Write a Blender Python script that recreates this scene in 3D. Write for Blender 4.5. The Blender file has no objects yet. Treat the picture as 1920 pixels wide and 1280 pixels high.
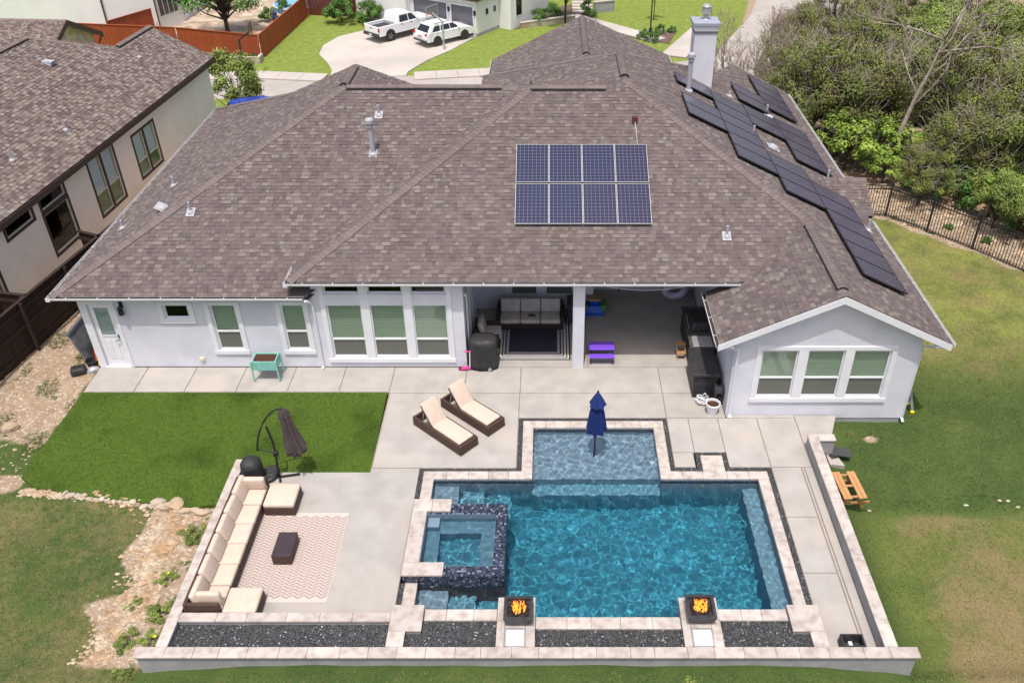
import bpy, bmesh, math, random
import numpy as np
from mathutils import Vector, Matrix
random.seed(7)
sc = bpy.context.scene
C = sc.collection
# ---------------------------------------------------------------- camera, sky, sun, exposure
cd = bpy.data.cameras.new('camera'); cam = bpy.data.objects.new('camera', cd); C.objects.link(cam)
cam.location = (0, 0, 16.3); cam.rotation_euler = (math.radians(55.0), 0, 0)
cd.sensor_width = 36.0; cd.lens = 1623 / 1920 * 36.0; cd.shift_x = -71 / 1920.0; cd.clip_end = 1500
sc.camera = cam
wd = bpy.data.worlds.new('World'); sc.world = wd; wd.use_nodes = True
sky = wd.node_tree.nodes.new('ShaderNodeTexSky'); sky.sky_type = 'NISHITA'; sky.sun_disc = False
SUN = Vector((-0.05, -0.315, 1.0)).normalized()
sky.sun_elevation = math.asin(SUN.z); sky.sun_rotation = math.atan2(SUN.x, SUN.y)
sky.dust_density = 5.0; sky.ozone_density = .6
wd.node_tree.links.new(sky.outputs[0], wd.node_tree.nodes['Background'].inputs[0])
wd.node_tree.nodes['Background'].inputs[1].default_value = 0.15
sl = bpy.data.lights.new('sun', 'SUN'); sl.energy = 2.7; sl.angle = math.radians(0.55); sl.color = (1, .965, .91)
so = bpy.data.objects.new('sun', sl); C.objects.link(so); so.rotation_euler = SUN.to_track_quat('Z', 'Y').to_euler()
sl.cycles.is_caustics_light = True
sc.view_settings.view_transform = 'Standard'; sc.view_settings.look = 'None'
sc.view_settings.exposure = 0.36; sc.view_settings.gamma = 1.0
sc.cycles.max_bounces = 8; sc.cycles.transparent_max_bounces = 12
# ---------------------------------------------------------------- helpers
def S(r, g, b, k=1.0):
    f = lambda v: (v / 255 / 12.92 if v / 255 <= .04045 else ((v / 255 + .055) / 1.055) ** 2.4) * k
    return (f(r), f(g), f(b))
def M(name, c1, c2=None, scale=5.0, rough=.75, bump=0, bscale=None, metal=0, detail=5, spec=.4, rand=0, attr=False,
      stretch=(1, 1, 1), contrast=(.35, .65), bdist=.02, c3=None, scale3=1.0, coat=0, world=False):
    m = bpy.data.materials.new(name); m.use_nodes = True; nt = m.node_tree; N = nt.nodes; Lk = nt.links
    b = N['Principled BSDF']; b.inputs['Roughness'].default_value = rough; b.inputs['Metallic'].default_value = metal
    b.inputs['Specular IOR Level'].default_value = spec; b.inputs['Coat Weight'].default_value = coat
    b.inputs['Base Color'].default_value = (*c1, 1)
    if world:
        gp = N.new('ShaderNodeNewGeometry'); src = gp.outputs['Position']
    else:
        tc = N.new('ShaderNodeTexCoord'); src = tc.outputs['Object']
    mp = N.new('ShaderNodeMapping'); mp.inputs['Scale'].default_value = stretch; Lk.new(src, mp.inputs[0]); vec = mp.outputs[0]
    col = None
    def noise(s, d):
        n = N.new('ShaderNodeTexNoise'); n.inputs['Scale'].default_value = s; n.inputs['Detail'].default_value = d
        Lk.new(vec, n.inputs['Vector']); return n.outputs[0]
    def mixc(fac, a, bb, blend='MIX'):
        x = N.new('ShaderNodeMix'); x.data_type = 'RGBA'; x.blend_type = blend
        if isinstance(fac, float): x.inputs[0].default_value = fac
        else: Lk.new(fac, x.inputs[0])
        for i, v in ((6, a), (7, bb)):
            if isinstance(v, tuple): x.inputs[i].default_value = (*v, 1)
            else: Lk.new(v, x.inputs[i])
        return x.outputs[2]
    def ramp(f, lo, hi):
        r = N.new('ShaderNodeMapRange'); r.inputs[1].default_value = lo; r.inputs[2].default_value = hi; Lk.new(f, r.inputs[0]); return r.outputs[0]
    if c2: col = mixc(ramp(noise(scale, detail), *contrast), c1, c2)
    if c3: col = mixc(ramp(noise(scale3, 3), .5, .72), col if col else c1, c3)
    if attr:
        a = N.new('ShaderNodeAttribute'); a.attribute_name = 'Col'
        col = mixc(1.0, col if col else c1, a.outputs[0], 'MULTIPLY')
    if rand:
        oi = N.new('ShaderNodeObjectInfo'); hs = N.new('ShaderNodeHueSaturation')
        mr = N.new('ShaderNodeMapRange'); mr.inputs[3].default_value = 1 - rand; mr.inputs[4].default_value = 1 + rand
        Lk.new(oi.outputs['Random'], mr.inputs[0]); Lk.new(mr.outputs[0], hs.inputs['Value'])
        if col: Lk.new(col, hs.inputs['Color'])
        else: hs.inputs['Color'].default_value = (*c1, 1)
        col = hs.outputs[0]
    if col: Lk.new(col, b.inputs['Base Color'])
    if bump:
        bp = N.new('ShaderNodeBump'); bp.inputs['Strength'].default_value = bump; bp.inputs['Distance'].default_value = bdist
        Lk.new(noise(bscale or scale * 4, 4), bp.inputs['Height']); Lk.new(bp.outputs[0], b.inputs['Normal'])
    m['b'] = 1
    return m
class MB:
    def __init__(s): s.v = []; s.f = []; s.c = []; s.mi = []; s.m = None
    def add(s, vs, fs, col=None, mi=0):
        o = len(s.v)
        if s.m is not None: vs = [tuple(s.m @ Vector(p)) for p in vs]
        s.v += [tuple(p) for p in vs]
        for f in fs: s.f.append([i + o for i in f]); s.c.append(col); s.mi.append(mi)
        return s
    def box(s, x0, x1, y0, y1, z0, z1, col=None, mi=0):
        return s.add([(x, y, z) for x in (x0, x1) for y in (y0, y1) for z in (z0, z1)],
                     [(0, 1, 3, 2), (4, 6, 7, 5), (0, 4, 5, 1), (2, 3, 7, 6), (0, 2, 6, 4), (1, 5, 7, 3)], col, mi)
    def rbox(s, x0, x1, y0, y1, z0, z1, r=.03, seg=2, col=None, mi=0):
        vs, fs = rounded(x1 - x0, y1 - y0, z1 - z0, r, seg); cx, cy, cz = (x0 + x1) / 2, (y0 + y1) / 2, (z0 + z1) / 2
        return s.add([(p[0] + cx, p[1] + cy, p[2] + cz) for p in vs], fs, col, mi)
    def prism(s, poly, z0, z1, col=None, mi=0):
        n = len(poly)
        return s.add([(x, y, z0) for x, y in poly] + [(x, y, z1) for x, y in poly],
                     [tuple(range(n - 1, -1, -1)), tuple(range(n, 2 * n))] + [(i, (i + 1) % n, n + (i + 1) % n, n + i) for i in range(n)], col, mi)
    def loft(s, rings, cap=True, col=None, mi=0):
        n = len(rings[0]); vs = [p for r in rings for p in r]; fs = []
        for k in range(len(rings) - 1):
            for i in range(n): fs.append((k * n + i, k * n + (i + 1) % n, (k + 1) * n + (i + 1) % n, (k + 1) * n + i))
        if cap: fs += [tuple(range(n - 1, -1, -1)), tuple(range((len(rings) - 1) * n, len(rings) * n))]
        return s.add(vs, fs, col, mi)
    def lathe(s, prof, n=16, c=(0, 0, 0), cap=True, col=None, mi=0):
        return s.loft([[(c[0] + r * math.cos(2 * math.pi * i / n), c[1] + r * math.sin(2 * math.pi * i / n), c[2] + z) for i in range(n)] for r, z in prof], cap, col, mi)
    def tube(s, pts, r, n=6, col=None, mi=0):
        pts = [Vector(p) for p in pts]; rs = r if isinstance(r, (list, tuple)) else [r] * len(pts); rings = []
        for i, p in enumerate(pts):
            d = (pts[min(i + 1, len(pts) - 1)] - pts[max(i - 1, 0)]).normalized()
            a = d.cross(Vector((0, 0, 1)) if abs(d.z) < .9 else Vector((1, 0, 0))).normalized(); bb = d.cross(a)
            rings.append([tuple(p + (a * math.cos(2 * math.pi * k / n) + bb * math.sin(2 * math.pi * k / n)) * rs[i]) for k in range(n)])
        return s.loft(rings, True, col, mi)
    def bar(s, a, b, w, h, col=None, mi=0):           # rectangular bar between two points
        a, b = Vector(a), Vector(b); d = (b - a).normalized()
        u = d.cross(Vector((0, 0, 1)) if abs(d.z) < .95 else Vector((0, 1, 0))).normalized(); v = u.cross(d)
        return s.loft([[tuple(p + u * i * w / 2 + v * j * h / 2) for i, j in ((-1, -1), (1, -1), (1, 1), (-1, 1))] for p in (a, b)], True, col, mi)
    def build(s, name, mat, parent=None, smooth=False, world=False, loc=None):
        me = bpy.data.meshes.new(name); me.from_pydata(s.v, [], s.f)
        for mm in (mat if isinstance(mat, (list, tuple)) else [mat]): me.materials.append(mm)
        if any(s.mi): me.polygons.foreach_set('material_index', s.mi)
        if any(c is not None for c in s.c):
            at = me.color_attributes.new('Col', 'FLOAT_COLOR', 'CORNER'); buf = []
            for f, c in zip(s.f, s.c): buf += list((*(c or (1, 1, 1)), 1)) * len(f)
            at.data.foreach_set('color', buf)
        if smooth: me.polygons.foreach_set('use_smooth', [True] * len(s.f))
        me.update()
        return link(name, me, parent, world, loc)
def link(name, me, parent=None, world=False, loc=None):
    o = bpy.data.objects.new(name, me); C.objects.link(o)
    if loc is not None: o.location = loc
    if parent is not None:
        o.parent = parent
        if world and parent.type == 'EMPTY': o.location = -Vector(parent.location)
    return o
_rc = {}
def rounded(sx, sy, sz, r, seg):
    k = (round(sx, 4), round(sy, 4), round(sz, 4), r, seg)
    if k not in _rc:
        bm = bmesh.new(); bmesh.ops.create_cube(bm, size=1)
        for v in bm.verts: v.co = Vector((v.co.x * sx, v.co.y * sy, v.co.z * sz))
        bmesh.ops.bevel(bm, geom=list(bm.edges), offset=min(r, .48 * min(sx, sy, sz)), segments=seg, profile=.5, affect='EDGES')
        _rc[k] = ([tuple(v.co) for v in bm.verts], [[v.index for v in f.verts] for f in bm.faces]); bm.free()
    return _rc[k]
def tag(o, label=None, cat=None, group=None, kind=None):
    if label: o['label'] = label
    if cat: o['category'] = cat
    if group: o['group'] = group
    if kind: o['kind'] = kind
    return o
def thing(name, label, cat, loc=(0, 0, 0), rotz=0, group=None):
    o = bpy.data.objects.new(name, None); C.objects.link(o); o.location = loc; o.rotation_euler = (0, 0, rotz); o.empty_display_size = .2
    return tag(o, label, cat, group)
def dup(root, loc, rotz=0, label=None, scale=None, parent=None):
    r = root.copy(); C.objects.link(r)
    if parent is not None: r.parent = parent
    else:
        r.location = loc; r.rotation_euler = (0, 0, rotz)
        if scale: r.scale = scale if isinstance(scale, tuple) else (scale,) * 3
    if label: r['label'] = label
    for ch in list(root.children): dup(ch, None, parent=r)
    return r
def struct(o): o['kind'] = 'structure'; return o
# ---------------------------------------------------------------- materials
def brick_mat(name, c1, c2):
    m = M(name, c1, c2, scale=1.2, rough=.85); nt = m.node_tree; N = nt.nodes; L = nt.links
    g = N.new('ShaderNodeNewGeometry'); sp = N.new('ShaderNodeSeparateXYZ'); L.new(g.outputs['Position'], sp.inputs[0])
    ad = N.new('ShaderNodeMath'); L.new(sp.outputs[0], ad.inputs[0]); L.new(sp.outputs[1], ad.inputs[1])
    cb = N.new('ShaderNodeCombineXYZ'); L.new(ad.outputs[0], cb.inputs[0]); L.new(sp.outputs[2], cb.inputs[1])
    br = N.new('ShaderNodeTexBrick'); br.inputs['Scale'].default_value = 1.0; br.inputs['Brick Width'].default_value = .24; br.inputs['Row Height'].default_value = .075
    br.inputs['Mortar Size'].default_value = .006; br.inputs['Mortar Smooth'].default_value = .3
    L.new(cb.outputs[0], br.inputs['Vector'])
    bp = N.new('ShaderNodeBump'); bp.inputs['Strength'].default_value = .45; bp.inputs['Distance'].default_value = .008; bp.invert = True
    br.inputs['Color1'].default_value = (1, 1, 1, 1); br.inputs['Color2'].default_value = (.97, .97, .975, 1); br.inputs['Mortar'].default_value = (.93, .93, .94, 1)
    bc = N['Principled BSDF'].inputs['Base Color']; old = bc.links[0].from_socket; mz = N.new('ShaderNodeMix'); mz.data_type = 'RGBA'; mz.blend_type = 'MULTIPLY'; mz.inputs[0].default_value = 1.0; L.new(old, mz.inputs[6]); L.new(br.outputs['Color'], mz.inputs[7]); L.new(mz.outputs[2], bc)
    L.new(br.outputs['Fac'], bp.inputs['Height']); L.new(bp.outputs[0], N['Principled BSDF'].inputs['Normal'])
    return m
def glass_mat(name, tint, gloss=.12, rough=.02):
    m = bpy.data.materials.new(name); m.use_nodes = True; N = m.node_tree.nodes; L = m.node_tree.links
    N.remove(N['Principled BSDF'])
    t = N.new('ShaderNodeBsdfTransparent'); t.inputs[0].default_value = (*tint, 1)
    gl = N.new('ShaderNodeBsdfGlossy'); gl.inputs['Roughness'].default_value = rough
    lw = N.new('ShaderNodeLayerWeight'); lw.inputs['Blend'].default_value = .5
    pw = N.new('ShaderNodeMath'); pw.operation = 'POWER'; L.new(lw.outputs['Facing'], pw.inputs[0]); pw.inputs[1].default_value = 4.0
    ma = N.new('ShaderNodeMath'); ma.operation = 'MULTIPLY_ADD'; L.new(pw.outputs[0], ma.inputs[0]); ma.inputs[1].default_value = .7; ma.inputs[2].default_value = gloss * .35
    mx = N.new('ShaderNodeMixShader'); L.new(ma.outputs[0], mx.inputs[0]); L.new(t.outputs[0], mx.inputs[1]); L.new(gl.outputs[0], mx.inputs[2])
    L.new(mx.outputs[0], N['Material Output'].inputs['Surface']); return m
def emis_mat(name, c, s):
    m = bpy.data.materials.new(name); m.use_nodes = True; b = m.node_tree.nodes['Principled BSDF']
    b.inputs['Base Color'].default_value = (*c, 1); b.inputs['Emission Color'].default_value = (*c, 1); b.inputs['Emission Strength'].default_value = s; return m
def water_mat(name, tint=(1, 1, 1)):
    m = bpy.data.materials.new(name); m.use_nodes = True; b = m.node_tree.nodes['Principled BSDF']
    b.inputs['Base Color'].default_value = (*tint, 1); b.inputs['Roughness'].default_value = 0; b.inputs['IOR'].default_value = 1.333
    b.inputs['Transmission Weight'].default_value = 1; return m
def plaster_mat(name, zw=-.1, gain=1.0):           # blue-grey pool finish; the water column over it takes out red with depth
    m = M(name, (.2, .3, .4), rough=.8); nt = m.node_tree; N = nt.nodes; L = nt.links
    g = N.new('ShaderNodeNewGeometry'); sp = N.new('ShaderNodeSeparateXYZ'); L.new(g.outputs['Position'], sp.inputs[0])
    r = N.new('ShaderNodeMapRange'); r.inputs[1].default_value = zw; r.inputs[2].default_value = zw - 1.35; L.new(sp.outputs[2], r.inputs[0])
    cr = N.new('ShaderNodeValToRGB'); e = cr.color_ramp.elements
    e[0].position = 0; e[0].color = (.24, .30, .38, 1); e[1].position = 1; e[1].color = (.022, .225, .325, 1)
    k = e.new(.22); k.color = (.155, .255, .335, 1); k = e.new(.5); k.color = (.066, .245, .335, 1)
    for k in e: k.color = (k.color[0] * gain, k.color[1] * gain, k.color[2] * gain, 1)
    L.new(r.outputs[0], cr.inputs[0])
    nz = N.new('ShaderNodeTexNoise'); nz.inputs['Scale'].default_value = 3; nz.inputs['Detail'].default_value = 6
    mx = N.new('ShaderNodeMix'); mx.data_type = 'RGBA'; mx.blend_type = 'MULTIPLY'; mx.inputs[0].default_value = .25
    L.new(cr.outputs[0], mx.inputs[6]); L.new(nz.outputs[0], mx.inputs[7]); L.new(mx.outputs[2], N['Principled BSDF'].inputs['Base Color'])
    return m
W_ = {}
W_['wall'] = brick_mat('painted_brick', S(220, 220, 227, .94), S(210, 210, 219, .92))
W_['trim'] = M('white_trim', (.74, .74, .76), (.68, .68, .71), scale=2, rough=.5)
W_['gutter'] = M('gutter_metal', (.70, .70, .71), rough=.4)
W_['dark'] = M('debris_and_shade', (.03, .026, .022), (.05, .04, .032), scale=20, rough=.95)  # debris brown, deepened to include the shade inside the gutters
W_['deck'] = M('roof_felt', (.07, .062, .06), rough=.95)
W_['shingle'] = M('asphalt_shingle', (.68, .72, .74), (.56, .59, .605), scale=60, rough=.95, attr=True, bump=.35, bscale=160, bdist=.004, spec=.15, c3=(.60, .615, .635), scale3=.45, world=True)
W_['pane'] = glass_mat('tinted_pane', (.775, .83, .775), .22)
W_['pane_dark'] = glass_mat('dark_pane', (.22, .25, .22), .12)
W_['screen'] = M('insect_screen', (.135, .14, .12), rough=.6, spec=.3)
W_['blind'] = M('white_blind', (.80, .82, .79), rough=.6)
W_['dim'] = M('interior_wall', (.35, .35, .36), rough=.9)
W_['concrete'] = M('broom_concrete', S(196, 190, 184, .68), S(184, 178, 172, .66), scale=1.6, rough=.9, bump=.25, bscale=120, bdist=.004, rand=.03, c3=S(201, 191, 180, .68), scale3=.5, world=True)
W_['joint'] = M('joint_filler', S(150, 136, 122, .75), rough=.95)
W_['trav'] = M('travertine', S(206, 195, 186, .73), S(178, 164, 156, .73), scale=5.5, rough=.65, bump=.15, bscale=22, rand=.10, detail=9, contrast=(.42, .68), c3=S(212, 203, 196, .74), scale3=2.4, world=True)
W_['stucco'] = M('grey_stucco', S(165, 164, 165, .9), S(150, 149, 150, .9), scale=3, rough=.9, bump=.3, bscale=60, bdist=.006)
W_['pebble'] = M('black_pebble', (1, 1, 1), rough=.6, attr=True)
W_['gravelbed'] = M('gravel_bed', (.02, .02, .022), rough=.9)
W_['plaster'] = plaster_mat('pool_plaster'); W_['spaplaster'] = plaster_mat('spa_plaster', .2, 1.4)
W_['water'] = water_mat('water_surface')
W_['mosaic'] = M('glass_mosaic', (1, 1, 1), rough=.18, attr=True, spec=.6)
W_['grout'] = M('grout', (.05, .055, .07), rough=.9)
W_['wicker'] = M('brown_wicker', S(88, 64, 55, .85), S(62, 44, 38, .85), scale=30, rough=.6, bump=.6, bscale=70, bdist=.01, stretch=(1, 1, 3))
W_['cushion'] = M('cream_cushion', S(222, 202, 186, .76), S(214, 193, 175, .76), scale=6, rough=.9, bump=.12, bscale=9, bdist=.02)
W_['greycushion'] = M('grey_cushion', S(190, 182, 178, .85), S(176, 168, 164, .85), scale=5, rough=.9, bump=.15, bscale=9, bdist=.02)
W_['black'] = M('black_metal', (.018, .018, .02), rough=.45)
W_['blackplastic'] = M('black_plastic', (.022, .022, .024), (.04, .04, .042), scale=6, rough=.55, bump=.2, bscale=40, bdist=.004)
W_['blackcover'] = M('black_cover', (.022, .022, .024), (.034, .033, .034), scale=5, rough=.6, bump=.5, bscale=7, bdist=.05)
W_['umbrella'] = M('taupe_canvas', S(92, 80, 80, .8), S(80, 70, 72, .8), scale=4, rough=.9, bump=.2, bscale=8)
W_['blue'] = M('navy_canvas', S(22, 48, 112, .9), S(18, 40, 98, .9), scale=5, rough=.85, bump=.2, bscale=10)
W_['steel'] = M('galvanised_steel', (.50, .51, .53), (.40, .41, .43), scale=12, rough=.45, metal=.5)
W_['lead'] = M('painted_flue', (.36, .36, .39), rough=.6)
W_['cell'] = None
W_['frame_alu'] = M('aluminium_frame', (.50, .50, .49), rough=.4, metal=.3)
W_['frame_black'] = M('black_frame', (.02, .02, .022), rough=.4)
W_['wood'] = M('cedar_wood', S(206, 158, 108, .75), S(184, 134, 86, .75), scale=4, rough=.7, stretch=(8, 1, 8), rand=.1)
W_['fencedark'] = M('dark_stained_fence', S(62, 42, 34, .75), S(46, 31, 26, .75), scale=3, rough=.8, stretch=(6, 6, .6), rand=.18)
W_['cedar'] = M('red_cedar_fence', S(178, 84, 44, .8), S(150, 66, 34, .8), scale=2, rough=.7, stretch=(6, 6, .5), rand=.12)
W_['redfence'] = M('maroon_fence', S(112, 48, 38, .8), S(92, 38, 30, .8), scale=2, rough=.7, stretch=(6, 6, .5), rand=.1)
W_['nstucco'] = M('beige_stucco', S(255, 238, 216), S(248, 230, 208), scale=1.2, rough=.95, bump=.35, bscale=40, bdist=.01)
W_['nbrown'] = M('brown_trim', S(84, 66, 56, .8), rough=.7)
W_['white'] = M('white_stucco', (.78, .77, .75), (.72, .71, .69), scale=.5, rough=.9, bump=.15, bscale=20)
W_['paint'] = M('white_car_paint', (.80, .80, .80), rough=.25, coat=.8)
W_['bluepaint'] = M('blue_car_paint', (.02, .05, .35), rough=.25, coat=.8)
W_['carglass'] = M('car_glass', (.015, .016, .018), rough=.06, spec=.8)
W_['tyre'] = M('tyre_rubber', (.02, .02, .02), rough=.85)
W_['rim'] = M('alloy_rim', (.45, .45, .46), rough=.3, metal=.8)
W_['red'] = M('red_lens', (.45, .02, .015), rough=.25)
W_['grey'] = M('grey_paint', S(112, 110, 118, .8), S(104, 102, 110, .8), scale=2, rough=.6)
W_['asphalt'] = M('pale_road', S(198, 189, 181, .68), S(184, 175, 168, .68), scale=.6, rough=.95, bump=.2, bscale=50, bdist=.005, world=True)
W_['drive'] = M('pale_drive_concrete', S(214, 204, 194, .70), S(200, 191, 182, .68), scale=.35, rough=.95, world=True)
W_['rock'] = M('limestone', S(208, 197, 180, .74), S(182, 164, 142, .74), scale=1.6, rough=.95, bump=.6, bscale=5, bdist=.06, c3=S(194, 160, 122, .72), scale3=.7, world=True)
W_['bark'] = M('bark', S(96, 82, 72, .7), S(70, 60, 54, .7), scale=6, rough=.95, stretch=(3, 3, .6), bump=.5, bscale=12)
W_['deadwood'] = M('dead_grey_wood', S(178, 164, 154, .85), S(140, 124, 114, .85), scale=5, rough=.95)
def leaf_mat(name, a, b, c):
    m = M(name, a, b, scale=1.1, rough=.7, spec=.25, c3=c, scale3=.8, rand=.12, attr=True); p = m.node_tree.nodes['Principled BSDF']
    p.inputs['Subsurface Weight'].default_value = 0
    return m
W_['juniper'] = leaf_mat('juniper_foliage', S(90, 102, 46), S(116, 126, 58), S(116, 106, 72))
W_['oak'] = leaf_mat('oak_foliage', S(104, 120, 56), S(132, 146, 74), S(88, 104, 50))
W_['bright'] = leaf_mat('bright_foliage', S(104, 130, 48), S(138, 158, 66), S(90, 114, 44))
W_['shrub'] = leaf_mat('shrub_foliage', S(74, 108, 48), S(100, 134, 60), S(62, 94, 42))
W_['purple'] = M('purple_plastic', S(126, 82, 214, .85), rough=.4)
W_['pink'] = M('pink_plastic', S(226, 62, 150, .85), rough=.4)
W_['toyblue'] = M('blue_plastic', S(16, 86, 190, .85), rough=.4)
W_['toygreen'] = M('green_plastic', S(72, 150, 60, .8), rough=.4)
W_['tan'] = M('tan_plastic', S(176, 136, 102, .8), rough=.5)
W_['mint'] = M('mint_paint', S(142, 204, 190, .9), S(126, 190, 176, .9), scale=6, rough=.6)
W_['soil'] = M('potting_soil', S(98, 64, 44, .7), S(70, 44, 30, .7), scale=30, rough=1, bump=.8, bscale=60)
W_['orange'] = M('orange_paint', S(226, 92, 28), rough=.5)
W_['yellow'] = M('yellow_plastic', S(240, 206, 20), rough=.4)
W_['lavender'] = M('lavender_vinyl', S(206, 200, 226), rough=.3)
W_['lid'] = M('white_access_lid', S(216, 216, 222), rough=.45)
W_['cream'] = M('cream_plastic', S(216, 204, 180), rough=.5)
# ---------------------------------------------------------------- ground
ZS = -4.08; K = 1.25           # street level in front of the house
def sm(a, b, v): t = np.clip((v - a) / (b - a), 0, 1); return t * t * (3 - 2 * t)
def hgt(x, y):
    x = np.asarray(x, float); y = np.asarray(y, float)
    z = -.06 + 0 * x
    z = z + sm(40, 59, y) * (ZS + .06 + .03)
    side = sm(6.9, 8.4, x) * (1 - sm(36, 44, y)); z = z - .24 * side
    z = z - sm(12, 30, x) * 1.3 * sm(28, 40, y) * (1 - sm(48, 60, y))
    low = sm(16.45, 15.9, y + .12 * np.sin(x * 2.1)) * sm(7.3, 8.2, x); z = z - .32 * low
    front = sm(11.6, 11.0, y); z = z * (1 - front) + front * (.10 - .30 * sm(-6.2, -8.8, x) - .34 * sm(4.6, 7.9, x) - .10 * sm(8, 12, x))
    left = sm(-8.0, -9.0, x) * sm(16.3, 15.2, y); z = z - .22 * left * (1 - front)
    bank = sm(-8.0, -8.6, x) * (1 - sm(-10.4, -9.6, x) * 0) * sm(16.0, 15, y) * sm(11, 12, y) * np.exp(-((x + 9.1) / .9) ** 2); z = z + .12 * bank
    z = z + .025 * np.sin(x * 1.7 + y * .6) * np.sin(y * 1.3 - x * .4) + .012 * np.sin(x * 4.1) * np.cos(y * 3.7)
    z = np.where(y > 44, -.06 + sm(40, 59, y) * (ZS + .06 + .0) - sm(12, 30, x) * 1.3 * sm(28, 40, y) * (1 - sm(48, 60, y)) , z)
    inside = (x > -7.7) & (x < 6.9) & (y > 11.75) & (y < 21.2); z = np.where(inside, -3.2, z)
    patio = (x > -14.2) & (x < 8.2) & (y > 17.0) & (y < 46) & (z > -.12); patio &= (x < 5.3) | (y > 20.2) & (x < 10.2)
    z = np.where(patio & ~inside, np.minimum(z, -.16), z)
    return z
def masks(x, y):
    n1 = np.sin(x * .9 + 1.3 * np.sin(y * .7)) * np.sin(y * .8 + np.sin(x * .5)); n2 = np.sin(x * 2.3 + y * 1.1) * np.sin(y * 2.9 - x * .7)
    dirt = sm(-13.9, -14.5, x + .2 * n2) * sm(17.6, 18.6, y + .6 * n1) * (1 - sm(36, 40, y))
    dirt = np.maximum(dirt, sm(-10.5, -10.1, x + .35 * n2 + .10 * (y - 13) * 0 + .25 * np.sin(y * 2.6)) * sm(-7.9, -8.2, x) * sm(16.5, 16.1, y) * sm(11.1, 11.5, y))
    dirt = np.maximum(dirt, sm(16.2, 16.7, y) * sm(17.2, 16.9, y) * sm(-13.9, -14.3, x))
    dirt = np.maximum(dirt, np.exp(-((x - 9.2) ** 2 + ((y - 18.75) * 1.6) ** 2) / .06))
    crk = sm(11.5, 13.0, x + .62 * (y - 33.4) * -1 * 0) * 0
    d = (x - 13.3) * .73 + (y - 32.4) * .68
    dirt = np.maximum(dirt, sm(.25, .9, d + .2 * n2) * sm(11, 12.5, x) * (1 - sm(50, 56, y)))
    n3 = np.sin(x * 1.6 + 2 * np.sin(y * .9 + 1)) * np.sin(y * 1.9 + 1.5 * np.sin(x * 1.1))
    dry = np.clip(.36 + .12 * n3 + .16 * sm(15, 11, y), 0, 1) * sm(8.0, 9.6, x + .25 * n2) * sm(16.35, 15.9, y)
    dry = np.maximum(dry, np.clip(.28 + .1 * n3, 0, 1) * sm(10, 11, x) * sm(19, 23, y))
    dry = np.maximum(dry, (.30 + .08 * n1) * sm(-8.5, -9, x) * sm(17, 16, y)); dry = np.maximum(dry, .2 * sm(11.2, 10.8, y)); dry = np.maximum(dry, .17 * sm(7.4, 8, x) * sm(16, 17, y))
    far = sm(44, 50, y) * (1 - sm(11.5, 13.5, x - .25 * (y - 60) * (y > 60)))
    dirt = np.maximum(dirt, sm(11.5, 13, x) * sm(40, 44, y) * (1 - far))
    yel = np.clip(.95 * sm(20.0, 25, y) * sm(10, 11, x) + .4 * sm(7.6, 8.6, x) * sm(16.3, 15.8, y), 0, 1)
    return np.clip(dirt, 0, 1), np.clip(dry, 0, 1), far, yel
xs = np.concatenate([np.arange(-240, -60, 12), np.arange(-60, -20, 1.), np.arange(-20, 20, .2), np.arange(20, 60, 1.), np.arange(60, 241, 12)])
ys = np.concatenate([np.arange(-120, 4, 8), np.arange(4, 34, .2), np.arange(34, 90, .6), np.arange(90, 400, 12)])
GX, GY = np.meshgrid(xs, ys, indexing='ij'); GZ = hgt(GX, GY); nx, ny = GX.shape
gi = np.arange(nx * ny).reshape(nx, ny)
gf = np.stack([gi[:-1, :-1], gi[1:, :-1], gi[1:, 1:], gi[:-1, 1:]], -1).reshape(-1, 4)
gm = bpy.data.meshes.new('ground'); gm.from_pydata(np.stack([GX, GY, GZ], -1).reshape(-1, 3).tolist(), [], gf.tolist())
gm.polygons.foreach_set('use_smooth', [True] * len(gf))
ca = gm.color_attributes.new('Mask', 'FLOAT_COLOR', 'POINT'); mk = np.ones((nx * ny, 4)); a, b_, c_, y_ = masks(GX.ravel(), GY.ravel()); mk[:, 0] = a; mk[:, 1] = b_; mk[:, 2] = c_; mk[:, 3] = y_
ca.data.foreach_set('color', mk.ravel())
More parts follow.
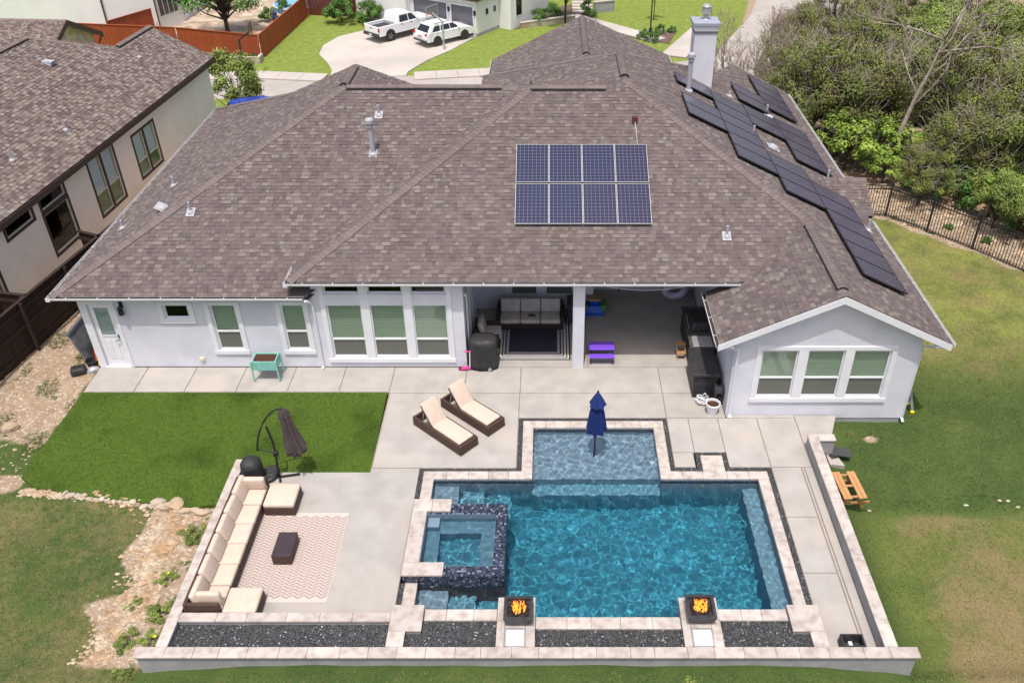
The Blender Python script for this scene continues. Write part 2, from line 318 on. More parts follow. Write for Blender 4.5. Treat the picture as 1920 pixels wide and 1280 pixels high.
def ground_mat():
    m = bpy.data.materials.new('ground_cover'); m.use_nodes = True; N = m.node_tree.nodes; L = m.node_tree.links; b = N['Principled BSDF']
    b.inputs['Roughness'].default_value = .95; b.inputs['Specular IOR Level'].default_value = .1
    g = N.new('ShaderNodeNewGeometry'); at = N.new('ShaderNodeAttribute'); at.attribute_name = 'Mask'; sp = N.new('ShaderNodeSeparateColor'); L.new(at.outputs[0], sp.inputs[0])
    def noise(s, d=6):
        n = N.new('ShaderNodeTexNoise'); n.inputs['Scale'].default_value = s; n.inputs['Detail'].default_value = d; n.inputs['Roughness'].default_value = .65; L.new(g.outputs['Position'], n.inputs['Vector']); return n.outputs[0]
    def mix(f, a, c):
        x = N.new('ShaderNodeMix'); x.data_type = 'RGBA'
        L.new(f, x.inputs[0])
        for i, v in ((6, a), (7, c)):
            if isinstance(v, tuple): x.inputs[i].default_value = (*v, 1)
            else: L.new(v, x.inputs[i])
        return x.outputs[2]
    def mr(f, lo, hi, a=0, c=1):
        r = N.new('ShaderNodeMapRange'); r.inputs[1].default_value = lo; r.inputs[2].default_value = hi; r.inputs[3].default_value = a; r.inputs[4].default_value = c; L.new(f, r.inputs[0]); return r.outputs[0]
    def madd(f, k, h):
        q = N.new('ShaderNodeMath'); q.operation = 'MULTIPLY_ADD'; L.new(h, q.inputs[0]); q.inputs[1].default_value = k; L.new(f, q.inputs[2]); return q.outputs[0]
    fine = noise(28, 8); med = noise(2.2, 6); big = noise(.35, 4); tiny = noise(90, 3)
    grass = mix(mr(fine, .3, .7), S(54, 74, 38, .76), S(82, 102, 54, .76))
    dryc = mix(mr(fine, .35, .65), S(118, 104, 70, .75), S(154, 136, 100, .75))
    yelc = mix(mr(fine, .3, .7), S(112, 118, 56, .9), S(148, 148, 84, .9))
    grass0 = grass; grass = mix(at.outputs['Alpha'], grass, yelc)
    lawn = mix(mr(madd(madd(sp.outputs[1], .42, noise(1.1, 9)), .5, noise(5.5, 8)), .68, .98), mix(mr(noise(.9, 8), .40, .66), grass, mix(mr(fine, .3, .7), S(68, 86, 42, .78), S(100, 114, 60, .78))), dryc)
    farc = mix(mr(med, .3, .7), S(102, 122, 50, .85), S(142, 152, 76, .85))
    lawn = mix(sp.outputs[2], lawn, farc)
    dirt = mix(mr(med, .35, .65), S(184, 162, 138, .68), S(162, 138, 114, .68))
    dirt = mix(mr(noise(11, 8), .52, .62), dirt, S(214, 200, 182, .7))
    tuft = mr(noise(1.4, 5), .60, .66)
    dirt = mix(tuft, dirt, grass0)
    dm = mr(madd(sp.outputs[0], .5, noise(5, 6)), .55, .85)
    L.new(mix(dm, lawn, dirt), b.inputs['Base Color'])
    bp = N.new('ShaderNodeBump'); bp.inputs['Strength'].default_value = .45; bp.inputs['Distance'].default_value = .04; L.new(fine, bp.inputs['Height']); L.new(bp.outputs[0], b.inputs['Normal'])
    return m
gm.materials.append(ground_mat()); gnd = struct(link('ground', gm)); gnd['label'] = 'mixed lawn, bare dirt and slope around the house'
def bg(X, Y, z=0.0): return (X * K, Y * K, ZS + z)
def sheet(name, poly, z, mat, th=.08):
    mb = MB(); mb.prism(poly, z - th, z); return struct(mb.build(name, mat))
P2 = lambda *pts: [(x * K, y * K) for x, y in pts]
sheet('street', P2((-60, 42), (-40, 44), (-17.4, 50.1), (-12.6, 49.5), (-8.1, 50.2), (-3.4, 50.7), (3, 51.6), (8.3, 53.0), (10.2, 54.2), (14.2, 63.4), (22, 90), (32, 90), (19, 60), (13, 50), (4, 44.5), (-12, 42.5), (-30, 40), (-60, 36)), ZS + .04, W_['asphalt'])
dv = sheet('driveway', P2((-12.72, 49.6), (-12.9, 51.2), (-13.45, 52.6), (-14.35, 54.3), (-14.5, 56.2), (-13.9, 58.2), (-12.3, 59.8), (-11.6, 62.4), (-4.8, 58.3), (-5.3, 57.2), (-6.2, 55.3), (-7.5, 53.1), (-8.35, 51.0), (-8.4, 50.2)), ZS + .07, W_['drive'])
def walk(name, a, b, w=1.3, kerb=True):
    a, b = Vector((a[0] * K, a[1] * K)), Vector((b[0] * K, b[1] * K)); d = (b - a).normalized(); n = Vector((-d.y, d.x)); o = MB(); L_ = (b - a).length
    root = struct(MB().add([], []).build(name, W_['drive'])) if False else None
    mb = MB(); mb.prism([tuple(a - n * w), tuple(b - n * w), tuple(b), tuple(a)], ZS - .05, ZS + .05); root = struct(mb.build(name, W_['joint']))
    k = max(1, int(L_ / 1.5))
    for i in range(k):
        p, q = a + d * (L_ * i / k + .012), a + d * (L_ * (i + 1) / k - .012)
        MB().prism([tuple(p - n * w), tuple(q - n * w), tuple(q), tuple(p)], ZS - .02, ZS + .12).build('paving_slab', W_['drive'], root)
    return root
walk('sidewalk', (-21, 50.6), (-17.2, 50.9), 1.6)
walk('sidewalk', (-17.1, 50.95), (-12.95, 50.4), 1.6)
walk('sidewalk', (-3.0, 51.6), (-8.0, 50.75), -1.7)
walk('footpath', (2.0, 63.6), (7.6, 57.7), 1.6)
walk('sidewalk', (6.9, 54.2), (10.4, 62), 2.0)
# ---------------------------------------------------------------- shingled roofs
PAL = [S(126, 111, 108), S(132, 117, 113), S(119, 104, 102), S(143, 130, 122), S(129, 114, 109), S(123, 107, 106), S(136, 122, 115), S(114, 100, 98), S(128, 112, 110)]
PALN = [S(136, 117, 110), S(150, 134, 124), S(120, 100, 96), S(158, 146, 136), S(142, 124, 115), S(128, 107, 103), S(152, 138, 128), S(114, 96, 92)]
def clip(poly, ax, val, keep_less):
    out = []
    for i in range(len(poly)):
        a, b = poly[i], poly[(i + 1) % len(poly)]
        ia = a[ax] <= val if keep_less else a[ax] >= val; ib = b[ax] <= val if keep_less else b[ax] >= val
        if ia: out.append(a)
        if ia != ib:
            t = (val - a[ax]) / (b[ax] - a[ax]); out.append((a[0] + t * (b[0] - a[0]), a[1] + t * (b[1] - a[1])))
    return out
class Roof:
    """collects shingle tabs of sloping faces; height(x,y) of all faces decides what lies hidden below another"""
    def __init__(s, pal): s.tabs = []; s.faces = []; s.pal = pal; s.deck = MB(); s.caps = MB(); s.vents = MB(); s.capl = []; s.ventl = []
    def face(s, poly, fn, up):
        P = [Vector((x, y, fn(x, y))) for x, y in poly]; s.faces.append((poly, fn)); upv = Vector((up[0], up[1], fn(up[0], up[1]) - fn(0, 0))).normalized()
        u = Vector((up[1], -up[0], 0)).normalized(); n = u.cross(upv)
        if n.z < 0: n = -n; 
        s.deck.add([tuple(p - n * .004) for p in P], [tuple(range(len(P)))])
        s.deck.add([tuple(p - n * .16) for p in P], [tuple(range(len(P)))])
        s.tabs.append((P, u, upv, n))
    def hidden(s, p, fn0):
        for poly, fn in s.faces:
            if fn is fn0: continue
            ins = True; m = len(poly); sg = None
            for i in range(m):
                (x0, y0), (x1, y1) = poly[i], poly[(i + 1) % m]; cr = (x1 - x0) * (p.y - y0) - (y1 - y0) * (p.x - x0)
                if abs(cr) < 1e-9: continue
                if sg is None: sg = cr > 0
                elif (cr > 0) != sg: ins = False; break
            if ins and fn(p.x, p.y) > p.z + .12: return True
        return False
    def make(s, parent, eye, n_single=300, skip=lambda p: False, expo=.143):
        out = []
        rnd = random.Random(11)
        for (P, u, v, n), (poly, fn) in zip(s.tabs, s.faces):
            o = P[0]; q = [((p - o).dot(u), (p - o).dot(v)) for p in P]
            v0 = min(a[1] for a in q); v1 = max(a[1] for a in q); k = 0; vv = v0
            while vv < v1 - .01:
                row = clip(clip(q, 1, vv, False), 1, min(vv + expo + .01, v1), True)
                if len(row) >= 3:
                    x0 = min(a[0] for a in row); x1 = max(a[0] for a in row); x = x0 - rnd.random() * .3; last = -1
                    while x < x1:
                        w = rnd.choice((.10, .13, .16, .20, .25)); t = clip(clip(row, 0, x, False), 0, min(x + w - .004, x1), True)
                        if len(t) >= 3:
                            cx = sum(a[0] for a in t) / len(t); cy = sum(a[1] for a in t) / len(t); ctr = o + u * cx + v * cy
                            area = abs(sum(t[i][0] * t[(i + 1) % len(t)][1] - t[(i + 1) % len(t)][0] * t[i][1] for i in range(len(t)))) / 2
                            if area > .0015 and not s.hidden(ctr, fn) and not skip(ctr):
                                ci = rnd.randrange(len(s.pal))
                                if ci == last: ci = rnd.randrange(len(s.pal))
                                last = ci; c = s.pal[ci]; f = rnd.uniform(.94, 1.06); th = .018 if ci % 2 else .006; f *= 1.04 if ci % 2 else .94
                                bot = [o + u * a[0] + v * a[1] - n * .002 for a in t]
                                top = [o + u * a[0] + v * a[1] + n * (.003 + th * max(0, 1 - (a[1] - vv) / (expo + .01))) for a in t]
                                m = len(t); vs = [tuple(p) for p in bot + top]; fs = [tuple(range(m, 2 * m))] + [(i, (i + 1) % m, m + (i + 1) % m, m + i) for i in range(m)]
                                out.append((area / (ctr - eye).length_squared * (.25 + abs(n.dot((eye - ctr).normalized()))), vs, fs, tuple(min(1, e * f) for e in c)))
                        x += w
                vv += expo; k += 1
        out.sort(key=lambda e: -e[0])
        for w, vs, fs, c in out[:n_single]: MB().add(vs, fs, c).build('shingle', W_['shingle'], parent)
        rest = MB()
        for w, vs, fs, c in out[n_single:]: rest.add(vs, fs, c)
        tag(rest.build('shingle_field', W_['shingle'], parent), kind='stuff')
    def cap(s, a, b, na, nb, vent=False, lift=.0):
        """cap shingles bent over a hip or ridge from a to b; na, nb = horizontal outward directions of the two slopes and their fall"""
        a, b = Vector(a), Vector(b); d = (b - a).normalized(); L_ = (b - a).length; k = int(L_ / .15); rnd = random.Random(int(abs(a.x * 77 + b.y * 13)))
        wa, wb = [Vector(w).normalized() for w in (na, nb)]; up = Vector((0, 0, 1)); hw = .185 if not vent else .155
        for i in range(k):
            p = a + d * (L_ * i / k); q = a + d * (L_ * (i + 1) / k + .03); f = rnd.uniform(.9, 1.12) * 1.12; c = tuple(sum(q[i] for q in s.pal) / len(s.pal) * f for i in range(3))
            l0 = lift + .040; l1 = lift + .026
            def sec(pt, l): return [pt + wa * hw + up * (l - .006), pt + wa * hw * .35 + up * (l + .004), pt + wb * hw * .35 + up * (l + .004), pt + wb * hw + up * (l - .006)]
            A, B = sec(p, l0), sec(q, l1); lo = [pt - up * .02 for pt in A]
            vs = [tuple(t) for t in A + B + lo]; fs = [(0, 1, 5, 4), (1, 2, 6, 5), (2, 3, 7, 6), (8, 9, 1, 0), (9, 10, 2, 1), (10, 11, 3, 2), (8, 0, 4), (3, 11, 7)]
            s.capl.append((vs, fs, c))
        if vent:
            s.vents = MB(); s.ventl.append(s.vents)
            for w in (wa, wb):
                p0, p1 = a + w * .03, b + w * .03; e0, e1 = a + w * .175, b + w * .175
                s.vents.add([tuple(t + up * l) for t in (p0, e0, e1, p1) for l in (-.05, lift - .004)], [(2, 4, 5, 3), (0, 2, 3, 1), (4, 6, 7, 5), (1, 3, 5, 7)])
    def make_caps(s, parent, eye, n=300):
        s.capl.sort(key=lambda e: (Vector(e[0][0]) - eye).length)
        for vs, fs, c in s.capl[:n]: MB().add(vs, fs, c).build('cap_shingle', W_['shingle'], parent)
        if len(s.capl) > n:
            r = MB()
            for vs, fs, c in s.capl[n:]: r.add(vs, fs, c)
            tag(r.build('cap_shingle_row', W_['shingle'], parent), kind='stuff')
        for v in s.ventl: v.build('ridge_vent', W_['frame_black'], parent)
# ---------------------------------------------------------------- the house
EYE = Vector((0, 0, 16.3)); p = .483
house = thing('house', 'single-storey white painted-brick house with brown shingle hip roof behind the pool', 'house', (-2, 28, 0))
def hp(name, mb, mat, parent=None, **k): return mb.build(name, mat, parent or house, world=(parent is None), **k)
R = Roof(PAL)
pLb = lambda x, y: 2.75 + p * (y - 21.65); pLl = lambda x, y: 2.75 + p * (x + 14.72)
zL = 2.75 + p * 7.62; RX, RY = -7.10, 29.27                      # left wing ridge
pLr = lambda x, y: zL - p * (x - RX); pLf = lambda x, y: zL - p * (y - RY); pLh = lambda x, y: zL - p * (y - 31.7)
pCb = lambda x, y: 3.25 + p * (y - 21.65); pCl = lambda x, y: 3.25 + p * (x + 7.65); zC = 3.25 + p * 6.98; pCf = lambda x, y: zC - p * (y - 28.63)
pR = lambda x, y: 2.73 + p * (10.95 - x); z1 = pR(2.55, 0); pR1 = lambda x, y: z1 - p * (2.55 - x); pR1f = lambda x, y: z1 - p * (y - 32.05)
pG = lambda x, y: 2.73 + p * (x - 4.62); z2 = 2.75 + p * 4.47; p2l = lambda x, y: z2 - p * (1.59 - x); p2r = lambda x, y: z2 - p * (x - 1.59)
p3 = lambda x, y: 2.73 + p * (x - 5.61); pBb = lambda x, y: 2.73 + p * (y - 26.9); pBf = lambda x, y: 2.73 + p * (29.9 - y)
R.face([(-14.72, 21.65), (-7.15, 21.65), (-.5, RY), (RX, RY)], pLb, (0, 1))
R.face([(-14.72, 21.65), (RX, RY), (RX, 31.8), (-9.83, 32.55), (-14.72, 32.55)], pLl, (1, 0)); R.face([(-14.72, 32.55), (-9.83, 32.55), (-14.72, 37.35)], pLl, (1, 0))
R.face([(RX, RY), (.5, RY), (.5, 32.55), (-4.37, 32.55), (RX, 31.8)], pLr, (-1, 0)); R.face([(.5, 32.55), (.5, 37.35), (-4.37, 32.55)], pLr, (-1, 0))
R.face([(RX, RY), (2.5, RY), (2.5, 36), (RX, 36)], pLf, (0, -1))
R.face([(-14.72, 37.35), (-9.83, 32.55), (-4.37, 32.55), (.5, 37.35)], lambda x, y: 2.75 + p * (37.35 - y), (0, -1)); R.deck.add([(-9.83, 32.5, pLl(-9.83, 0)), (-4.37, 32.5, pLr(-4.37, 0)), (RX, 31.75, zL)], [(0, 1, 2)])
R.face([(-7.65, 21.65), (9.87, 21.65), (2.89, 28.63), (-.67, 28.63)], pCb, (0, 1))
R.face([(2.2, 28.63), (2.89, 28.63), (2.55, 28.97)], pCb, (0, 1))
R.face([(-7.65, 21.65), (-.67, 28.63), (-.67, 29.9), (-7.65, 22.9)], pCl, (1, 0))
R.face([(-.67, 28.63), (2.5, 28.63), (2.5, 37), (-9.04, 37)], pCf, (0, -1))
R.face([(-.67, 28.63), (-9.04, 37), (-9.04, 28.63)], pCl, (1, 0))
R.face([(2.55, 28.97), (2.55, 32.05), (-2.9, 37.5), (-2.9, 28.6), (2.18, 28.6)], pR1, (1, 0))
R.face([(2.55, 32.05), (10.0, 39.5), (-2.5, 39.5), (-2.5, 37.1)], pR1f, (0, -1))
R.face([(7.78, 19.25), (10.95, 19.25), (10.95, 23.74), (7.78, 23.74)], pR, (-1, 0))
R.face([(7.78, 23.74), (10.95, 23.74), (10.95, 39.5), (10.0, 39.5), (2.55, 32.05), (2.55, 28.97)], pR, (-1, 0))
R.face([(8.28, 37.78), (10.0, 39.5), (8.28, 39.5)], pR, (-1, 0))
R.face([(5.61, 33), (8.28, 33), (8.28, 39.5), (5.61, 39.5)], p3, (1, 0))
R.face([(4.62, 19.25), (7.78, 19.25), (7.78, 23.74), (5.7, 21.95), (4.62, 21.95)], pG, (1, 0))
R.face([(-2.88, 35.5), (1.59, 35.5), (1.59, 44.4), (-2.88, 44.4)], p2l, (1, 0))
R.face([(1.59, 35.5), (6.06, 35.5), (6.06, 45.2), (1.59, 44.4)], p2r, (-1, 0))
R.face([(9.3, 26.9), (11.15, 26.9), (11.15, 28.4), (9.3, 28.4)], pBb, (0, 1))
R.face([(9.3, 28.4), (11.15, 28.4), (11.15, 29.9), (9.3, 29.9)], pBf, (0, -1))
roof = hp('roof', R.deck, W_['deck'])
hipL = [(-1, 1, 0), (1, -1, 0)]
def capl(a, b, da, db, vent=False, lift=0.0): R.cap(a, b, da, db, vent, lift)
s2 = p / math.sqrt(2) / 1.0
capl((-14.72, 21.65, 2.76), (RX, RY, zL), (-1, 1, -p), (1, -1, -p))
capl((-14.72, 37.35, 2.76), (-9.83, 32.5, pLl(-9.83, 0)), (-1, -1, -p), (1, 1, -p))
capl((.5, 37.35, 2.76), (-4.37, 32.5, pLr(-4.37, 0)), (1, -1, -p), (-1, 1, -p))
capl((-7.65, 21.65, 3.26), (-.67, 28.63, zC), (-1, 1, -p), (1, -1, -p))
capl((9.87 - 2.09, 21.65 + 2.09, pCb(0, 23.74)), (2.55, 28.97, z1), (1, 1, -p), (-1, -1, -p))
capl((10.0, 39.5, pR(10, 0)), (2.55, 32.05, z1), (1, -1, -p), (-1, 1, -p))
capl((-2.9, 37.5, pR1(-2.9, 0)), (2.55, 32.05, z1), (-1, -1, -p), (1, 1, -p))
X_ = [(0, -1, -p), (0, 1, -p)]; Y_ = [(-1, 0, -p), (1, 0, -p)]
capl((-6.95, RY, zL), (-1.65, RY, zL), *X_, True, .06); capl((-1.65, RY, zL), (-1.0, RY, zL), *X_)
capl((-.66, 28.63, zC), (1.85, 28.63, zC), *X_, True, .06)
capl((RX, 29.5, zL), (RX, 31.5, zL), *Y_, True, .06)
capl((2.55, 29.35, z1), (2.55, 31.9, z1), *Y_, True, .06)
capl((1.59, 38.2, z2), (1.59, 43.9, z2), *Y_, True, .06); capl((1.59, 43.9, z2), (1.59, 44.4, z2), *Y_)
zG = pG(7.78, 0)
capl((7.78, 19.6, zG), (7.78, 23.3, zG), *Y_, True, .06); capl((7.78, 23.3, zG), (7.78, 23.9, zG), *Y_)
capl((7.78, 19.25, zG), (7.78, 19.6, zG), *Y_)
capl((10.2, 28.4, pBb(0, 28.4)), (11.15, 28.4, pBb(0, 28.4)), *X_)
capl((8.28, 37.7, p3(8.28, 0)), (8.28, 39.5, p3(8.28, 0)), *Y_)
R.make(roof, EYE); R.make_caps(roof, EYE)
# walls ------------------------------------------------------------
def wallY(mb, y, x0, x1, z0, z1, ops=(), th=.18):
    cx = sorted({x0, x1, *[v for o in ops for v in o[:2]]}); cz = sorted({z0, z1, *[v for o in ops for v in o[2:]]})
    for i in range(len(cx) - 1):
        for j in range(len(cz) - 1):
            a, b, c, d = cx[i], cx[i + 1], cz[j], cz[j + 1]
            if any(o[0] - 1e-6 <= a and b <= o[1] + 1e-6 and o[2] - 1e-6 <= c and d <= o[3] + 1e-6 for o in ops): continue
            mb.box(a, b, y, y + th, c, d)
YW = 21.9
door_o = (-13.91, -13.2, 0.02, 2.32)
w1 = (-11.62, -10.9, 1.82, 2.29); w2 = (-10.22, -9.48, .66, 2.29); w3 = (-8.1, -7.42, .66, 2.29)
TR = [(-6.72, -5.68), (-5.42, -4.39), (-4.14, -3.11)]
mb = MB(); wallY(mb, YW, -14.15, -7.1, 0, 2.72, [door_o, w1, w2, w3]); hp('wall', mb, W_['wall'])
mb = MB(); wallY(mb, YW - .003, -7.1, -2.6, 0, 3.22, [(a, b, .38, 2.29) for a, b in TR] + [(a, b, 2.7, 3.14) for a, b in TR]); hp('wall', mb, W_['wall'])
mb = MB(); mb.box(-7.1, -6.92, YW + .18, YW + .9, 2.6, 3.2); hp('wall', mb, W_['wall'])
YB = 19.55
BW = [(5.92, 6.93), (7.2, 8.23), (8.48, 9.51)]
mb = MB(); wallY(mb, YB, 5.14, 10.3, -.12, 2.72, [(a, b, .67, 2.28) for a, b in BW])
mb.add([(5.14, YB, 2.72), (10.3, YB, 2.72), (7.78, YB, 4.0), (5.14, YB + .18, 2.72), (10.3, YB + .18, 2.72), (7.78, YB + .18, 4.0)], [(0, 1, 2), (5, 4, 3), (0, 2, 5, 3), (1, 4, 5, 2)]); hp('wall', mb, W_['wall'])
mb = MB(); mb.box(5.143, 5.32, YB + .18, 26.6, -.05, 2.75); hp('wall', mb, W_['wall'])
mb = MB(); mb.box(10.12, 10.297, YB + .18, 39.2, -.3, 2.72); mb.box(10.297, 10.95, 27.2, 29.6, -.3, 2.72); hp('wall', mb, W_['wall'])
mb = MB(); mb.box(-14.147, -13.97, YW + .18, 36.8, -.3, 2.72); mb.box(-14.147, .2, 36.8, 37.0, -2.5, 2.7); mb.box(.0, .2, 37.0, 39.1, -2.5, 2.7); mb.box(-2.5, 5.7, 44.0, 44.2, -3, 2.8); mb.box(-2.5, -2.3, 39.1, 44, -3, 2.8); mb.box(5.5, 5.7, 39.1, 44, -3, 2.8); hp('wall', mb, W_['wall'])
mb = MB(); mb.box(5.17, 10.27, YB + .02, YB + .5, -.6, -.12); hp('foundation', mb, W_['stucco'])
mb = MB(); mb.box(-14.1, 10.2, 26.4, 36.7, -.3, -.02); hp('floor_slab', mb, W_['dim'])
# covered patio
mb = MB(); mb.box(.70, 1.05, YW - .07, YW + .28, 0, 3.1); hp('column', mb, W_['wall'])
mb = MB(); mb.box(-2.6, 5.14, YW - .01, YW + .27, 3.09, 3.22); hp('beam', mb, W_['trim'])
mb = MB(); mb.box(-2.6, 5.14, YW + .27, 26.6, 3.1, 3.16); hp('ceiling', mb, M('dark_ceiling', (.13, .09, .065), (.09, .06, .045), scale=2, rough=.6, stretch=(1, 12, 1)))  # ceiling coloured dark to cut the light bounced into the covered patio
WB = [(-1.33, -.43), (-.14, .80)]
mb = MB(); wallY(mb, 25.25, -2.6, 1.3, 0, 3.1, [(a, b, .55, 2.6) for a, b in WB]); mb.box(1.3, 1.48, 25.25, 26.6, 0, 3.1); mb.box(1.3, 5.14, 26.5, 26.68, 0, 3.1); hp('wall', mb, W_['wall'])
mb = MB(); mb.box(-2.78, -2.6, YW + .18, 25.4, 0, 3.1); hp('wall', mb, W_['wall'])
mb = MB()
for y in (22.3, 23.1, 23.9, 24.7): mb.box(-2.6, -2.52, y, y + .09, .02, 2.4)
mb.box(-2.6, -2.525, 22.2, 24.9, 2.4, 2.5); sd = hp('sliding_door', mb, W_['trim']); MB().box(-2.596, -2.57, 22.3, 24.75, .05, 2.4).build('pane', W_['carglass'], sd)
# windows ------------------------------------------------------------
def window(y, x0, x1, z0, z1, mid=None, blind=True, dark=False):
    mb = MB(); f = .055
    mb.box(x0, x1, y + .03, y + .1, z0, z0 + f); mb.box(x0, x1, y + .03, y + .1, z1 - f * .6, z1)
    mb.box(x0, x0 + f * .7, y + .03, y + .1, z0 + f, z1 - f * .6); mb.box(x1 - f * .7, x1, y + .03, y + .1, z0 + f, z1 - f * .6)
    if mid: mb.box(x0 + f * .7, x1 - f * .7, y + .02, y + .09, mid - .025, mid + .025)
    w = hp('window', mb, W_['trim'])
    a, b = x0 + f * .7, x1 - f * .7
    MB().box(a, b, y + .055, y + .062, (mid + .025) if mid else z0 + f, z1 - f * .6).build('pane', W_['pane_dark'] if dark else W_['pane'], w)
    if mid:
        MB().box(a, b, y + .05, y + .054, z0 + f, mid - .025).build('insect_screen', W_['screen'], w)
        MB().box(a, b, y + .062, y + .069, z0 + f, mid - .025).build('pane', W_['pane_dark'], w)
    if blind:
        mb = MB(); z = z0 + f
        while z < z1 - .04:
            mb.add([(a, y + .085, z), (b, y + .085, z), (b, y + .095, z + .058), (a, y + .095, z + .058)], [(0, 1, 2, 3)]); z += .075
        mb.build('blind', W_['blind'], w)
    MB().box(x0 - .05, x1 + .05, y + .3, y + .32, z0 - .05, z1 + .05).build('curtain_lining', W_['dim'], w)
    return w
def trimY(y, x0, x1, z0, z1, w=.14, posts=(), sill=True):
    mb = MB(); d = y - .035
    mb.box(x0, x1, d, y, z1 - w * .85, z1); mb.box(x0, x0 + w, d, y, z0 + w, z1 - w * .85); mb.box(x1 - w, x1, d, y, z0 + w, z1 - w * .85); mb.box(x0 - .01, x1 + .01, d - .015, y, z0, z0 + w)
    for a, b in posts: mb.box(a, b, d, y, z0 + w, z1 - w * .85)
    return hp('window_trim', mb, W_['trim'])
window(YW, *w1, blind=False, dark=True); trimY(YW, -11.8, -10.74, 1.67, 2.42)
window(YW, *w2, 1.33); trimY(YW, -10.4, -9.33, .51, 2.42)
window(YW, *w3, 1.33); trimY(YW, -8.26, -7.27, .51, 2.42)
for a, b in TR: window(YW, a, b, .38, 2.29, 1.04); window(YW, a, b, 2.7, 3.14, blind=False, dark=True)
trimY(YW - .003, -6.88, -2.95, .2, 3.2, posts=[(-5.68, -5.42), (-4.39, -4.14)])
hp('window_trim', MB().box(-6.74, -3.09, YW - .036, YW - .003, 2.3, 2.69), W_['wall'])
for a, b in BW: window(YB, a, b, .67, 2.28, 1.34)
trimY(YB, 5.76, 9.67, .5, 2.45, posts=[(6.93, 7.2), (8.23, 8.48)])
for a, b in WB: window(25.25, a, b, .55, 2.6, 1.55, blind=False, dark=True)
trimY(25.25, -1.5, .97, .38, 2.75, posts=[(-.43, -.14)])
# back door
mb = MB(); a, b = -13.9, -13.21
mb.box(a, b, YW + .04, YW + .085, .03, .2); mb.box(a, a + .13, YW + .04, YW + .085, .2, 2.31); mb.box(b - .13, b, YW + .04, YW + .085, .2, 2.31); mb.box(a + .13, b - .13, YW + .04, YW + .085, 2.2, 2.31); mb.box(a + .13, b - .13, YW + .045, YW + .08, .2, 1.16)
mb.box(a + .17, (a + b) / 2 - .03, YW + .032, YW + .045, .3, .98); mb.box((a + b) / 2 + .03, b - .17, YW + .032, YW + .045, .3, .98)
mb.box(a + .12, b - .12, YW + .03, YW + .04, 1.14, 1.2); mb.box(a + .12, b - .12, YW + .03, YW + .04, 2.18, 2.22)
dr = hp('door', mb, W_['trim'])
MB().box(a + .13, b - .13, YW + .055, YW + .06, 1.18, 2.2).build('pane', glass_mat('door_glass', (.75, .82, .82), .15), dr)
mb = MB()
for k in range(34): mb.box(a + .14, b - .14, YW + .066, YW + .074, 1.19 + k * .03, 1.213 + k * .03)
mb.build('blind', W_['blind'], dr)
mb = MB(); mb.tube([(b - .07, YW + .04, 1.02), (b - .07, YW - .02, 1.02), (b - .18, YW - .03, 1.02)], .012); mb.box(b - .09, b - .05, YW + .02, YW + .04, 1.08, 1.2); mb.build('handle', W_['black'], dr)
mb = MB(); mb.box(-14.15, -13.93, YW - .03, YW + .02, 0, 2.45); mb.box(-13.19, -13.08, YW - .03, YW + .02, 0, 2.45); mb.box(-13.93, -13.19, YW - .03, YW + .02, 2.33, 2.45); mb.box(-13.95, -13.17, YW - .06, YW + .1, 0, .03); hp('door_frame', mb, W_['trim'])
mb = MB(); mb.lathe([(.02, .30), (.07, .27), (.085, .22), (.03, .2), (.075, .18), (.085, .02), (.05, 0)], 8, (-12.87, YW - .13, 2.02)); mb.tube([(-12.87, YW, 2.33), (-12.87, YW - .1, 2.38), (-12.87, YW - .13, 2.32)], .012); mb.box(-12.93, -12.81, YW - .02, YW, 2.22, 2.42); hp('wall_lantern', mb, W_['black'])
mb = MB(); mb.box(-10.95, -10.8, YW - .06, YW, .27, .36); hp('dryer_vent', mb, W_['cream'])
# eaves: fascia, soffit, gutters ------------------------------------------------------------
def gutter(a, b, z, out, hang=.85):
    a, b, o = Vector((*a, z)), Vector((*b, z)), Vector((*out, 0)); d = (b - a).normalized(); L_ = (b - a).length; w, h = .115, .095; up = Vector((0, 0, 1))
    prof = [(0.0, .0), (0, -h), (w * .7, -h), (w, -h * .45), (w, .0), (w - .012, .0), (w - .012, -h * .4), (w * .65, -h + .012), (.012, -h + .012), (.012, 0)]
    mb = MB(); mb.loft([[tuple(q + o * x + up * y) for x, y in prof] for q in (a, b)]); k = max(1, int(L_ / hang))
    for i in range(k):
        q = a + d * (L_ * (i + .5) / k); mb.loft([[tuple(q + d * e + o * x + up * y) for x, y in ((0, -.004), (w, -.004), (w, -.012), (0, -.012))] for e in (-.008, .008)])
    g = hp('gutter', mb, W_['gutter'])
    mb = MB(); mb.add([tuple(q + o * x + up * -.062) for q in (a, b) for x in (.012, w - .014)], [(0, 1, 3, 2)]); mb.add([tuple(q + o * .0135 + up * zz) for q in (a, b) for zz in (-.09, .002)], [(0, 1, 3, 2)]); mb.build('litter_and_shade', W_['dark'], g)  # dark strip and back sheet: leaf debris plus gutter shade put into the colour
def eave(a, b, z, out, deep=.42):
    o = Vector((*out, 0)); mb = MB(); a, b = Vector((*a, z)), Vector((*b, z)); up = Vector((0, 0, 1))
    mb.loft([[tuple(q + o * x + up * y) for x, y in ((0, -.02), (0, -.11), (-deep, -.11), (-deep, -.095), (-.02, -.095), (-.02, -.02))] for q in (a, b)]); hp('fascia', mb, W_['trim'])
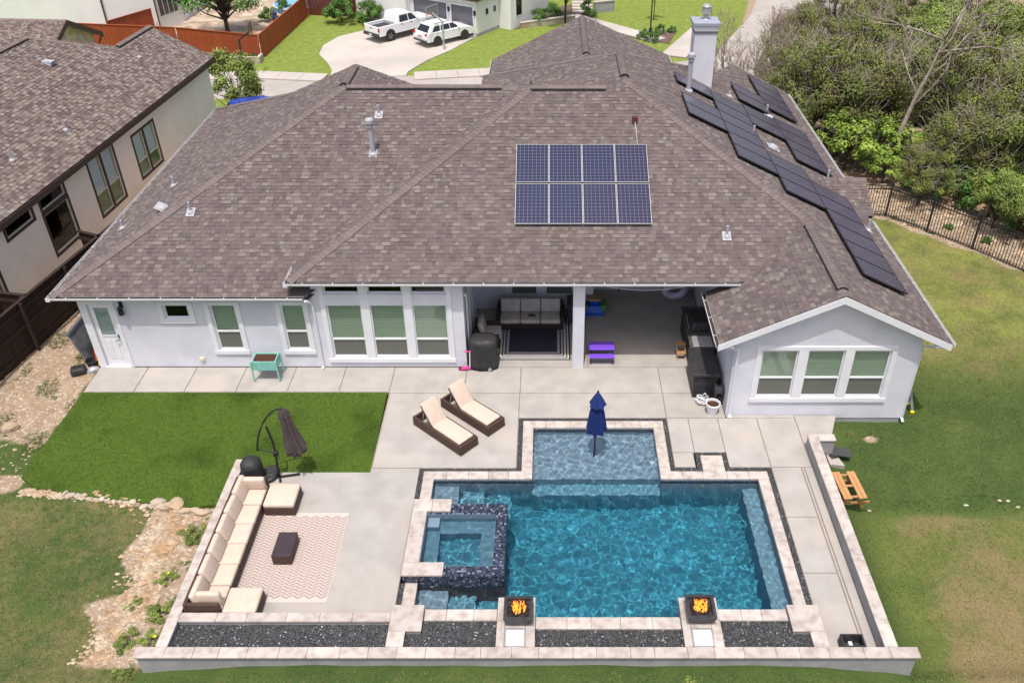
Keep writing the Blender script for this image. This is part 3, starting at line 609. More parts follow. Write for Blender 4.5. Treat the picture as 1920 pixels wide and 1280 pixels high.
for a, b, z, o in [((-14.72, 21.65), (-7.27, 21.65), 2.74, (0, -1)), ((-14.72, 37.35), (-14.72, 21.65), 2.74, (-1, 0)), ((-7.65, 21.65), (5.55, 21.65), 3.24, (0, -1)), ((-7.65, 22.6), (-7.65, 21.65), 3.24, (-1, 0)),
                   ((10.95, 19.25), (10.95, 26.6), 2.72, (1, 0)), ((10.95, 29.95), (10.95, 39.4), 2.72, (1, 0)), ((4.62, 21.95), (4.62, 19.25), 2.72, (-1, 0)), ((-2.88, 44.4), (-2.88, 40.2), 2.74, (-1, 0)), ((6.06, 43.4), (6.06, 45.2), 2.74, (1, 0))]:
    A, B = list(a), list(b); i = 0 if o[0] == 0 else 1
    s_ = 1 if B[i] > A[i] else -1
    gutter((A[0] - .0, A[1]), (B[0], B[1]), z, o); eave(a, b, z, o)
for xx, yy in ((-14.835, 21.535), (-7.765, 21.535)):
    zz = 2.74 if xx < -10 else 3.24; hp('gutter', MB().box(xx, xx + .116, yy, yy + .116, zz - .11, zz - .098).box(xx, xx + .012, yy, yy + .116, zz - .098, zz).box(xx + .012, xx + .116, yy, yy + .012, zz - .098, zz), W_['gutter'])
# gable rake boards
mb = MB()
for s_ in (-1, 1):
    x0 = 7.78; x1 = 7.78 + s_ * 3.19; za, zb = zG + .0, 2.70
    mb.add([(x0, 19.235, za - .02), (x1, 19.235, zb - .0), (x1, 19.235, zb - .2), (x0, 19.235, za - .23), (x0, 19.265, za - .02), (x1, 19.265, zb), (x1, 19.265, zb - .2), (x0, 19.265, za - .23)], [(0, 1, 2, 3), (7, 6, 5, 4), (0, 4, 5, 1), (3, 2, 6, 7), (1, 5, 6, 2)])
    mb.add([(x0, 19.265, za - .21), (x1, 19.265, zb - .19), (x1, 19.56, zb - .19), (x0, 19.56, za - .21)], [(0, 1, 2, 3)])
hp('rake_board', mb, W_['trim'])
mb = MB(); mb.add([(11.13, 26.85, 2.6), (11.13, 28.4, pBb(0, 28.4) - .03), (11.13, 29.95, 2.6), (11.13, 28.4, 2.5), (11.15, 26.85, 2.72), (11.15, 28.4, pBb(0, 28.4)), (11.15, 29.95, 2.72)], [(0, 4, 5, 1), (1, 5, 6, 2), (0, 1, 2, 3)]); hp('rake_board', mb, W_['trim'])
def spout(pts): hp('downspout', MB().tube(pts, .042, 4), W_['trim'])
spout([(-7.22, 21.6, 2.62), (-7.14, 21.8, 2.45), (-7.12, 21.84, 2.3), (-7.12, 21.84, .06), (-7.12, 21.72, .04)])
spout([(4.62, 19.3, 2.6), (4.85, 19.42, 2.5), (5.23, 19.49, 2.36), (5.25, 19.49, .06), (5.25, 19.36, .03)])
spout([(10.95, 19.3, 2.6), (10.6, 19.45, 2.5), (10.36, 19.6, 2.4), (10.36, 19.6, -.15), (10.36, 19.45, -.2)])
# roof furniture ------------------------------------------------------------
def vent(x, y, z, h=.35, r=.04, name='vent_pipe', cap=False, mat='lead'):
    mb = MB(); mb.tube([(x, y, z - .1), (x, y, z + h)], r, 10); mb.lathe([(r + .08, -.02), (r + .07, .03), (r + .015, .09)], 10, (x, y, z)); mb.add([(x - .13, y - .16, pz(x - .13, y - .16, z, y, x) + .03), (x + .13, y - .16, pz(x + .13, y - .16, z, y, x) + .03), (x + .13, y + .14, pz(x + .13, y + .14, z, y, x) + .03), (x - .13, y + .14, pz(x - .13, y + .14, z, y, x) + .03)], [(0, 1, 2, 3)])
    if cap: mb.lathe([(r + .02, h - .02), (r + .055, h), (r + .055, h + .1), (r + .03, h + .14), (.01, h + .16)], 12, (x, y, z)); mb.lathe([(r + .035, h - .12), (r + .035, h - .09)], 12, (x, y, z))
    return hp(name, mb, W_[mat], roof)
slope = [None]
def pz(x, y, z0, y0, x0):
    return z0 + (p * (y - y0) if slope[0] == 'b' else p * (x - x0) if slope[0] == 'l' else -p * (x - x0))
slope[0] = 'b'
vent(-5.75, 26.58, pLb(0, 26.58), 1.05, .085, 'flue_pipe', True); vent(-5.73, 28.1, pLb(0, 28.1), .35); vent(-11.21, 24.44, pLb(0, 24.44), .35); vent(5.31, 23.12, pCb(0, 23.12), .35)
slope[0] = 'l'
vent(-12.9, 27.4, pLl(-12.9, 0), .35); vent(-13.9, 25.2, pLl(-13.9, 0), .3)
slope[0] = 'r'
vent(5.1, 31.4, pR(5.1, 0), 1.25, .09, 'flue_pipe', True); vent(7.35, 29.9, pR(7.35, 0), .35); vent(8.75, 33.9, pR(8.75, 0) , .35); vent(9.95, 28.75, pR(9.95, 0), .4); vent(10.45, 25.4, pR(10.45, 0), .4); vent(7.1, 33.6, pR(7.1, 0), .2)
def dome(x, y, z, ax):
    mb = MB(); mb.m = Matrix.Translation((x, y, z)) @ Matrix.Rotation(math.atan(p), 4, ax); mb.lathe([(.19, 0), (.18, .06), (.12, .11), (.02, .13)], 14); mb.box(-.24, .24, -.24, .24, .0, .025); hp('attic_vent', mb, W_['lead'], roof, smooth=False)
dome(8.0, 29.4, pR(8, 0) + .03, 'Y'); dome(8.75, 33.3, pR(8.75, 0) + .03, 'Y'); dome(-12.35, 25.1, pLl(-12.35, 0) + .03, 'Y')
mb = MB(); mb.box(2.68, 2.86, 27.15, 27.3, pCb(0, 27.2) + .03, pCb(0, 27.2) + .22); bx = hp('junction_box', mb, M('maroon_box', S(92, 50, 50), rough=.6), roof)
hp('conduit', MB().tube([(2.77, 27.15, pCb(0, 27.15) + .08), (2.8, 26.8, pCb(0, 26.8) + .04), (2.8, 26.25, pCb(0, 26.25) + .05)], .012), W_['steel'], roof)
# chimney
ch = MB(); ch.box(5.49, 6.33, 33.5, 34.3, 4.4, 7.06); chim = hp('chimney', ch, W_['wall'])
MB().box(5.46, 6.36, 33.47, 34.33, 7.06, 7.14).build('chimney_band', W_['grey'], chim); MB().box(5.46, 6.36, 33.47, 34.33, 7.14, 7.34).build('chimney_band', W_['trim'], chim)
cc = MB(); cc.box(5.40, 6.42, 33.41, 34.39, 7.34, 7.44); cc.add([(5.40, 33.41, 7.44), (6.42, 33.41, 7.44), (6.42, 34.39, 7.44), (5.40, 34.39, 7.44), (5.91, 33.9, 7.5)], [(0, 1, 4), (1, 2, 4), (2, 3, 4), (3, 0, 4)]); cc.build('chimney_cap', M('cap_metal', (.34, .36, .42), rough=.5, metal=.2), chim)
cc = MB(); cc.lathe([(.17, 7.46), (.1, 7.52), (.1, 7.68), (.17, 7.7), (.17, 7.95), (.14, 8.0), (.01, 8.02)], 14, (5.91, 33.9, 0)); cc.lathe([(.185, 7.7), (.185, 7.73)], 14, (5.91, 33.9, 0)); cc.lathe([(.185, 7.92), (.185, 7.95)], 14, (5.91, 33.9, 0)); cc.build('flue_cap', W_['steel'], chim)
# solar panels ------------------------------------------------------------
def cell_mat(name, base, base2, line, lw, dots):
    m = bpy.data.materials.new(name); m.use_nodes = True; N = m.node_tree.nodes; L = m.node_tree.links; b = N['Principled BSDF']; b.inputs['Roughness'].default_value = .18; b.inputs['Specular IOR Level'].default_value = .5
    tc = N.new('ShaderNodeTexCoord'); sp = N.new('ShaderNodeSeparateXYZ'); L.new(tc.outputs['Object'], sp.inputs[0])
    def fr(sock, pitch, w):
        a = N.new('ShaderNodeMath'); a.operation = 'DIVIDE'; L.new(sock, a.inputs[0]); a.inputs[1].default_value = pitch
        f = N.new('ShaderNodeMath'); f.operation = 'FRACT'; L.new(a.outputs[0], f.inputs[0]); s = N.new('ShaderNodeMath'); s.operation = 'SUBTRACT'; L.new(f.outputs[0], s.inputs[0]); s.inputs[1].default_value = .5
        t = N.new('ShaderNodeMath'); t.operation = 'ABSOLUTE'; L.new(s.outputs[0], t.inputs[0]); r = N.new('ShaderNodeMath'); r.operation = 'GREATER_THAN'; L.new(t.outputs[0], r.inputs[0]); r.inputs[1].default_value = .5 - w; return r.outputs[0]
    fx, fy = fr(sp.outputs[0], .1275, lw), fr(sp.outputs[1], .1275, lw)
    o = N.new('ShaderNodeMath'); o.operation = 'MULTIPLY' if dots else 'MAXIMUM'; L.new(fx, o.inputs[0]); L.new(fy, o.inputs[1])
    oi = N.new('ShaderNodeObjectInfo'); m0 = N.new('ShaderNodeMix'); m0.data_type = 'RGBA'; L.new(oi.outputs['Random'], m0.inputs[0]); m0.inputs[6].default_value = (*base, 1); m0.inputs[7].default_value = (*base2, 1)
    mx = N.new('ShaderNodeMix'); mx.data_type = 'RGBA'; L.new(o.outputs[0], mx.inputs[0]); L.new(m0.outputs[2], mx.inputs[6]); mx.inputs[7].default_value = (*line, 1); L.new(mx.outputs[2], b.inputs['Base Color']); return m
CB_ = cell_mat('blue_cells', S(40, 46, 84, .6), S(54, 48, 78, .6), (.18, .19, .23), .03, False); CK_ = cell_mat('black_cells_sheen', S(84, 76, 98, .72), S(76, 70, 88, .72), (.42, .42, .46), .075, True)  # black cells lightened to purple-grey: sky sheen put into the base colour
PW, PL_ = 1.020, 1.535
def panel_proto(fr, cm):
    mb = MB(); t = .045; f = .013
    for a in ((0, f, 0, PL_), (PW - f, PW, 0, PL_), (f, PW - f, 0, f), (f, PW - f, PL_ - f, PL_)): mb.box(a[0], a[1], a[2], a[3], 0, t)
    me1 = mb.build('tmp', fr).data; C.objects.unlink(bpy.data.objects['tmp']); bpy.data.objects.remove(bpy.data.objects['tmp'])
    o = MB().box(f, PW - f, f, PL_ - f, .008, t - .006).build('tmp2', cm); me2 = o.data; C.objects.unlink(o); bpy.data.objects.remove(o); return me1, me2
PB_, PK_ = panel_proto(W_['frame_alu'], CB_), panel_proto(W_['frame_black'], CK_)
def panel(mat4, proto, label, group):
    o = link('solar_panel', proto[0]); o.matrix_world = mat4; tag(o, label, 'solar panel', group); c = link('cell_sheet', proto[1], o); return o
ang = math.atan(p)
def rail(name, a, b):
    pass
COLW = ['leftmost', 'second from left', 'third from left', 'rightmost']
for r in range(2):
    for c in range(4):
        x = -1.06 + c * 1.04; y = 23.42 + (r * 1.60) * math.cos(ang); z = pCb(0, y) + .1
        panel(Matrix.Translation((x, y, z)) @ Matrix.Rotation(ang, 4, 'X'), PB_, f'blue solar panel, {COLW[c]} in the {"upper" if r else "lower"} row above the patio', 'blue solar panels on the back roof')
hp('panel_rail', MB().box(-1.05, 3.1, 23.75, 23.79, pCb(0, 23.75) + .03, pCb(0, 23.75) + .1).box(-1.05, 3.1, 24.5, 24.54, pCb(0, 24.5) + .03, pCb(0, 24.5) + .1).box(-1.05, 3.1, 25.2, 25.24, pCb(0, 25.2) + .03, pCb(0, 25.2) + .1).box(-1.05, 3.1, 25.95, 25.99, pCb(0, 25.95) + .03, pCb(0, 25.95) + .1), W_['frame_black'], roof)
def rpan(xlow, y0, n, desc):
    for i in range(n):
        z = pR(xlow, 0) + .11
        ordn = ['nearest', 'second', 'third', 'fourth', 'fifth', 'sixth'][i]
        # local x -> world +Y, local y -> up-slope (-X)
        m = Matrix(((0, -math.cos(ang), 0, xlow), (1, 0, 0, y0 + i * 1.045), (0, math.sin(ang), 0, z), (0, 0, 0, 1)))
        n_ = Vector((math.sin(ang), 0, math.cos(ang)))
        m[0][2], m[1][2], m[2][2] = n_.x, n_.y, n_.z
        panel(m, PK_, f'black solar panel, {ordn} from the pool in {desc}' if n > 1 else f'single black solar panel {desc}', 'black solar panels on the side roof')
for a in [(6.06, 31.6, 1, 'at the foot of the chimney beside the tall flue'), (6.06, 28.3, 2, 'the pair below the tall flue'), (7.45, 26.25, 6, 'the long upper row of six'), (8.84, 25.08, 3, 'the middle row of three'), (10.2, 21.02, 6, 'the row of six beside the gable'),
          (10.2, 34.35, 4, 'the far row of four'), (8.84, 33.45, 2, 'the farthest pair'), (8.84, 30.85, 2, 'the mid-slope pair by the round vent'), (10.2, 29.05, 4, 'the eave row of four')]: rpan(*a)
# ---------------------------------------------------------------- patio slabs
pb = MB()
for a in [(-14.15, -4.87, 20.6, 21.88), (-4.87, 5.12, 20.55, 21.9), (-4.87, -.9, 17.25, 20.55), (-.9, 5.12, 19.4, 20.55), (-8.13, -3.53, 12.27, 17.12), (3.4, 7.7, 17.95, 19.4), (4.9, 7.15, 17.33, 17.95), (3.4, 3.98, 17.33, 17.95), (6.02, 7.15, 11.4, 17.33), (-2.6, 5.12, 21.9, 26.5)]: pb.box(a[0], a[1], a[2], a[3], -.14, -.022)
patio = struct(pb.build('patio', W_['joint']))
def slab(x0, x1, y0, y1, g=.011):
    MB().rbox(x0 + g, x1 - g, y0 + g, y1 - g, -.1, 0, .006, 1).build('paving_slab', W_['concrete'], patio)
ex = [-14.15, -12.63, -11.1, -9.54, -7.97, -6.4, -4.87]
for a, b in zip(ex[:-1], ex[1:]): slab(a, b, 20.62, 21.88)
for a, b in ((-4.87, -2.6), (-2.6, -.9), (-.9, 3.4), (3.4, 5.13)): slab(a, b, 20.56, 21.86)
slab(-4.84, -.91, 17.3, 20.56); slab(-.91, 3.4, 19.4, 20.56); slab(3.4, 5.13, 19.41, 20.56)
slab(3.4, 4.02, 17.92, 19.4); slab(3.4, 3.97, 17.33, 17.92); slab(4.02, 4.88, 17.92, 19.4); slab(4.88, 6.02, 17.33, 19.4); slab(6.02, 7.13, 17.33, 19.4); slab(5.15, 7.13, 19.4, 19.54, .004)
MB().prism([(7.14, 18.24), (7.86, 18.24), (8.36, 19.5), (7.14, 19.5)], -.34, -.001).build('paving_slab', W_['concrete'], patio)
for y0, y1 in ((15.5, 17.33), (13.7, 15.5), (11.42, 13.7)): slab(6.02, 6.83, y0, y1)
slab(6.85, 6.90, 11.42, 17.33, .003); slab(6.92, 7.14, 11.42, 17.33)
MB().prism([(-8.13, 12.26), (-3.54, 12.26), (-3.54, 17.28), (-4.85, 17.28), (-4.85, 17.12), (-8.13, 17.12)], -.1, 0).build('paving_slab', W_['concrete'], patio)
slab(-2.58, 1.2, 21.87, 26.45); slab(1.2, 5.12, 21.87, 26.5)
MB().prism([(7.72, 17.6), (8.12, 17.55), (8.0, 18.0), (7.72, 18.05)], -.32, -.16).build('paving_slab', W_['concrete'], patio)
# ---------------------------------------------------------------- artificial turf
TP = [(-14.16, 20.6), (-4.92, 20.6), (-4.86, 17.13), (-8.4, 17.13), (-8.55, 15.95), (-9.3, 15.85), (-10.4, 16.0), (-11.5, 16.15), (-12.6, 16.3), (-13.7, 16.6), (-14.2, 16.95)]
tm = M('artificial_turf_mat', S(72, 94, 32, .80), S(84, 106, 40, .80), scale=30, rough=.9, bump=.3, bscale=140, bdist=.012, spec=.15, c3=S(60, 86, 26, .6), scale3=.7, world=True)
tf = struct(MB().prism(TP, -.12, -.012).build('artificial_turf', tm)); tf['label'] = 'bright green artificial turf between the walk and the rock ledge'
def inpoly(x, y, P):
    r = np.zeros(x.shape, bool); n = len(P)
    for i in range(n):
        (x0, y0), (x1, y1) = P[i], P[(i + 1) % n]
        c = ((y0 > y) != (y1 > y)) & (x < (x1 - x0) * (y - y0) / (y1 - y0 + 1e-12) + x0); r ^= c
    return r
def blades(name, x, y, z, hmin, hmax, w, cols, mat, seed=1, label=None):
    g = np.random.RandomState(seed); n = len(x); V = np.zeros((n, 6, 3)); th = g.rand(n, 2) * 6.283; h = g.uniform(hmin, hmax, (n, 2)); ln = g.uniform(-1.7, 1.7, (n, 2, 2))
    base = np.stack([x, y, z], -1)
    for k in range(2):
        dx = np.stack([np.cos(th[:, k]) * w, np.sin(th[:, k]) * w, 0 * x], -1)
        V[:, 3 * k] = base - dx; V[:, 3 * k + 1] = base + dx
        V[:, 3 * k + 2] = base + np.stack([ln[:, k, 0] * h[:, k], ln[:, k, 1] * h[:, k], h[:, k]], -1)
    me = bpy.data.meshes.new(name); f = np.arange(n * 6).reshape(-1, 3); me.from_pydata(V.reshape(-1, 3).tolist(), [], f.tolist())
    ca = me.color_attributes.new('Col', 'FLOAT_COLOR', 'POINT'); cc = np.ones((n, 6, 4)); cc[:, :, :3] = cols[:, None, :]; ca.data.foreach_set('color', cc.ravel()); me.materials.append(mat)
    o = link(name, me); o['kind'] = 'stuff'
    if label: o['label'] = label; o['category'] = 'grass'
    return o
bladem = M('grass_blade', (1, 1, 1), rough=.85, attr=True, spec=.15)
g_ = np.random.RandomState(5)
x = g_.uniform(-14.2, -4.8, 26000); y = g_.uniform(15.8, 20.65, 26000); k = inpoly(x, y, TP); x, y = x[k], y[k]
c = np.array(S(82, 104, 38, .92)) * g_.uniform(.7, 1.25, (len(x), 1))
blades('turf_pile', x, y, np.full(len(x), -.014), .015, .035, .01, c, bladem, 2, 'short artificial grass pile standing on the turf')
# lawn blades
n = 230000; x = g_.uniform(-17, 19, n); y = g_.uniform(9.5, 33, n)
keep = ((x > 7.55) & ~((x < 10.4) & (y > 19.45)) & ~((y > 26) & (x < 11.3))) | (y < 10.98) | ((x < -8.5) & (y < 16.4))
keep &= ~((x > 7.0) & (x < 7.6) & (y > 11) & (y < 18)); keep &= ~((x > 7.6) & (x < 8.5) & (y > 17.4) & (y < 19.6))
x, y = x[keep], y[keep]; a, b_, c_, yl = masks(x, y); keep = (g_.rand(len(x)) > a * 1.25) & (g_.rand(len(x)) > b_ * .75); x, y, b_, yl = x[keep], y[keep], b_[keep], yl[keep]
col = np.array(S(76, 96, 48, .86))[None] * (1 - b_[:, None]) + np.array(S(158, 146, 98, .8))[None] * b_[:, None]; col = col * (1 - .8 * yl[:, None]) + np.array(S(138, 140, 76, .95))[None] * .8 * yl[:, None]; col = col * g_.uniform(.75, 1.3, (len(x), 1))
blades('lawn_grass', x, y, hgt(x, y) - .004, .018, .05, .012, col, bladem, 3, 'green and straw-coloured lawn grass around the pool walls')
n = 5000; x = g_.uniform(-16.6, -14.2, n); y = g_.uniform(16, 24, n); kk = (np.sin(x * 3.1 + y) * np.sin(y * 2.2 - x) > .45); x, y = x[kk], y[kk]
blades('weedy_grass', x, y, hgt(x, y) - .005, .04, .1, .012, np.array(S(78, 98, 44, .85)) * g_.uniform(.7, 1.3, (len(x), 1)), bladem, 4, 'weedy grass tufts on the dirt strip beside the wooden fence')
# ---------------------------------------------------------------- pool
pool = thing('swimming_pool', 'blue in-ground pool with tanning ledge, steps and travertine coping', 'pool', (1.2, 14.8, 0))
def pp(name, mb, mat, parent=None, **k):
    o = mb.build(name, mat, parent or pool, world=(parent is None), **k); return o
x0, x1, y0, y1 = -3.10, 5.57, 12.40, 16.86; yf, ym = 12.40, 12.19
sh = MB(); sh.box(x0 - .35, x1 + .35, 12.1, y1 + .35, -1.75, -1.5)
sh.box(x0 - .3, x0, 12.45, y1, -1.5, -.05); sh.box(x1, x1 + .3, 12.45, y1, -1.5, -.05); sh.box(x0 - .3, -.47, y1, y1 + .3, -1.5, -.05); sh.box(2.97, x1 + .3, y1, y1 + .3, -1.5, -.05)
sh.box(x0, -1.15, 12.12, yf, -1.5, .28); sh.box(3.75, x1, 12.12, yf, -1.5, .28); sh.box(-1.15, 3.75, 11.9, ym, -1.5, .28)
sh.box(-.47 - .3, -.47, y1 + .3, 18.95, -.6, -.05); sh.box(2.97, 3.27, y1 + .3, 18.95, -.6, -.05); sh.box(-.77, 3.27, 18.95, 19.25, -.6, -.05)
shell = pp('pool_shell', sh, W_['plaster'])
REC = [shell]
def step(name, *b): o = pp(name, MB().box(*b), W_['plaster']); REC.append(o); return o
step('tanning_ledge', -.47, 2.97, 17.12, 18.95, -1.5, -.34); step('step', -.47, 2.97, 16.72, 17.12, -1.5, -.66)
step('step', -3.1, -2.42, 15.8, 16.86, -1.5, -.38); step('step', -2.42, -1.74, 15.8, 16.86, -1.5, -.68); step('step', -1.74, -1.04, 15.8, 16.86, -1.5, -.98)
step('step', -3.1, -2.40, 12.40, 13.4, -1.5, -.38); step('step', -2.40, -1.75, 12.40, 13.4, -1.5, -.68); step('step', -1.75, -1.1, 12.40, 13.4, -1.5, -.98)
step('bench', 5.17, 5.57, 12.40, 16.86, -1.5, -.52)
def mosaic(name, quads, parent=None, pitch=.05, pal=None, dens=1):
    mb = MB(); r = random.Random(len(quads) * 7 + 3)
    pal = pal or [S(40, 46, 66), S(22, 25, 38), S(84, 90, 110), S(50, 58, 82), S(128, 134, 150), S(28, 31, 42), S(64, 70, 84), S(42, 50, 76)]
    for o, u, v, nrm in quads:
        o, u, v, nrm = map(Vector, (o, u, v, nrm)); nu, nv = max(1, int(u.length / pitch)), max(1, int(v.length / pitch))
        for i in range(nu):
            for j in range(nv):
                a = o + u * ((i + .07) / nu) + v * ((j + .07) / nv); du, dv = u * (.86 / nu), v * (.86 / nv); h = nrm * r.uniform(.002, .006)
                mb.add([tuple(q) for q in (a + h, a + du + h, a + du + dv + h, a + dv + h)], [(0, 1, 2, 3)], tuple(e * .9 for e in r.choice(pal)))
    return tag(pp(name, mb, W_['mosaic'], parent), kind='stuff')
def tileband(xa, ya, xb, yb, n): return ((xa, ya, -.19), (xb - xa, yb - ya, 0), (0, 0, .14), n)
mosaic('waterline_tile', [tileband(x0, 13.4, x0, y0, (1, 0, 0)), tileband(x0, y1, x0, 15.84, (1, 0, 0)), tileband(x1, y0, x1, y1, (-1, 0, 0)), tileband(x0, y1, -.47, y1, (0, -1, 0)), tileband(2.97, y1, x1, y1, (0, -1, 0)),
                        tileband(-.47, y1, -.47, 18.95, (1, 0, 0)), tileband(2.97, 18.95, 2.97, y1, (-1, 0, 0)), tileband(-.47, 18.95, 2.97, 18.95, (0, -1, 0)), tileband(-.32, ym, 2.9, ym, (0, 1, 0))], pal=[S(26, 32, 48), S(18, 22, 34), S(40, 48, 66), S(30, 38, 60)])
def stones(parent, rects, z, th=.05, L0=.61, name='coping_stone', seed=0, world=True):
    r = random.Random(seed + 5)
    for (a, b, c, d) in rects:
        lx, ly = b - a, d - c; ax = 0 if lx >= ly else 1; L_ = max(lx, ly); n = max(1, round(L_ / (L0 * r.uniform(.85, 1.15)))) ; g = .0025
        cuts = [i / n for i in range(n + 1)]
        for i in range(1, n): cuts[i] += r.uniform(-.12, .12) / n
        for s, e in zip(cuts[:-1], cuts[1:]):
            q = (a + lx * s + g, a + lx * e - g, c + g, d - g) if ax == 0 else (a + g, b - g, c + ly * s + g, c + ly * e - g)
            o = MB().rbox(*q, z - th, z + r.uniform(-.0015, .0015), .008, 1).build(name, W_['trav'], parent, world=world and parent.type == 'EMPTY')
cz = .015; w = .30
stones(pool, [(-.47 - w, -.47, y1 + w, 18.95), (2.97, 2.97 + w, y1 + w, 18.95), (-.47 - w, 2.97 + w, 18.95, 19.25), (x0 - w, -.47, y1, y1 + w), (2.97, x1 + w, y1, y1 + w), (x0 - w, x0, 15.84, y1), (x0 - w, x0, 12.47, 13.4), (x1, x1 + w, 12.47, y1), (4.15, 4.75, y1 + w, 17.79)], cz, seed=1)
stones(pool, [(-2.78, -1.17, 12.10, yf), (3.74, 5.26, 12.10, yf), (-.31, 2.87, 11.88, ym)], .34, .055, seed=2)
# water ------------------------------------------------------------
def water(name, cells, zc, amp, step_, seed, ripples=(), lam=(.085, .5), nw=72):
    r = np.random.RandomState(seed); W = [(r.uniform(*lam), r.uniform(0, 6.283), r.uniform(0, 6.283)) for _ in range(nw)]
    vs = []; fs = []; off = 0
    for (a, b, c, d) in cells:
        nx_, ny_ = int((b - a) / step_) + 1, int((d - c) / step_) + 1; X, Y = np.meshgrid(np.linspace(a, b, nx_), np.linspace(c, d, ny_), indexing='ij'); Z = np.zeros_like(X)
        for l, t, ph in W: kk = 6.283 / l; Z += amp * l * np.sin(kk * (X * math.cos(t) + Y * math.sin(t)) + ph)
        if ripples: Z *= 1 + 1.3 * sm(16.9, 17.6, Y) + .5 * sm(-1.0, -1.6, X)
        for rx, ry, ra in ripples:
            D = np.hypot(X - rx, Y - ry); Z += ra * np.sin(D * 30) * np.exp(-D * 1.3)
        Z = Z + zc; ii = np.arange(nx_ * ny_).reshape(nx_, ny_) + off; off += nx_ * ny_
        vs += np.stack([X, Y, Z], -1).reshape(-1, 3).tolist(); fs += np.stack([ii[:-1, :-1], ii[1:, :-1], ii[1:, 1:], ii[:-1, 1:]], -1).reshape(-1, 4).tolist()
    mb = MB(); mb.v = vs; mb.f = fs; mb.c = [None] * len(fs); mb.mi = [0] * len(fs)
    o = pp(name, mb, W_['water'], smooth=True); o.cycles.is_caustics_caster = True; return o
water('pool_water', [(x0 + .001, x1 - .001, ym + .001, y1), (-.469, 2.969, y1, 18.949)], -.10, .0025, .016, 3, [(.45, 18.15, .0035), (1.95, 18.15, .0035)])
# spa ------------------------------------------------------------
sp_ = MB(); A, B, Cc, D = -3.10, -1.08, 13.40, 15.72
sp_.box(-3.45, A + .01, Cc, 15.84, -.9, .25); sp_.box(A, B, D - .29, D, -1.5, .24); sp_.box(A, B, Cc, Cc + .29, -1.5, .24); sp_.box(B - .27, B, Cc + .29, D - .29, -1.5, .24)
sp_.box(A, B - .27, Cc + .29, D - .29, -1.4, -.85)
spa = pp('spa_wall', sp_, W_['grout']); REC.append(spa)
sb = MB(); xa, xb, ya, yb = A + .01, B - .27, Cc + .29, D - .29
sb.box(xa, -2.74, ya, yb, -.85, -.28); sb.box(-1.72, xb, ya, yb, -.85, -.28); sb.box(-2.74, -1.72, ya, 14.02, -.85, -.28); sb.box(-2.74, -1.72, 15.02, yb, -.85, -.28); sb.box(-2.74, -1.72, 14.02, 15.02, -.86, -.80); sb.box(xa + .02, -2.78, 15.1, yb - .02, -.28, .0)
sb.box(xa, xa + .004, ya, yb, -.28, .22); sb.box(xb - .004, xb, ya, yb, -.28, .22); sb.box(xa, xb, ya, ya + .004, -.28, .22); sb.box(xa, xb, yb - .004, yb, -.28, .22)
REC.append(pp('spa_bench', sb, W_['spaplaster']))
ft = MB(); ft.lathe([(.12, -.8), (.12, -.785), (.09, -.775), (.01, -.772)], 16, (-2.22, 14.42, 0)); REC.append(pp('drain_cover', ft, W_['spaplaster']))
for jx in (-2.62, -2.0):
    j = MB(); j.m = Matrix.Translation((jx, yb - .006, -.02)) @ Matrix.Rotation(math.radians(90), 4, 'X'); j.lathe([(.045, 0), (.045, .012), (.03, .016), (.01, .01)], 12); pp('jet', j, W_['cream'])
for jx in (-1.9, 4.1, 4.9):
    j = MB(); j.m = Matrix.Translation((jx, y1 - .006, -.32)) @ Matrix.Rotation(math.radians(90), 4, 'X'); j.lathe([(.05, 0), (.05, .012), (.03, .016), (.01, .01)], 12); pp('return_fitting', j, W_['cream'])
water('spa_water', [(xa + .005, xb - .005, ya + .005, yb - .005)], .165, .00035, .03, 9, nw=30)
zt = .24
mosaic('spa_mosaic', [((B - .27, Cc, zt), (.27, 0, 0), (0, D - Cc, 0), (0, 0, 1)), ((-2.5, D - .29, zt), (B - .27 + 2.5, 0, 0), (0, .29, 0), (0, 0, 1)), ((-2.5, Cc, zt), (B - .27 + 2.5, 0, 0), (0, .29, 0), (0, 0, 1)),
                      ((-3.45, Cc, -.2), (2.37, 0, 0), (0, 0, .44), (0, -1, 0)), ((B, Cc, -.25), (0, D - Cc, 0), (0, 0, .49), (1, 0, 0)), ((A, D, -.25), (B - A, 0, 0), (0, 0, .49), (0, 1, 0)),
                      ((xa, yb, .17), (xb - xa, 0, 0), (0, 0, .07), (0, -1, 0)), ((xb, ya, .17), (0, yb - ya, 0), (0, 0, .07), (-1, 0, 0))])
stones(pool, [(-3.47, -3.09, 13.78, 15.42), (-3.47, -2.5, 15.42, 15.84), (-3.47, -2.5, 13.38, 13.78)], .30, .06, .7, seed=4)
for o in REC: o.cycles.is_caustics_receiver = True
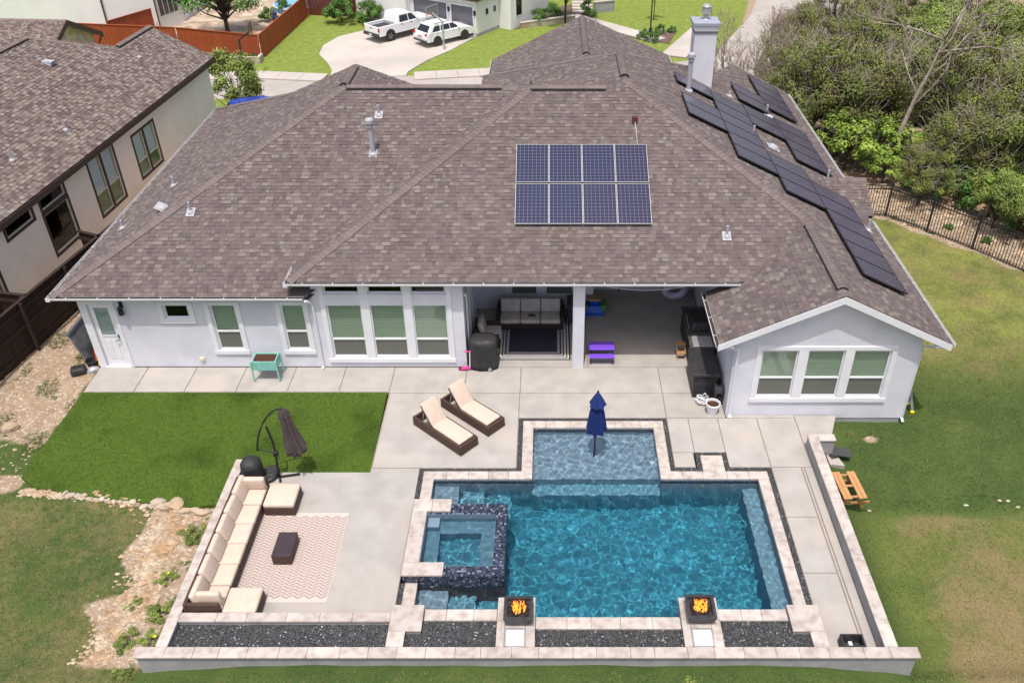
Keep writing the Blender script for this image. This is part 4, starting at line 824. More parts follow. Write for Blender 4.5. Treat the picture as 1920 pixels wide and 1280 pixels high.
# pebble bands and gravel beds ------------------------------------------------------------
def gravel(name, label, polys, z, size, dens, seed, white=.05, parent=None):
    r = np.random.RandomState(seed); mb = MB(); base = [(0, 0, 1), (1, 0, .15), (.1, 1, .1), (-.9, .2, .2), (0, -.95, .1), (0, 0, -.4)]
    fs = [(0, 1, 2), (0, 2, 3), (0, 3, 4), (0, 4, 1), (5, 2, 1), (5, 3, 2), (5, 4, 3), (5, 1, 4)]
    bed = MB()
    for P in polys:
        xs_, ys_ = [q[0] for q in P], [q[1] for q in P]; bed.prism(P, z - .3, z - .012)
        n_ = int((max(xs_) - min(xs_)) * (max(ys_) - min(ys_)) * dens); X = r.uniform(min(xs_), max(xs_), n_); Y = r.uniform(min(ys_), max(ys_), n_); kp = inpoly(X, Y, P)
        for px, py in zip(X[kp], Y[kp]):
            s = size * r.uniform(.55, 1.2); t = r.rand() * 6.28; ct, st = math.cos(t), math.sin(t); h = r.uniform(.4, .8); k_ = r.rand(); v = r.uniform(.016, .085) if k_ > white else r.uniform(.2, .45)
            zz = z - .008 + r.uniform(-.006, .008); mb.add([(px + (a * ct - b * st) * s, py + (a * st + b * ct) * s, zz + c2 * s * h) for a, b, c2 in base], fs, (v, v, v * 1.06))
    o = tag(mb.build(name, W_['pebble']), label, 'gravel', kind='stuff')
    struct(bed.build('gravel_base', W_['gravelbed'])); return o
def R4(a, b, c, d): return [(a, c), (b, c), (b, d), (a, d)]
gravel('pebble_band', 'narrow strip of dark pebbles edging the pool coping', [R4(-.9, -.77, 17.28, 19.38), R4(-.9, 3.39, 19.25, 19.38), R4(3.27, 3.39, 17.3, 19.25), R4(3.27, 4.02, 17.16, 17.31), R4(4.02, 4.15, 17.16, 17.92), R4(4.02, 4.87, 17.79, 17.92), R4(4.75, 4.87, 17.16, 17.8), R4(4.87, 6.01, 17.16, 17.31), R4(5.87, 6.01, 12.45, 17.16),
    R4(-3.53, -.77, 17.16, 17.28), R4(-3.53, -3.40, 15.84, 17.17), R4(-3.53, -3.40, 12.45, 13.4)], -.005, .016, 3800, 2, .03)
gravel('gravel_bed', 'dark grey gravel filling the planters along the front wall', [R4(-8.14, -3.5, 11.36, 12.02), R4(-3.14, -1.14, 11.36, 12.11), R4(-.34, 2.9, 11.36, 11.9), R4(3.7, 5.65, 11.36, 12.11)], .29, .023, 2300, 3, .03)
# retaining walls ------------------------------------------------------------
ZW = .42
rw = thing('retaining_wall', 'low grey stucco wall with pale travertine cap around the sunken pool terrace', 'wall', (0, 11.2, -.5))
def rp(name, mb, mat): return mb.build(name, mat, rw, world=True)
rp('wall', MB().box(-8.74, 7.75, 11.15, 11.34, -1.2, ZW - .05), W_['stucco']); rp('wall', MB().box(-8.38, -8.17, 11.34, 17.15, -1.0, ZW - .05), W_['stucco']); rp('wall', MB().box(7.16, 7.40, 11.34, 18.18, -1.0, ZW - .05), W_['stucco']); rp('wall', MB().box(7.40, 7.86, 17.97, 18.19, -.8, ZW - .05), W_['stucco'])
rp('wall', MB().box(-8.17, -3.52, 12.03, 12.22, -.6, ZW - .05), W_['stucco']); rp('pier', MB().box(-3.49, -3.15, 11.34, 12.44, -.6, ZW - .05).box(-3.15, -2.81, 11.78, 12.44, -.6, ZW - .05), W_['stucco'])
rp('pier', MB().box(-1.13, -.35, 11.34, 12.64, -1.5, ZW - .05), W_['stucco']); rp('pier', MB().box(2.91, 3.70, 11.34, 12.64, -1.5, ZW - .05), W_['stucco']); rp('pier', MB().box(5.64, 5.94, 11.34, 12.44, -.6, ZW - .05).box(5.29, 5.64, 11.78, 12.44, -.6, ZW - .05), W_['stucco'])
stones(rw, [(-8.80, 7.82, 11.10, 11.37)], ZW, seed=7); stones(rw, [(-8.41, -8.15, 11.37, 17.19), (7.13, 7.42, 11.37, 18.21), (7.42, 7.89, 17.94, 18.21), (-8.15, -3.51, 12.01, 12.25)], ZW, L0=.75, seed=8)
stones(rw, [(-3.51, -3.13, 11.37, 11.76), (-3.51, -2.79, 11.76, 12.46), (5.63, 5.97, 11.37, 11.76), (5.27, 5.97, 11.76, 12.46)], ZW, L0=.8, seed=9)
for a, b in ((-1.16, -.32), (2.88, 3.73)):
    stones(rw, [(a, a + .18, 11.37, 12.66), (b - .21, b, 11.37, 12.66), (a + .18, b - .21, 11.84, 12.66)], ZW, L0=.75, seed=int(10 + a)); 
    lx = a + .2; f = rp('access_panel', MB().rbox(lx + .02, b - .24, 11.40, 11.80, ZW - .05, ZW - .002, .008, 1), W_['lid'])
    MB().box(lx - .01, lx + .018, 11.38, 11.83, ZW - .06, ZW - .008).box(b - .238, b - .212, 11.38, 11.83, ZW - .06, ZW - .008).box(lx + .018, b - .238, 11.802, 11.83, ZW - .06, ZW - .008).build('panel_frame', W_['steel'], f)
    hx = lx + .06 if a < 0 else b - .3; MB().box(hx, hx + .02, 11.58, 11.64, ZW - .002, ZW + .004).build('latch', W_['steel'], f)
# fire bowls ------------------------------------------------------------
def flame_mat():
    m = bpy.data.materials.new('flame'); m.use_nodes = True; N = m.node_tree.nodes; L = m.node_tree.links; b = N['Principled BSDF']; a = N.new('ShaderNodeAttribute'); a.attribute_name = 'Col'
    b.inputs['Base Color'].default_value = (.9, .4, .05, 1); L.new(a.outputs[0], b.inputs['Emission Color']); b.inputs['Emission Strength'].default_value = 1.15; return m
FM = flame_mat(); _n = FM.node_tree.nodes; _l = FM.node_tree.links; _t = _n.new('ShaderNodeBsdfTransparent'); _x = _n.new('ShaderNodeMixShader'); _x.inputs[0].default_value = .55; _l.new(_t.outputs[0], _x.inputs[1]); _l.new(_n['Principled BSDF'].outputs[0], _x.inputs[2]); _l.new(_x.outputs[0], _n['Material Output'].inputs['Surface']); LAVA = M('lava_rock', S(58, 44, 40, .7), S(34, 26, 26, .7), scale=30, rough=.95, bump=.6, bscale=50)
def firebowl(cx, cy, label, seed):
    t = thing('fire_bowl', label, 'fire bowl', (cx, cy, ZW), 0, 'fire bowls on the pool piers'); r = random.Random(seed); h = .32
    mb = MB(); hw = .32
    def sq(s, z): return [(-s, -s, z), (s, -s, z), (s, s, z), (-s, s, z)]
    mb.loft([sq(.17, 0), sq(.17, .05), sq(.26, .1), sq(hw, h), sq(hw - .005, h + .005), sq(hw - .075, h + .005), sq(hw - .08, h - .07)]); mb.build('bowl', W_['blackplastic'], t)
    mb = MB()
    for k in range(150):
        a = r.random() * 6.28; d = .22 * math.sqrt(r.random()); s = r.uniform(.018, .036); x, y = max(-.22, min(.22, d * 1.15 * math.cos(a))), max(-.22, min(.22, d * 1.15 * math.sin(a)))
        mb.add([(x + s * ax * r.uniform(.7, 1.2), y + s * ay * r.uniform(.7, 1.2), h - .06 + s * az) for ax, ay, az in ((1, 0, 0), (0, 1, .1), (-1, 0, .1), (0, -1, 0), (0, 0, .9), (0, 0, -.8))], [(0, 1, 4), (1, 2, 4), (2, 3, 4), (3, 0, 4), (1, 0, 5), (2, 1, 5), (3, 2, 5), (0, 3, 5)])
    tag(mb.build('lava_rock', LAVA, t), kind='stuff')
    mb = MB()
    for k in range(34):
        a = r.random() * 6.28; d = .15 * math.sqrt(r.random()); x, y = d * math.cos(a), d * math.sin(a); H_ = r.uniform(.10, .32) * (1 - d * 2.4); wd_ = r.uniform(.007, .018); ph = r.random() * 6.28; n_ = 6; rings = []
        for i in range(n_):
            q = i / (n_ - 1); sw = .035 * q * math.sin(ph + q * 5); sv = .03 * q * math.cos(ph * 1.7 + q * 4); rr = wd_ * (math.sin(math.pi * (.18 + .82 * q)) ** .8) + .001
            rings.append([(x + sw + rr * math.cos(6.283 * j / 5), y + sv + .5 * rr * math.sin(6.283 * j / 5), h - .04 + H_ * q) for j in range(5)])
        for i in range(n_ - 1):
            q = i / (n_ - 2); mb.loft([rings[i], rings[i + 1]], False, (1.0, .50 - .36 * q, .07 - .06 * q))
    mb.build('flame', FM, t, smooth=True)
firebowl(-.685, 12.12, 'square black fire bowl with flames on the pier beside the spa steps', 1); firebowl(3.29, 12.16, 'square black fire bowl with flames on the pier nearer the right pool bench', 2)
# ---------------------------------------------------------------- terrace furniture
def cushion(x0, x1, y0, y1, z0, z1, t, r=.045, name='seat_cushion', mat='cushion', m=None):
    mb = MB(); mb.m = m; mb.rbox(x0, x1, y0, y1, z0, z1, r, 3); return mb.build(name, W_[mat], t, smooth=True)
# lounge chairs
def lounger(cx, cy, yaw, label):
    t = thing('sun_lounger', label, 'sun lounger', (cx, cy, 0), yaw, 'wicker sun loungers by the pool'); L_, w_ = 2.0, .67; h = .31     # local x = head(-) to foot(+)
    f = MB()
    f.box(-1, 1, -w_ / 2, -w_ / 2 + .07, .02, h); f.box(-1, 1, w_ / 2 - .07, w_ / 2, .02, h); f.box(.93, 1, -w_ / 2 + .07, w_ / 2 - .07, .02, h); f.box(-1, -.93, -w_ / 2 + .07, w_ / 2 - .07, .02, h); f.box(-.28, .93, -w_ / 2 + .07, w_ / 2 - .07, h - .07, h - .03)
    f.build('frame', W_['wicker'], t)
    for x_ in (-.97, .95):
        for y_ in (-.3, .29): MB().box(x_, x_ + .03, y_, y_ + .03, 0, .03).build('foot', W_['black'], t)
    a = math.radians(52); Mx = Matrix.Translation((-.25, 0, h + .01)) @ Matrix.Rotation(a, 4, 'Y')
    b = MB(); b.m = Mx; b.box(-.66, 0, -.26, .26, -.05, -.01); b.build('backrest', W_['wicker'], t)
    b = MB(); ex = Mx @ Vector((-.5, 0, -.05)); b.bar((ex.x, .2, ex.z), (-.72, .2, h - .05), .025, .025); b.bar((ex.x, -.2, ex.z), (-.72, -.2, h - .05), .025, .025); b.build('support_strut', W_['steel'], t)
    cushion(-.72, .02, -.27, .27, 0, .08, t, .035, 'back_cushion', m=Mx); cushion(-.22, .90, -.27, .27, h - .02, h + .065, t, .035)
lounger(-2.97, 18.66, math.atan2(17.73 - 19.08, -2.46 + 3.94), 'wicker sun lounger with cream cushions, nearer the turf'); lounger(-2.26, 19.47, math.atan2(17.73 - 19.08, -2.46 + 3.94), 'wicker sun lounger with cream cushions, nearer the house')
# sectional sofa: seven pieces
SG = 'modules of the wicker sectional sofa'
def module(x0, x1, y0, y1, backs, label, name='sofa_module', hs=.27):
    t = thing(name, label, 'sofa' if backs else 'ottoman', ((x0 + x1) / 2, (y0 + y1) / 2, 0), 0, SG); a, b = (x1 - x0) / 2 - .004, (y1 - y0) / 2 - .004; B_ = .63; k = .085
    f = MB(); f.rbox(-a, a, -b, b, .03, hs, .012, 1)
    if 'w' in backs: f.rbox(-a, -a + k, -b, b, hs - .02, B_, .012, 1)
    if 'n' in backs: f.rbox(-a + (k if 'w' in backs else 0), a, b - k, b, hs - .02, B_, .012, 1)
    if 's' in backs: f.rbox(-a + (k if 'w' in backs else 0), a, -b, -b + k, hs - .02, B_, .012, 1)
    f.build('frame', W_['wicker'], t)
    for sx in (-1, 1):
        for sy in (-1, 1): MB().box(sx * a * .85 - .02, sx * a * .85 + .02, sy * b * .85 - .02, sy * b * .85 + .02, 0, .03).build('foot', W_['black'], t)
    l = -a + (k if 'w' in backs else 0); cushion(l, a, -b + (k if 's' in backs else 0), b - (k if 'n' in backs else 0), hs, hs + .13, t, .045)
    r = random.Random(int(y0 * 31))
    if 'w' in backs:
        mm = Matrix.Translation((l + .15, 0, hs + .31)) @ Matrix.Rotation(math.radians(-17 + r.uniform(-5, 3)), 4, 'Y') @ Matrix.Rotation(r.uniform(-.08, .08), 4, 'Z')
        cushion(-.075, .075, -b + (.1 if 's' in backs else .01), b - (.1 if 'n' in backs else .01), -.22, .22, t, .06, 'back_cushion', m=mm)
    if 'n' in backs: cushion(l + .16, a, b - k - .17, b - k - .02, hs + .11, hs + .5, t, .06, 'back_cushion', m=Matrix.Rotation(math.radians(4), 4, 'X'))
    if 's' in backs: cushion(l + .16, a, -b + k + .02, -b + k + .17, hs + .11, hs + .5, t, .06, 'back_cushion', m=Matrix.Rotation(math.radians(-4), 4, 'X'))
    return t
module(-8.10, -7.30, 15.56, 16.34, 'wn', 'corner piece of the wicker sectional sofa beside the folded cantilever umbrella')
ys_ = [15.55, 14.92, 14.28, 13.65, 13.03]
for i, nm in enumerate(['armless wicker sofa piece next to the umbrella-end corner', 'armless wicker sofa piece, second from the umbrella end', 'armless wicker sofa piece, second from the gravel-bed end', 'armless wicker sofa piece next to the gravel-bed corner']): module(-8.10, -7.30, ys_[i + 1], ys_[i], 'w', nm)
module(-8.10, -7.30, 12.27, 13.02, 'ws', 'corner piece of the wicker sectional sofa beside the gravel bed')
module(-7.26, -6.47, 15.52, 16.31, '', 'square wicker ottoman with cream pad at the umbrella end of the sofa', 'ottoman', .27); module(-7.29, -6.53, 12.27, 12.97, '', 'square wicker ottoman with cream pad at the gravel-bed end of the sofa', 'ottoman', .27)
t = thing('coffee_table', 'low brown wicker coffee table with dark glass top on the outdoor rug', 'table', (-6.41, 14.32, .012)); MB().rbox(-.225, .225, -.385, .385, 0, .28, .012, 1).build('base', W_['wicker'], t)
TT = M('dark_glass_top', S(84, 70, 74, .75), S(62, 50, 54, .75), scale=3, rough=.2, stretch=(1, 30, 1)); MB().rbox(-.23, .23, -.39, .39, .281, .292, .004, 1).build('table_top', TT, t)
# herringbone rug
rugm = MB(); x0r, x1r, y0r, y1r = -7.32, -5.13, 12.84, 15.64; rr = random.Random(4)
base = S(220, 206, 197, .72); dk = S(182, 162, 153, .72)
rugm.box(x0r, x1r, y0r, y1r, .001, .008, base)
px_, wv = .135, .045
nxr = int((x1r - x0r - .02) / px_)
for i in range(nxr):
    xa_ = x0r + .015 + i * px_; s_ = 1 if i % 2 else -1; yv = y0r + .05
    while yv < y1r - .06:
        y_ = yv; dy = s_ * .085; lo, hi = y_ - abs(dy), y_ + abs(dy) + .03
        if lo > y0r + .02 and hi < y1r - .02: rugm.add([(xa_ + .004, y_ - dy / 2, .0095), (xa_ + px_ - .004, y_ + dy / 2, .0095), (xa_ + px_ - .004, y_ + dy / 2 + .052, .0095), (xa_ + .004, y_ - dy / 2 + .052, .0095)], [(0, 1, 2, 3)], dk)
        yv += .088
RUG = M('woven_rug', (1, 1, 1), (.88, .88, .88), scale=60, rough=.95, attr=True)
tag(rugm.build('outdoor_rug', RUG), 'cream and taupe herringbone outdoor rug under the coffee table', 'rug')
# cantilever umbrella
t = thing('cantilever_umbrella', 'folded taupe cantilever umbrella with black arched arm by the sofa corner', 'umbrella', (-7.22, 16.98, 0))
b = MB(); b.tube([(-.05, 0, .05), (-.03, 0, .45), (0, 0, .85), (.0, 0, 1.2), (-.08, 0, 1.75)], .03, 8); b.build('pole', W_['black'], t)
ap = []
for i in range(13):
    q = i / 12; ap.append((-.46 + .91 * q ** 1.25, 0, .92 + 1.42 * math.sin(q * math.pi / 2) ** .9))
MB().tube(ap, .026, 8).build('arm', W_['black'], t); MB().tube([(-.44, 0, .95), (0, 0, .82)], .012, 6).build('brace', W_['black'], t); MB().rbox(-.06, .07, -.05, .05, .72, .9, .02, 1).build('crank_box', W_['black'], t); MB().tube([(.05, -.05, .8), (.1, -.12, .78), (.1, -.12, .7)], .01).build('crank_handle', W_['black'], t)
b = MB(); b.bar((-.3, -.12, .03), (.5, .05, .03), .06, .04); b.bar((-.15, .28, .03), (.05, -.25, .03), .06, .04); b.build('cross_base', W_['black'], t)
for bx_, by_ in ((-.28, .1), (-.3, -.08)): MB().lathe([(.22, .05), (.22, .11), (.18, .14), (.1, .12), (.02, .12)], 14, (bx_, by_, 0)).build('base_weight', W_['blackplastic'], t)
def folded(t, cx, cy, prof, n=16, mat='umbrella', name='canopy', fold=.28, ph=0):
    rings = []
    for r, z, ox in prof: rings.append([(cx + ox + r * (1 + fold * math.cos(k * math.pi + ph) ) * math.cos(2 * math.pi * k / n), cy + r * (1 + fold * math.cos(k * math.pi + ph)) * math.sin(2 * math.pi * k / n), z) for k in range(n)])
    mb = MB(); mb.loft(rings); return mb.build(name, W_[mat], t)
folded(t, .45, 0, [(.02, 2.30, 0), (.07, 2.22, .0), (.11, 2.05, .01), (.12, 2.03, .01), (.15, 1.6, .05), (.20, 1.25, .09), (.24, .98, .12), (.20, .86, .10), (.12, .8, .05)]); folded(t, .45, 0, [(.03, 2.33, 0), (.09, 2.24, 0), (.14, 2.10, .0), (.135, 2.08, 0)], name='canopy_vent')
# blue umbrella in the tanning ledge
t = thing('blue_umbrella', 'closed navy blue umbrella standing in the tanning ledge water', 'umbrella', (1.24, 18.02, -.34)); MB().tube([(0, 0, 0), (.03, 0, 2.25)], .024, 8).build('pole', W_['black'], t)
folded(t, .03, 0, [(.02, 2.36, .01), (.05, 2.3, .01), (.12, 2.1, .01), (.16, 1.95, .01), (.12, 1.93, .0), (.17, 1.7, .0), (.22, 1.3, .0), (.25, 1.05, .0), (.19, 1.0, .0), (.05, 1.02, 0)], 14, 'blue', fold=.22); folded(t, .03, 0, [(.02, 2.37, .01), (.07, 2.3, .01), (.16, 2.1, .01), (.22, 1.96, .01), (.2, 1.94, .01)], 14, 'blue', 'canopy_vent', .12)
MB().lathe([(.025, 2.36), (.035, 2.39), (.02, 2.43), (.005, 2.45)], 8, (.04, 0, 0)).build('finial', W_['black'], t)
# covered grills
def cover(name, cx, cy, rx, ry, h, label, seed, flat=False):
    t = thing(name, label, 'grill', (cx, cy, 0)); r = random.Random(seed); n = 28; rings = []
    for q, s in ((0, 1.03), (.12, 1.0), (.3, 1.0), (.5, .99), (.7, .97), (.84, .92 if not flat else .98), (.93, .72 if not flat else .93), (.985, .42 if not flat else .75), (1, .12 if not flat else .3)):
        rings.append([(rx * s * (abs(math.cos(6.283 * k / n)) ** .75 * math.copysign(1, math.cos(6.283 * k / n))) * (1 + .05 * math.sin(k * 2.4 + seed) * (1 - q) + r.uniform(-.02, .02)), ry * s * (abs(math.sin(6.283 * k / n)) ** .75 * math.copysign(1, math.sin(6.283 * k / n))) * (1 + .05 * math.sin(k * 2.4 + seed) * (1 - q) + r.uniform(-.02, .02)), .02 + (h - .02) * q + r.uniform(-.012, .012)) for k in range(n)])
    MB().loft(rings).build('cover', W_['blackcover'], t, smooth=True)
    return t
t = cover('covered_grill', -2.07, 22.0, .46, .36, 1.08, 'grill under a black cover at the corner of the covered patio', 3, True)
MB().lathe([(.055, -.02), (.055, .02)], 12).build('tmpw', W_['steel']); o = bpy.data.objects['tmpw']; o.name = 'wheel'; o.parent = t; o.location = (.2, -.37, .07); o.rotation_euler = (math.radians(90), 0, 0)
cover('kettle_grill', -7.86, 16.78, .27, .27, .82, 'kettle grill under a black cover between the wall and the sofa corner', 5)
# pink scooter
t = thing('kick_scooter', 'pink and white child kick scooter leaning at the covered grill', 'scooter', (-2.5, 21.74, 0), .1)
MB().tube([(0, 0, .1), (.02, .02, .68)], .018, 8).build('stem', W_['trim'], t); MB().tube([(-.16, 0, .69), (.2, .04, .69)], .02, 8).build('handlebar', W_['pink'], t); MB().box(-.3, .02, -.06, .06, .06, .085).build('deck', W_['pink'], t)
for wx in (.03, -.3):
    b = MB(); b.m = Matrix.Translation((wx, 0, .06)) @ Matrix.Rotation(math.radians(90), 4, 'X'); b.lathe([(.06, -.015), (.06, .015)], 12); b.build('wheel', W_['blackplastic'], t)
# purple picnic table
t = thing('purple_bench_table', 'child picnic table of purple plastic with black legs', 'table', (1.64, 22.3, 0))
MB().rbox(-.4, .4, -.17, .26, .46, .50, .02, 2).build('table_top', W_['purple'], t); MB().rbox(-.4, .4, -.34, -.12, .27, .30, .015, 2).build('seat', W_['purple'], t); MB().rbox(-.4, .4, .34, .52, .27, .30, .015, 2).build('seat', W_['purple'], t)
for s in (-1, 1):
    b = MB(); b.tube([(s * .34, -.3, 0), (s * .34, -.24, .27), (s * .34, .42, .27), (s * .34, .46, 0)], .015); b.tube([(s * .34, -.05, .27), (s * .34, 0, .46)], .015); b.tube([(s * .34, .2, .27), (s * .34, .17, .46)], .015); b.build('leg_frame', W_['black'], t)
# toy water table
t = thing('toy_table', 'blue and green plastic toy table with a tan lid behind the column', 'toy', (1.52, 25.1, 0)); MB().loft([[(sx * x_, sy * y_, z_) for sx, sy in ((-1, -1), (1, -1), (1, 1), (-1, 1))] for x_, y_, z_ in ((.34, .3, 0), (.33, .28, .12), (.2, .18, .3), (.22, .2, .36))]).build('base', W_['toyblue'], t); MB().rbox(-.24, .24, -.18, .25, .5, .58, .03, 2).build('lid', W_['tan'], t); MB().rbox(-.16, .16, -.12, .2, .34, .5, .03, 1).build('pedestal', W_['toyblue'], t)
for s in (-1, 1): MB().rbox(s * .31 - .1, s * .31 + .1, -.2, .3, .1, .34, .05, 2).build('seat', W_['toygreen'], t)
# patio sofa set
t = thing('patio_sofa', 'dark wicker three-seat sofa with grey cushions on the covered patio', 'sofa', (-.65, 24.3, 0)); MB().rbox(-1.1, 1.1, -.42, .4, .04, .3, .02, 1).rbox(-1.1, 1.1, .3, .44, .3, .72, .02, 1).rbox(-1.14, -1.02, -.42, .42, .3, .55, .02, 1).rbox(1.02, 1.14, -.42, .42, .3, .55, .02, 1).build('frame', M('dark_wicker', (.03, .02, .018), (.02, .014, .013), scale=30, rough=.6), t)
DW = bpy.data.materials['dark_wicker']
for i in range(3):
    a = -1.0 + i * .67; cushion(a, a + .66, -.46, .2, .30, .46, t, .05, 'seat_cushion', 'greycushion'); cushion(a, a + .66, -.09, .09, -.24, .24, t, .06, 'back_cushion', 'greycushion', Matrix.Translation((0, .2, .66)) @ Matrix.Rotation(math.radians(-14), 4, 'X'))
b = MB(); rr = random.Random(8); b.tube([(-.0 + .15 * math.cos(k * .9) * rr.uniform(.5, 1), -.12 + .1 * math.sin(k * 1.1) * rr.uniform(.5, 1), .475 + .012 * (k % 3)) for k in range(26)], .008, 4); tag(b.build('cable_coil', W_['blackplastic'], None, loc=(-.6, 24.22, 0)), 'coil of brown cable lying on the middle seat of the patio sofa', 'cable')
t = thing('patio_armchair', 'dark wicker armchair with grey cushions beside the sliding door', 'armchair', (-2.02, 23.25, 0), math.radians(90)); MB().rbox(-.4, .4, -.4, .36, .04, .3, .02, 1).rbox(-.42, .42, .28, .4, .3, .7, .02, 1).rbox(-.45, -.34, -.4, .38, .3, .55, .02, 1).rbox(.34, .45, -.4, .38, .3, .55, .02, 1).build('frame', DW, t); cushion(-.33, .33, -.44, .24, .3, .46, t, .05, 'seat_cushion', 'greycushion'); cushion(-.33, .33, -.09, .09, -.24, .24, t, .06, 'back_cushion', 'greycushion', Matrix.Translation((0, .18, .68)) @ Matrix.Rotation(math.radians(-14), 4, 'X'))
t = thing('side_cabinet', 'black cabinet standing at the end of the patio sofa behind the column', 'cabinet', (.85, 24.6, 0)); MB().rbox(-.25, .25, -.3, .3, 0, .75, .02, 1).build('body', W_['blackplastic'], t); MB().rbox(-.27, .27, -.32, .32, .75, .79, .01, 1).build('top', W_['blackplastic'], t)
rb = MB(); X0, X1, Y0, Y1 = -1.75, .66, 22.25, 24.9
k_ = 0
for i, (cc_, wd2) in enumerate([((.02, .02, .025), .05), ((.55, .52, .5), .05), ((.02, .02, .025), .04), ((.55, .52, .5), .06), ((.02, .02, .025), .04), ((.42, .4, .4), .05), ((.03, .03, .04), .05), ((.28, .28, .3), .08)]):
    rb.box(X0 + k_, X1 - k_, Y0 + k_, Y1 - k_, .001, .006 + i * .0006, cc_); k_ += wd2
rb.box(X0 + k_, X1 - k_, Y0 + k_, Y1 - k_, .001, .0115, S(44, 46, 62, .8)); tag(rb.build('patio_rug', RUG), 'navy rug with striped border under the covered patio', 'rug')
# planter box, deck box, pots, ladder, etc.
t = thing('raised_planter', 'mint green wooden planter box on legs filled with soil', 'planter', (-8.7, 21.38, 0)); w_, d_ = .36, .24
MB().box(-w_, w_, -d_, -d_ + .025, .42, .74).box(-w_, w_, d_ - .025, d_, .42, .74).box(-w_, -w_ + .025, -d_ + .025, d_ - .025, .42, .74).box(w_ - .025, w_, -d_ + .025, d_ - .025, .42, .74).box(-w_ + .025, w_ - .025, -d_ + .025, d_ - .025, .42, .46).build('box', W_['mint'], t); MB().box(-w_ + .026, w_ - .026, -d_ + .026, d_ - .026, .5, .70).build('soil', W_['soil'], t)
for sx in (-1, 1):
    for sy in (-1, 1): MB().loft([[(sx * (w_ + .035 - q * .02) + a, sy * (d_ + .015 - q * .01) + b2, z) for a, b2 in ((-.02, -.02), (.02, -.02), (.02, .02), (-.02, .02))] for q, z in ((0, 0), (1, .76))]).build('leg', W_['mint'], t)
t = thing('deck_box', 'large black plastic deck storage box beside the bedroom wall', 'storage box', (4.62, 20.95, 0)); MB().loft([[(sx * x_, sy * y_, z_) for sx, sy in ((-1, -1), (1, -1), (1, 1), (-1, 1))] for x_, y_, z_ in ((.35, .60, 0), (.37, .64, .82))]).build('body', W_['blackplastic'], t); MB().rbox(-.40, .40, -.70, .70, .82, .92, .03, 2).build('lid', W_['blackplastic'], t); MB().box(-.12, .12, -.655, -.62, .68, .76).build('handle', W_['frame_black'], t)
t = thing('flower_pot', 'white round flower pot full of brown soil by the downspout', 'pot', (4.76, 19.64, 0)); MB().lathe([(.13, 0), (.2, .33), (.215, .33), (.215, .37), (.19, .37), (.18, .30)], 20).build('pot', W_['trim'], t, smooth=False); MB().lathe([(.185, .3), (.1, .33), (.01, .335)], 16).build('soil', W_['soil'], t)
t = thing('hose_reel', 'dark grey wall hose reel beside the deck box', 'hose reel', (5.0, 20.15, .45)); b = MB(); b.m = Matrix.Rotation(math.radians(90), 4, 'Y'); b.lathe([(.2, -.12), (.21, -.1), (.14, -.08), (.14, .06), (.21, .08), (.2, .1)], 18); b.build('drum', M('grey_reel', (.1, .1, .11), rough=.5), t); MB().box(-.1, .13, -.14, .14, -.44, -.15).build('bracket', W_['blackplastic'], t)
b = MB(); rr = random.Random(3); pts = [(.17 * math.cos(k * .55) * rr.uniform(.7, 1.15), .15 * math.sin(k * .55) * rr.uniform(.7, 1.15), .03 + .008 * k * rr.uniform(.4, 1)) for k in range(44)]; b.tube(pts, .017, 6); tag(b.build('white_hose', W_['trim'], None, loc=(4.52, 20.06, 0)), 'tangle of white hose lying behind the flower pot', 'hose')
t = thing('outdoor_kitchen', 'dark outdoor grill counter with steel trim along the patio wall', 'grill', (4.72, 22.75, 0)); MB().rbox(-.36, .38, -1.1, 1.2, 0, .86, .01, 1).build('cabinet', W_['blackplastic'], t); MB().rbox(-.4, .4, -1.14, 1.24, .86, .91, .01, 1).build('worktop', M('dark_worktop', (.12, .11, .1), (.06, .055, .05), scale=8, rough=.25), t); MB().rbox(-.28, .3, -.3, .6, .91, 1.25, .1, 3).build('grill_hood', W_['blackplastic'], t); MB().tube([(-.34, -.25, 1.05), (-.34, .55, 1.05)], .014).build('handle', W_['steel'], t); MB().rbox(-.3, .3, -1.05, -.5, .911, .93, .005, 1).build('tray', W_['steel'], t)
t = thing('step_stool', 'small folding wooden step stool next to the deck box', 'stool', (4.18, 22.45, 0))
for i, (y_, z_) in enumerate(((-.12, .22), (.12, .42))): MB().box(-.14, .14, y_ - .08, y_ + .08, z_, z_ + .025).build('tread', W_['wood'], t)
for s in (-1, 1): MB().bar((s * .13, -.22, 0), (s * .13, .18, .42), .025, .05).build('side_rail', W_['wood'], t); MB().bar((s * .13, .26, 0), (s * .13, -.1, .3), .025, .05).build('side_rail', W_['wood'], t)
b = MB(); n = 24; b.loft([[(.33 * math.cos(6.283 * k / n) + .13 * math.cos(6.283 * j / 10) * math.cos(6.283 * k / n), .12 * math.sin(6.283 * j / 10), .33 * math.sin(6.283 * k / n) + .13 * math.cos(6.283 * j / 10) * math.sin(6.283 * k / n)) for j in range(10)] for k in range(n + 1)], False); o = b.build('pool_float', W_['lavender'], None, smooth=True, loc=(4.35, 25.7, .49)); tag(o, 'pale lavender inflatable ring leaning at the back of the covered patio', 'pool float'); o.rotation_euler = (.35, 0, 0)
b = MB(); rr = random.Random(2)
b.tube([(1.1 + k * .32, 22.05 - .0 * k, 3.0 - .28 * math.sin(math.pi * k / 11.)) for k in range(12)], .009, 5); t = thing('string_lights', 'drooping white light string across the covered patio opening', 'light string', (1.1, 22.05, 3.0)); o = b.build('cord', W_['trim'], t, world=True)
for k in (3, 6): MB().lathe([(.02, .06), (.03, .03), (.03, -.01), (.01, -.04)], 8, (1.1 + k * .32, 22.05, 3.0 - .28 * math.sin(math.pi * k / 11.) - .06)).build('bulb', W_['black'], t, world=True)
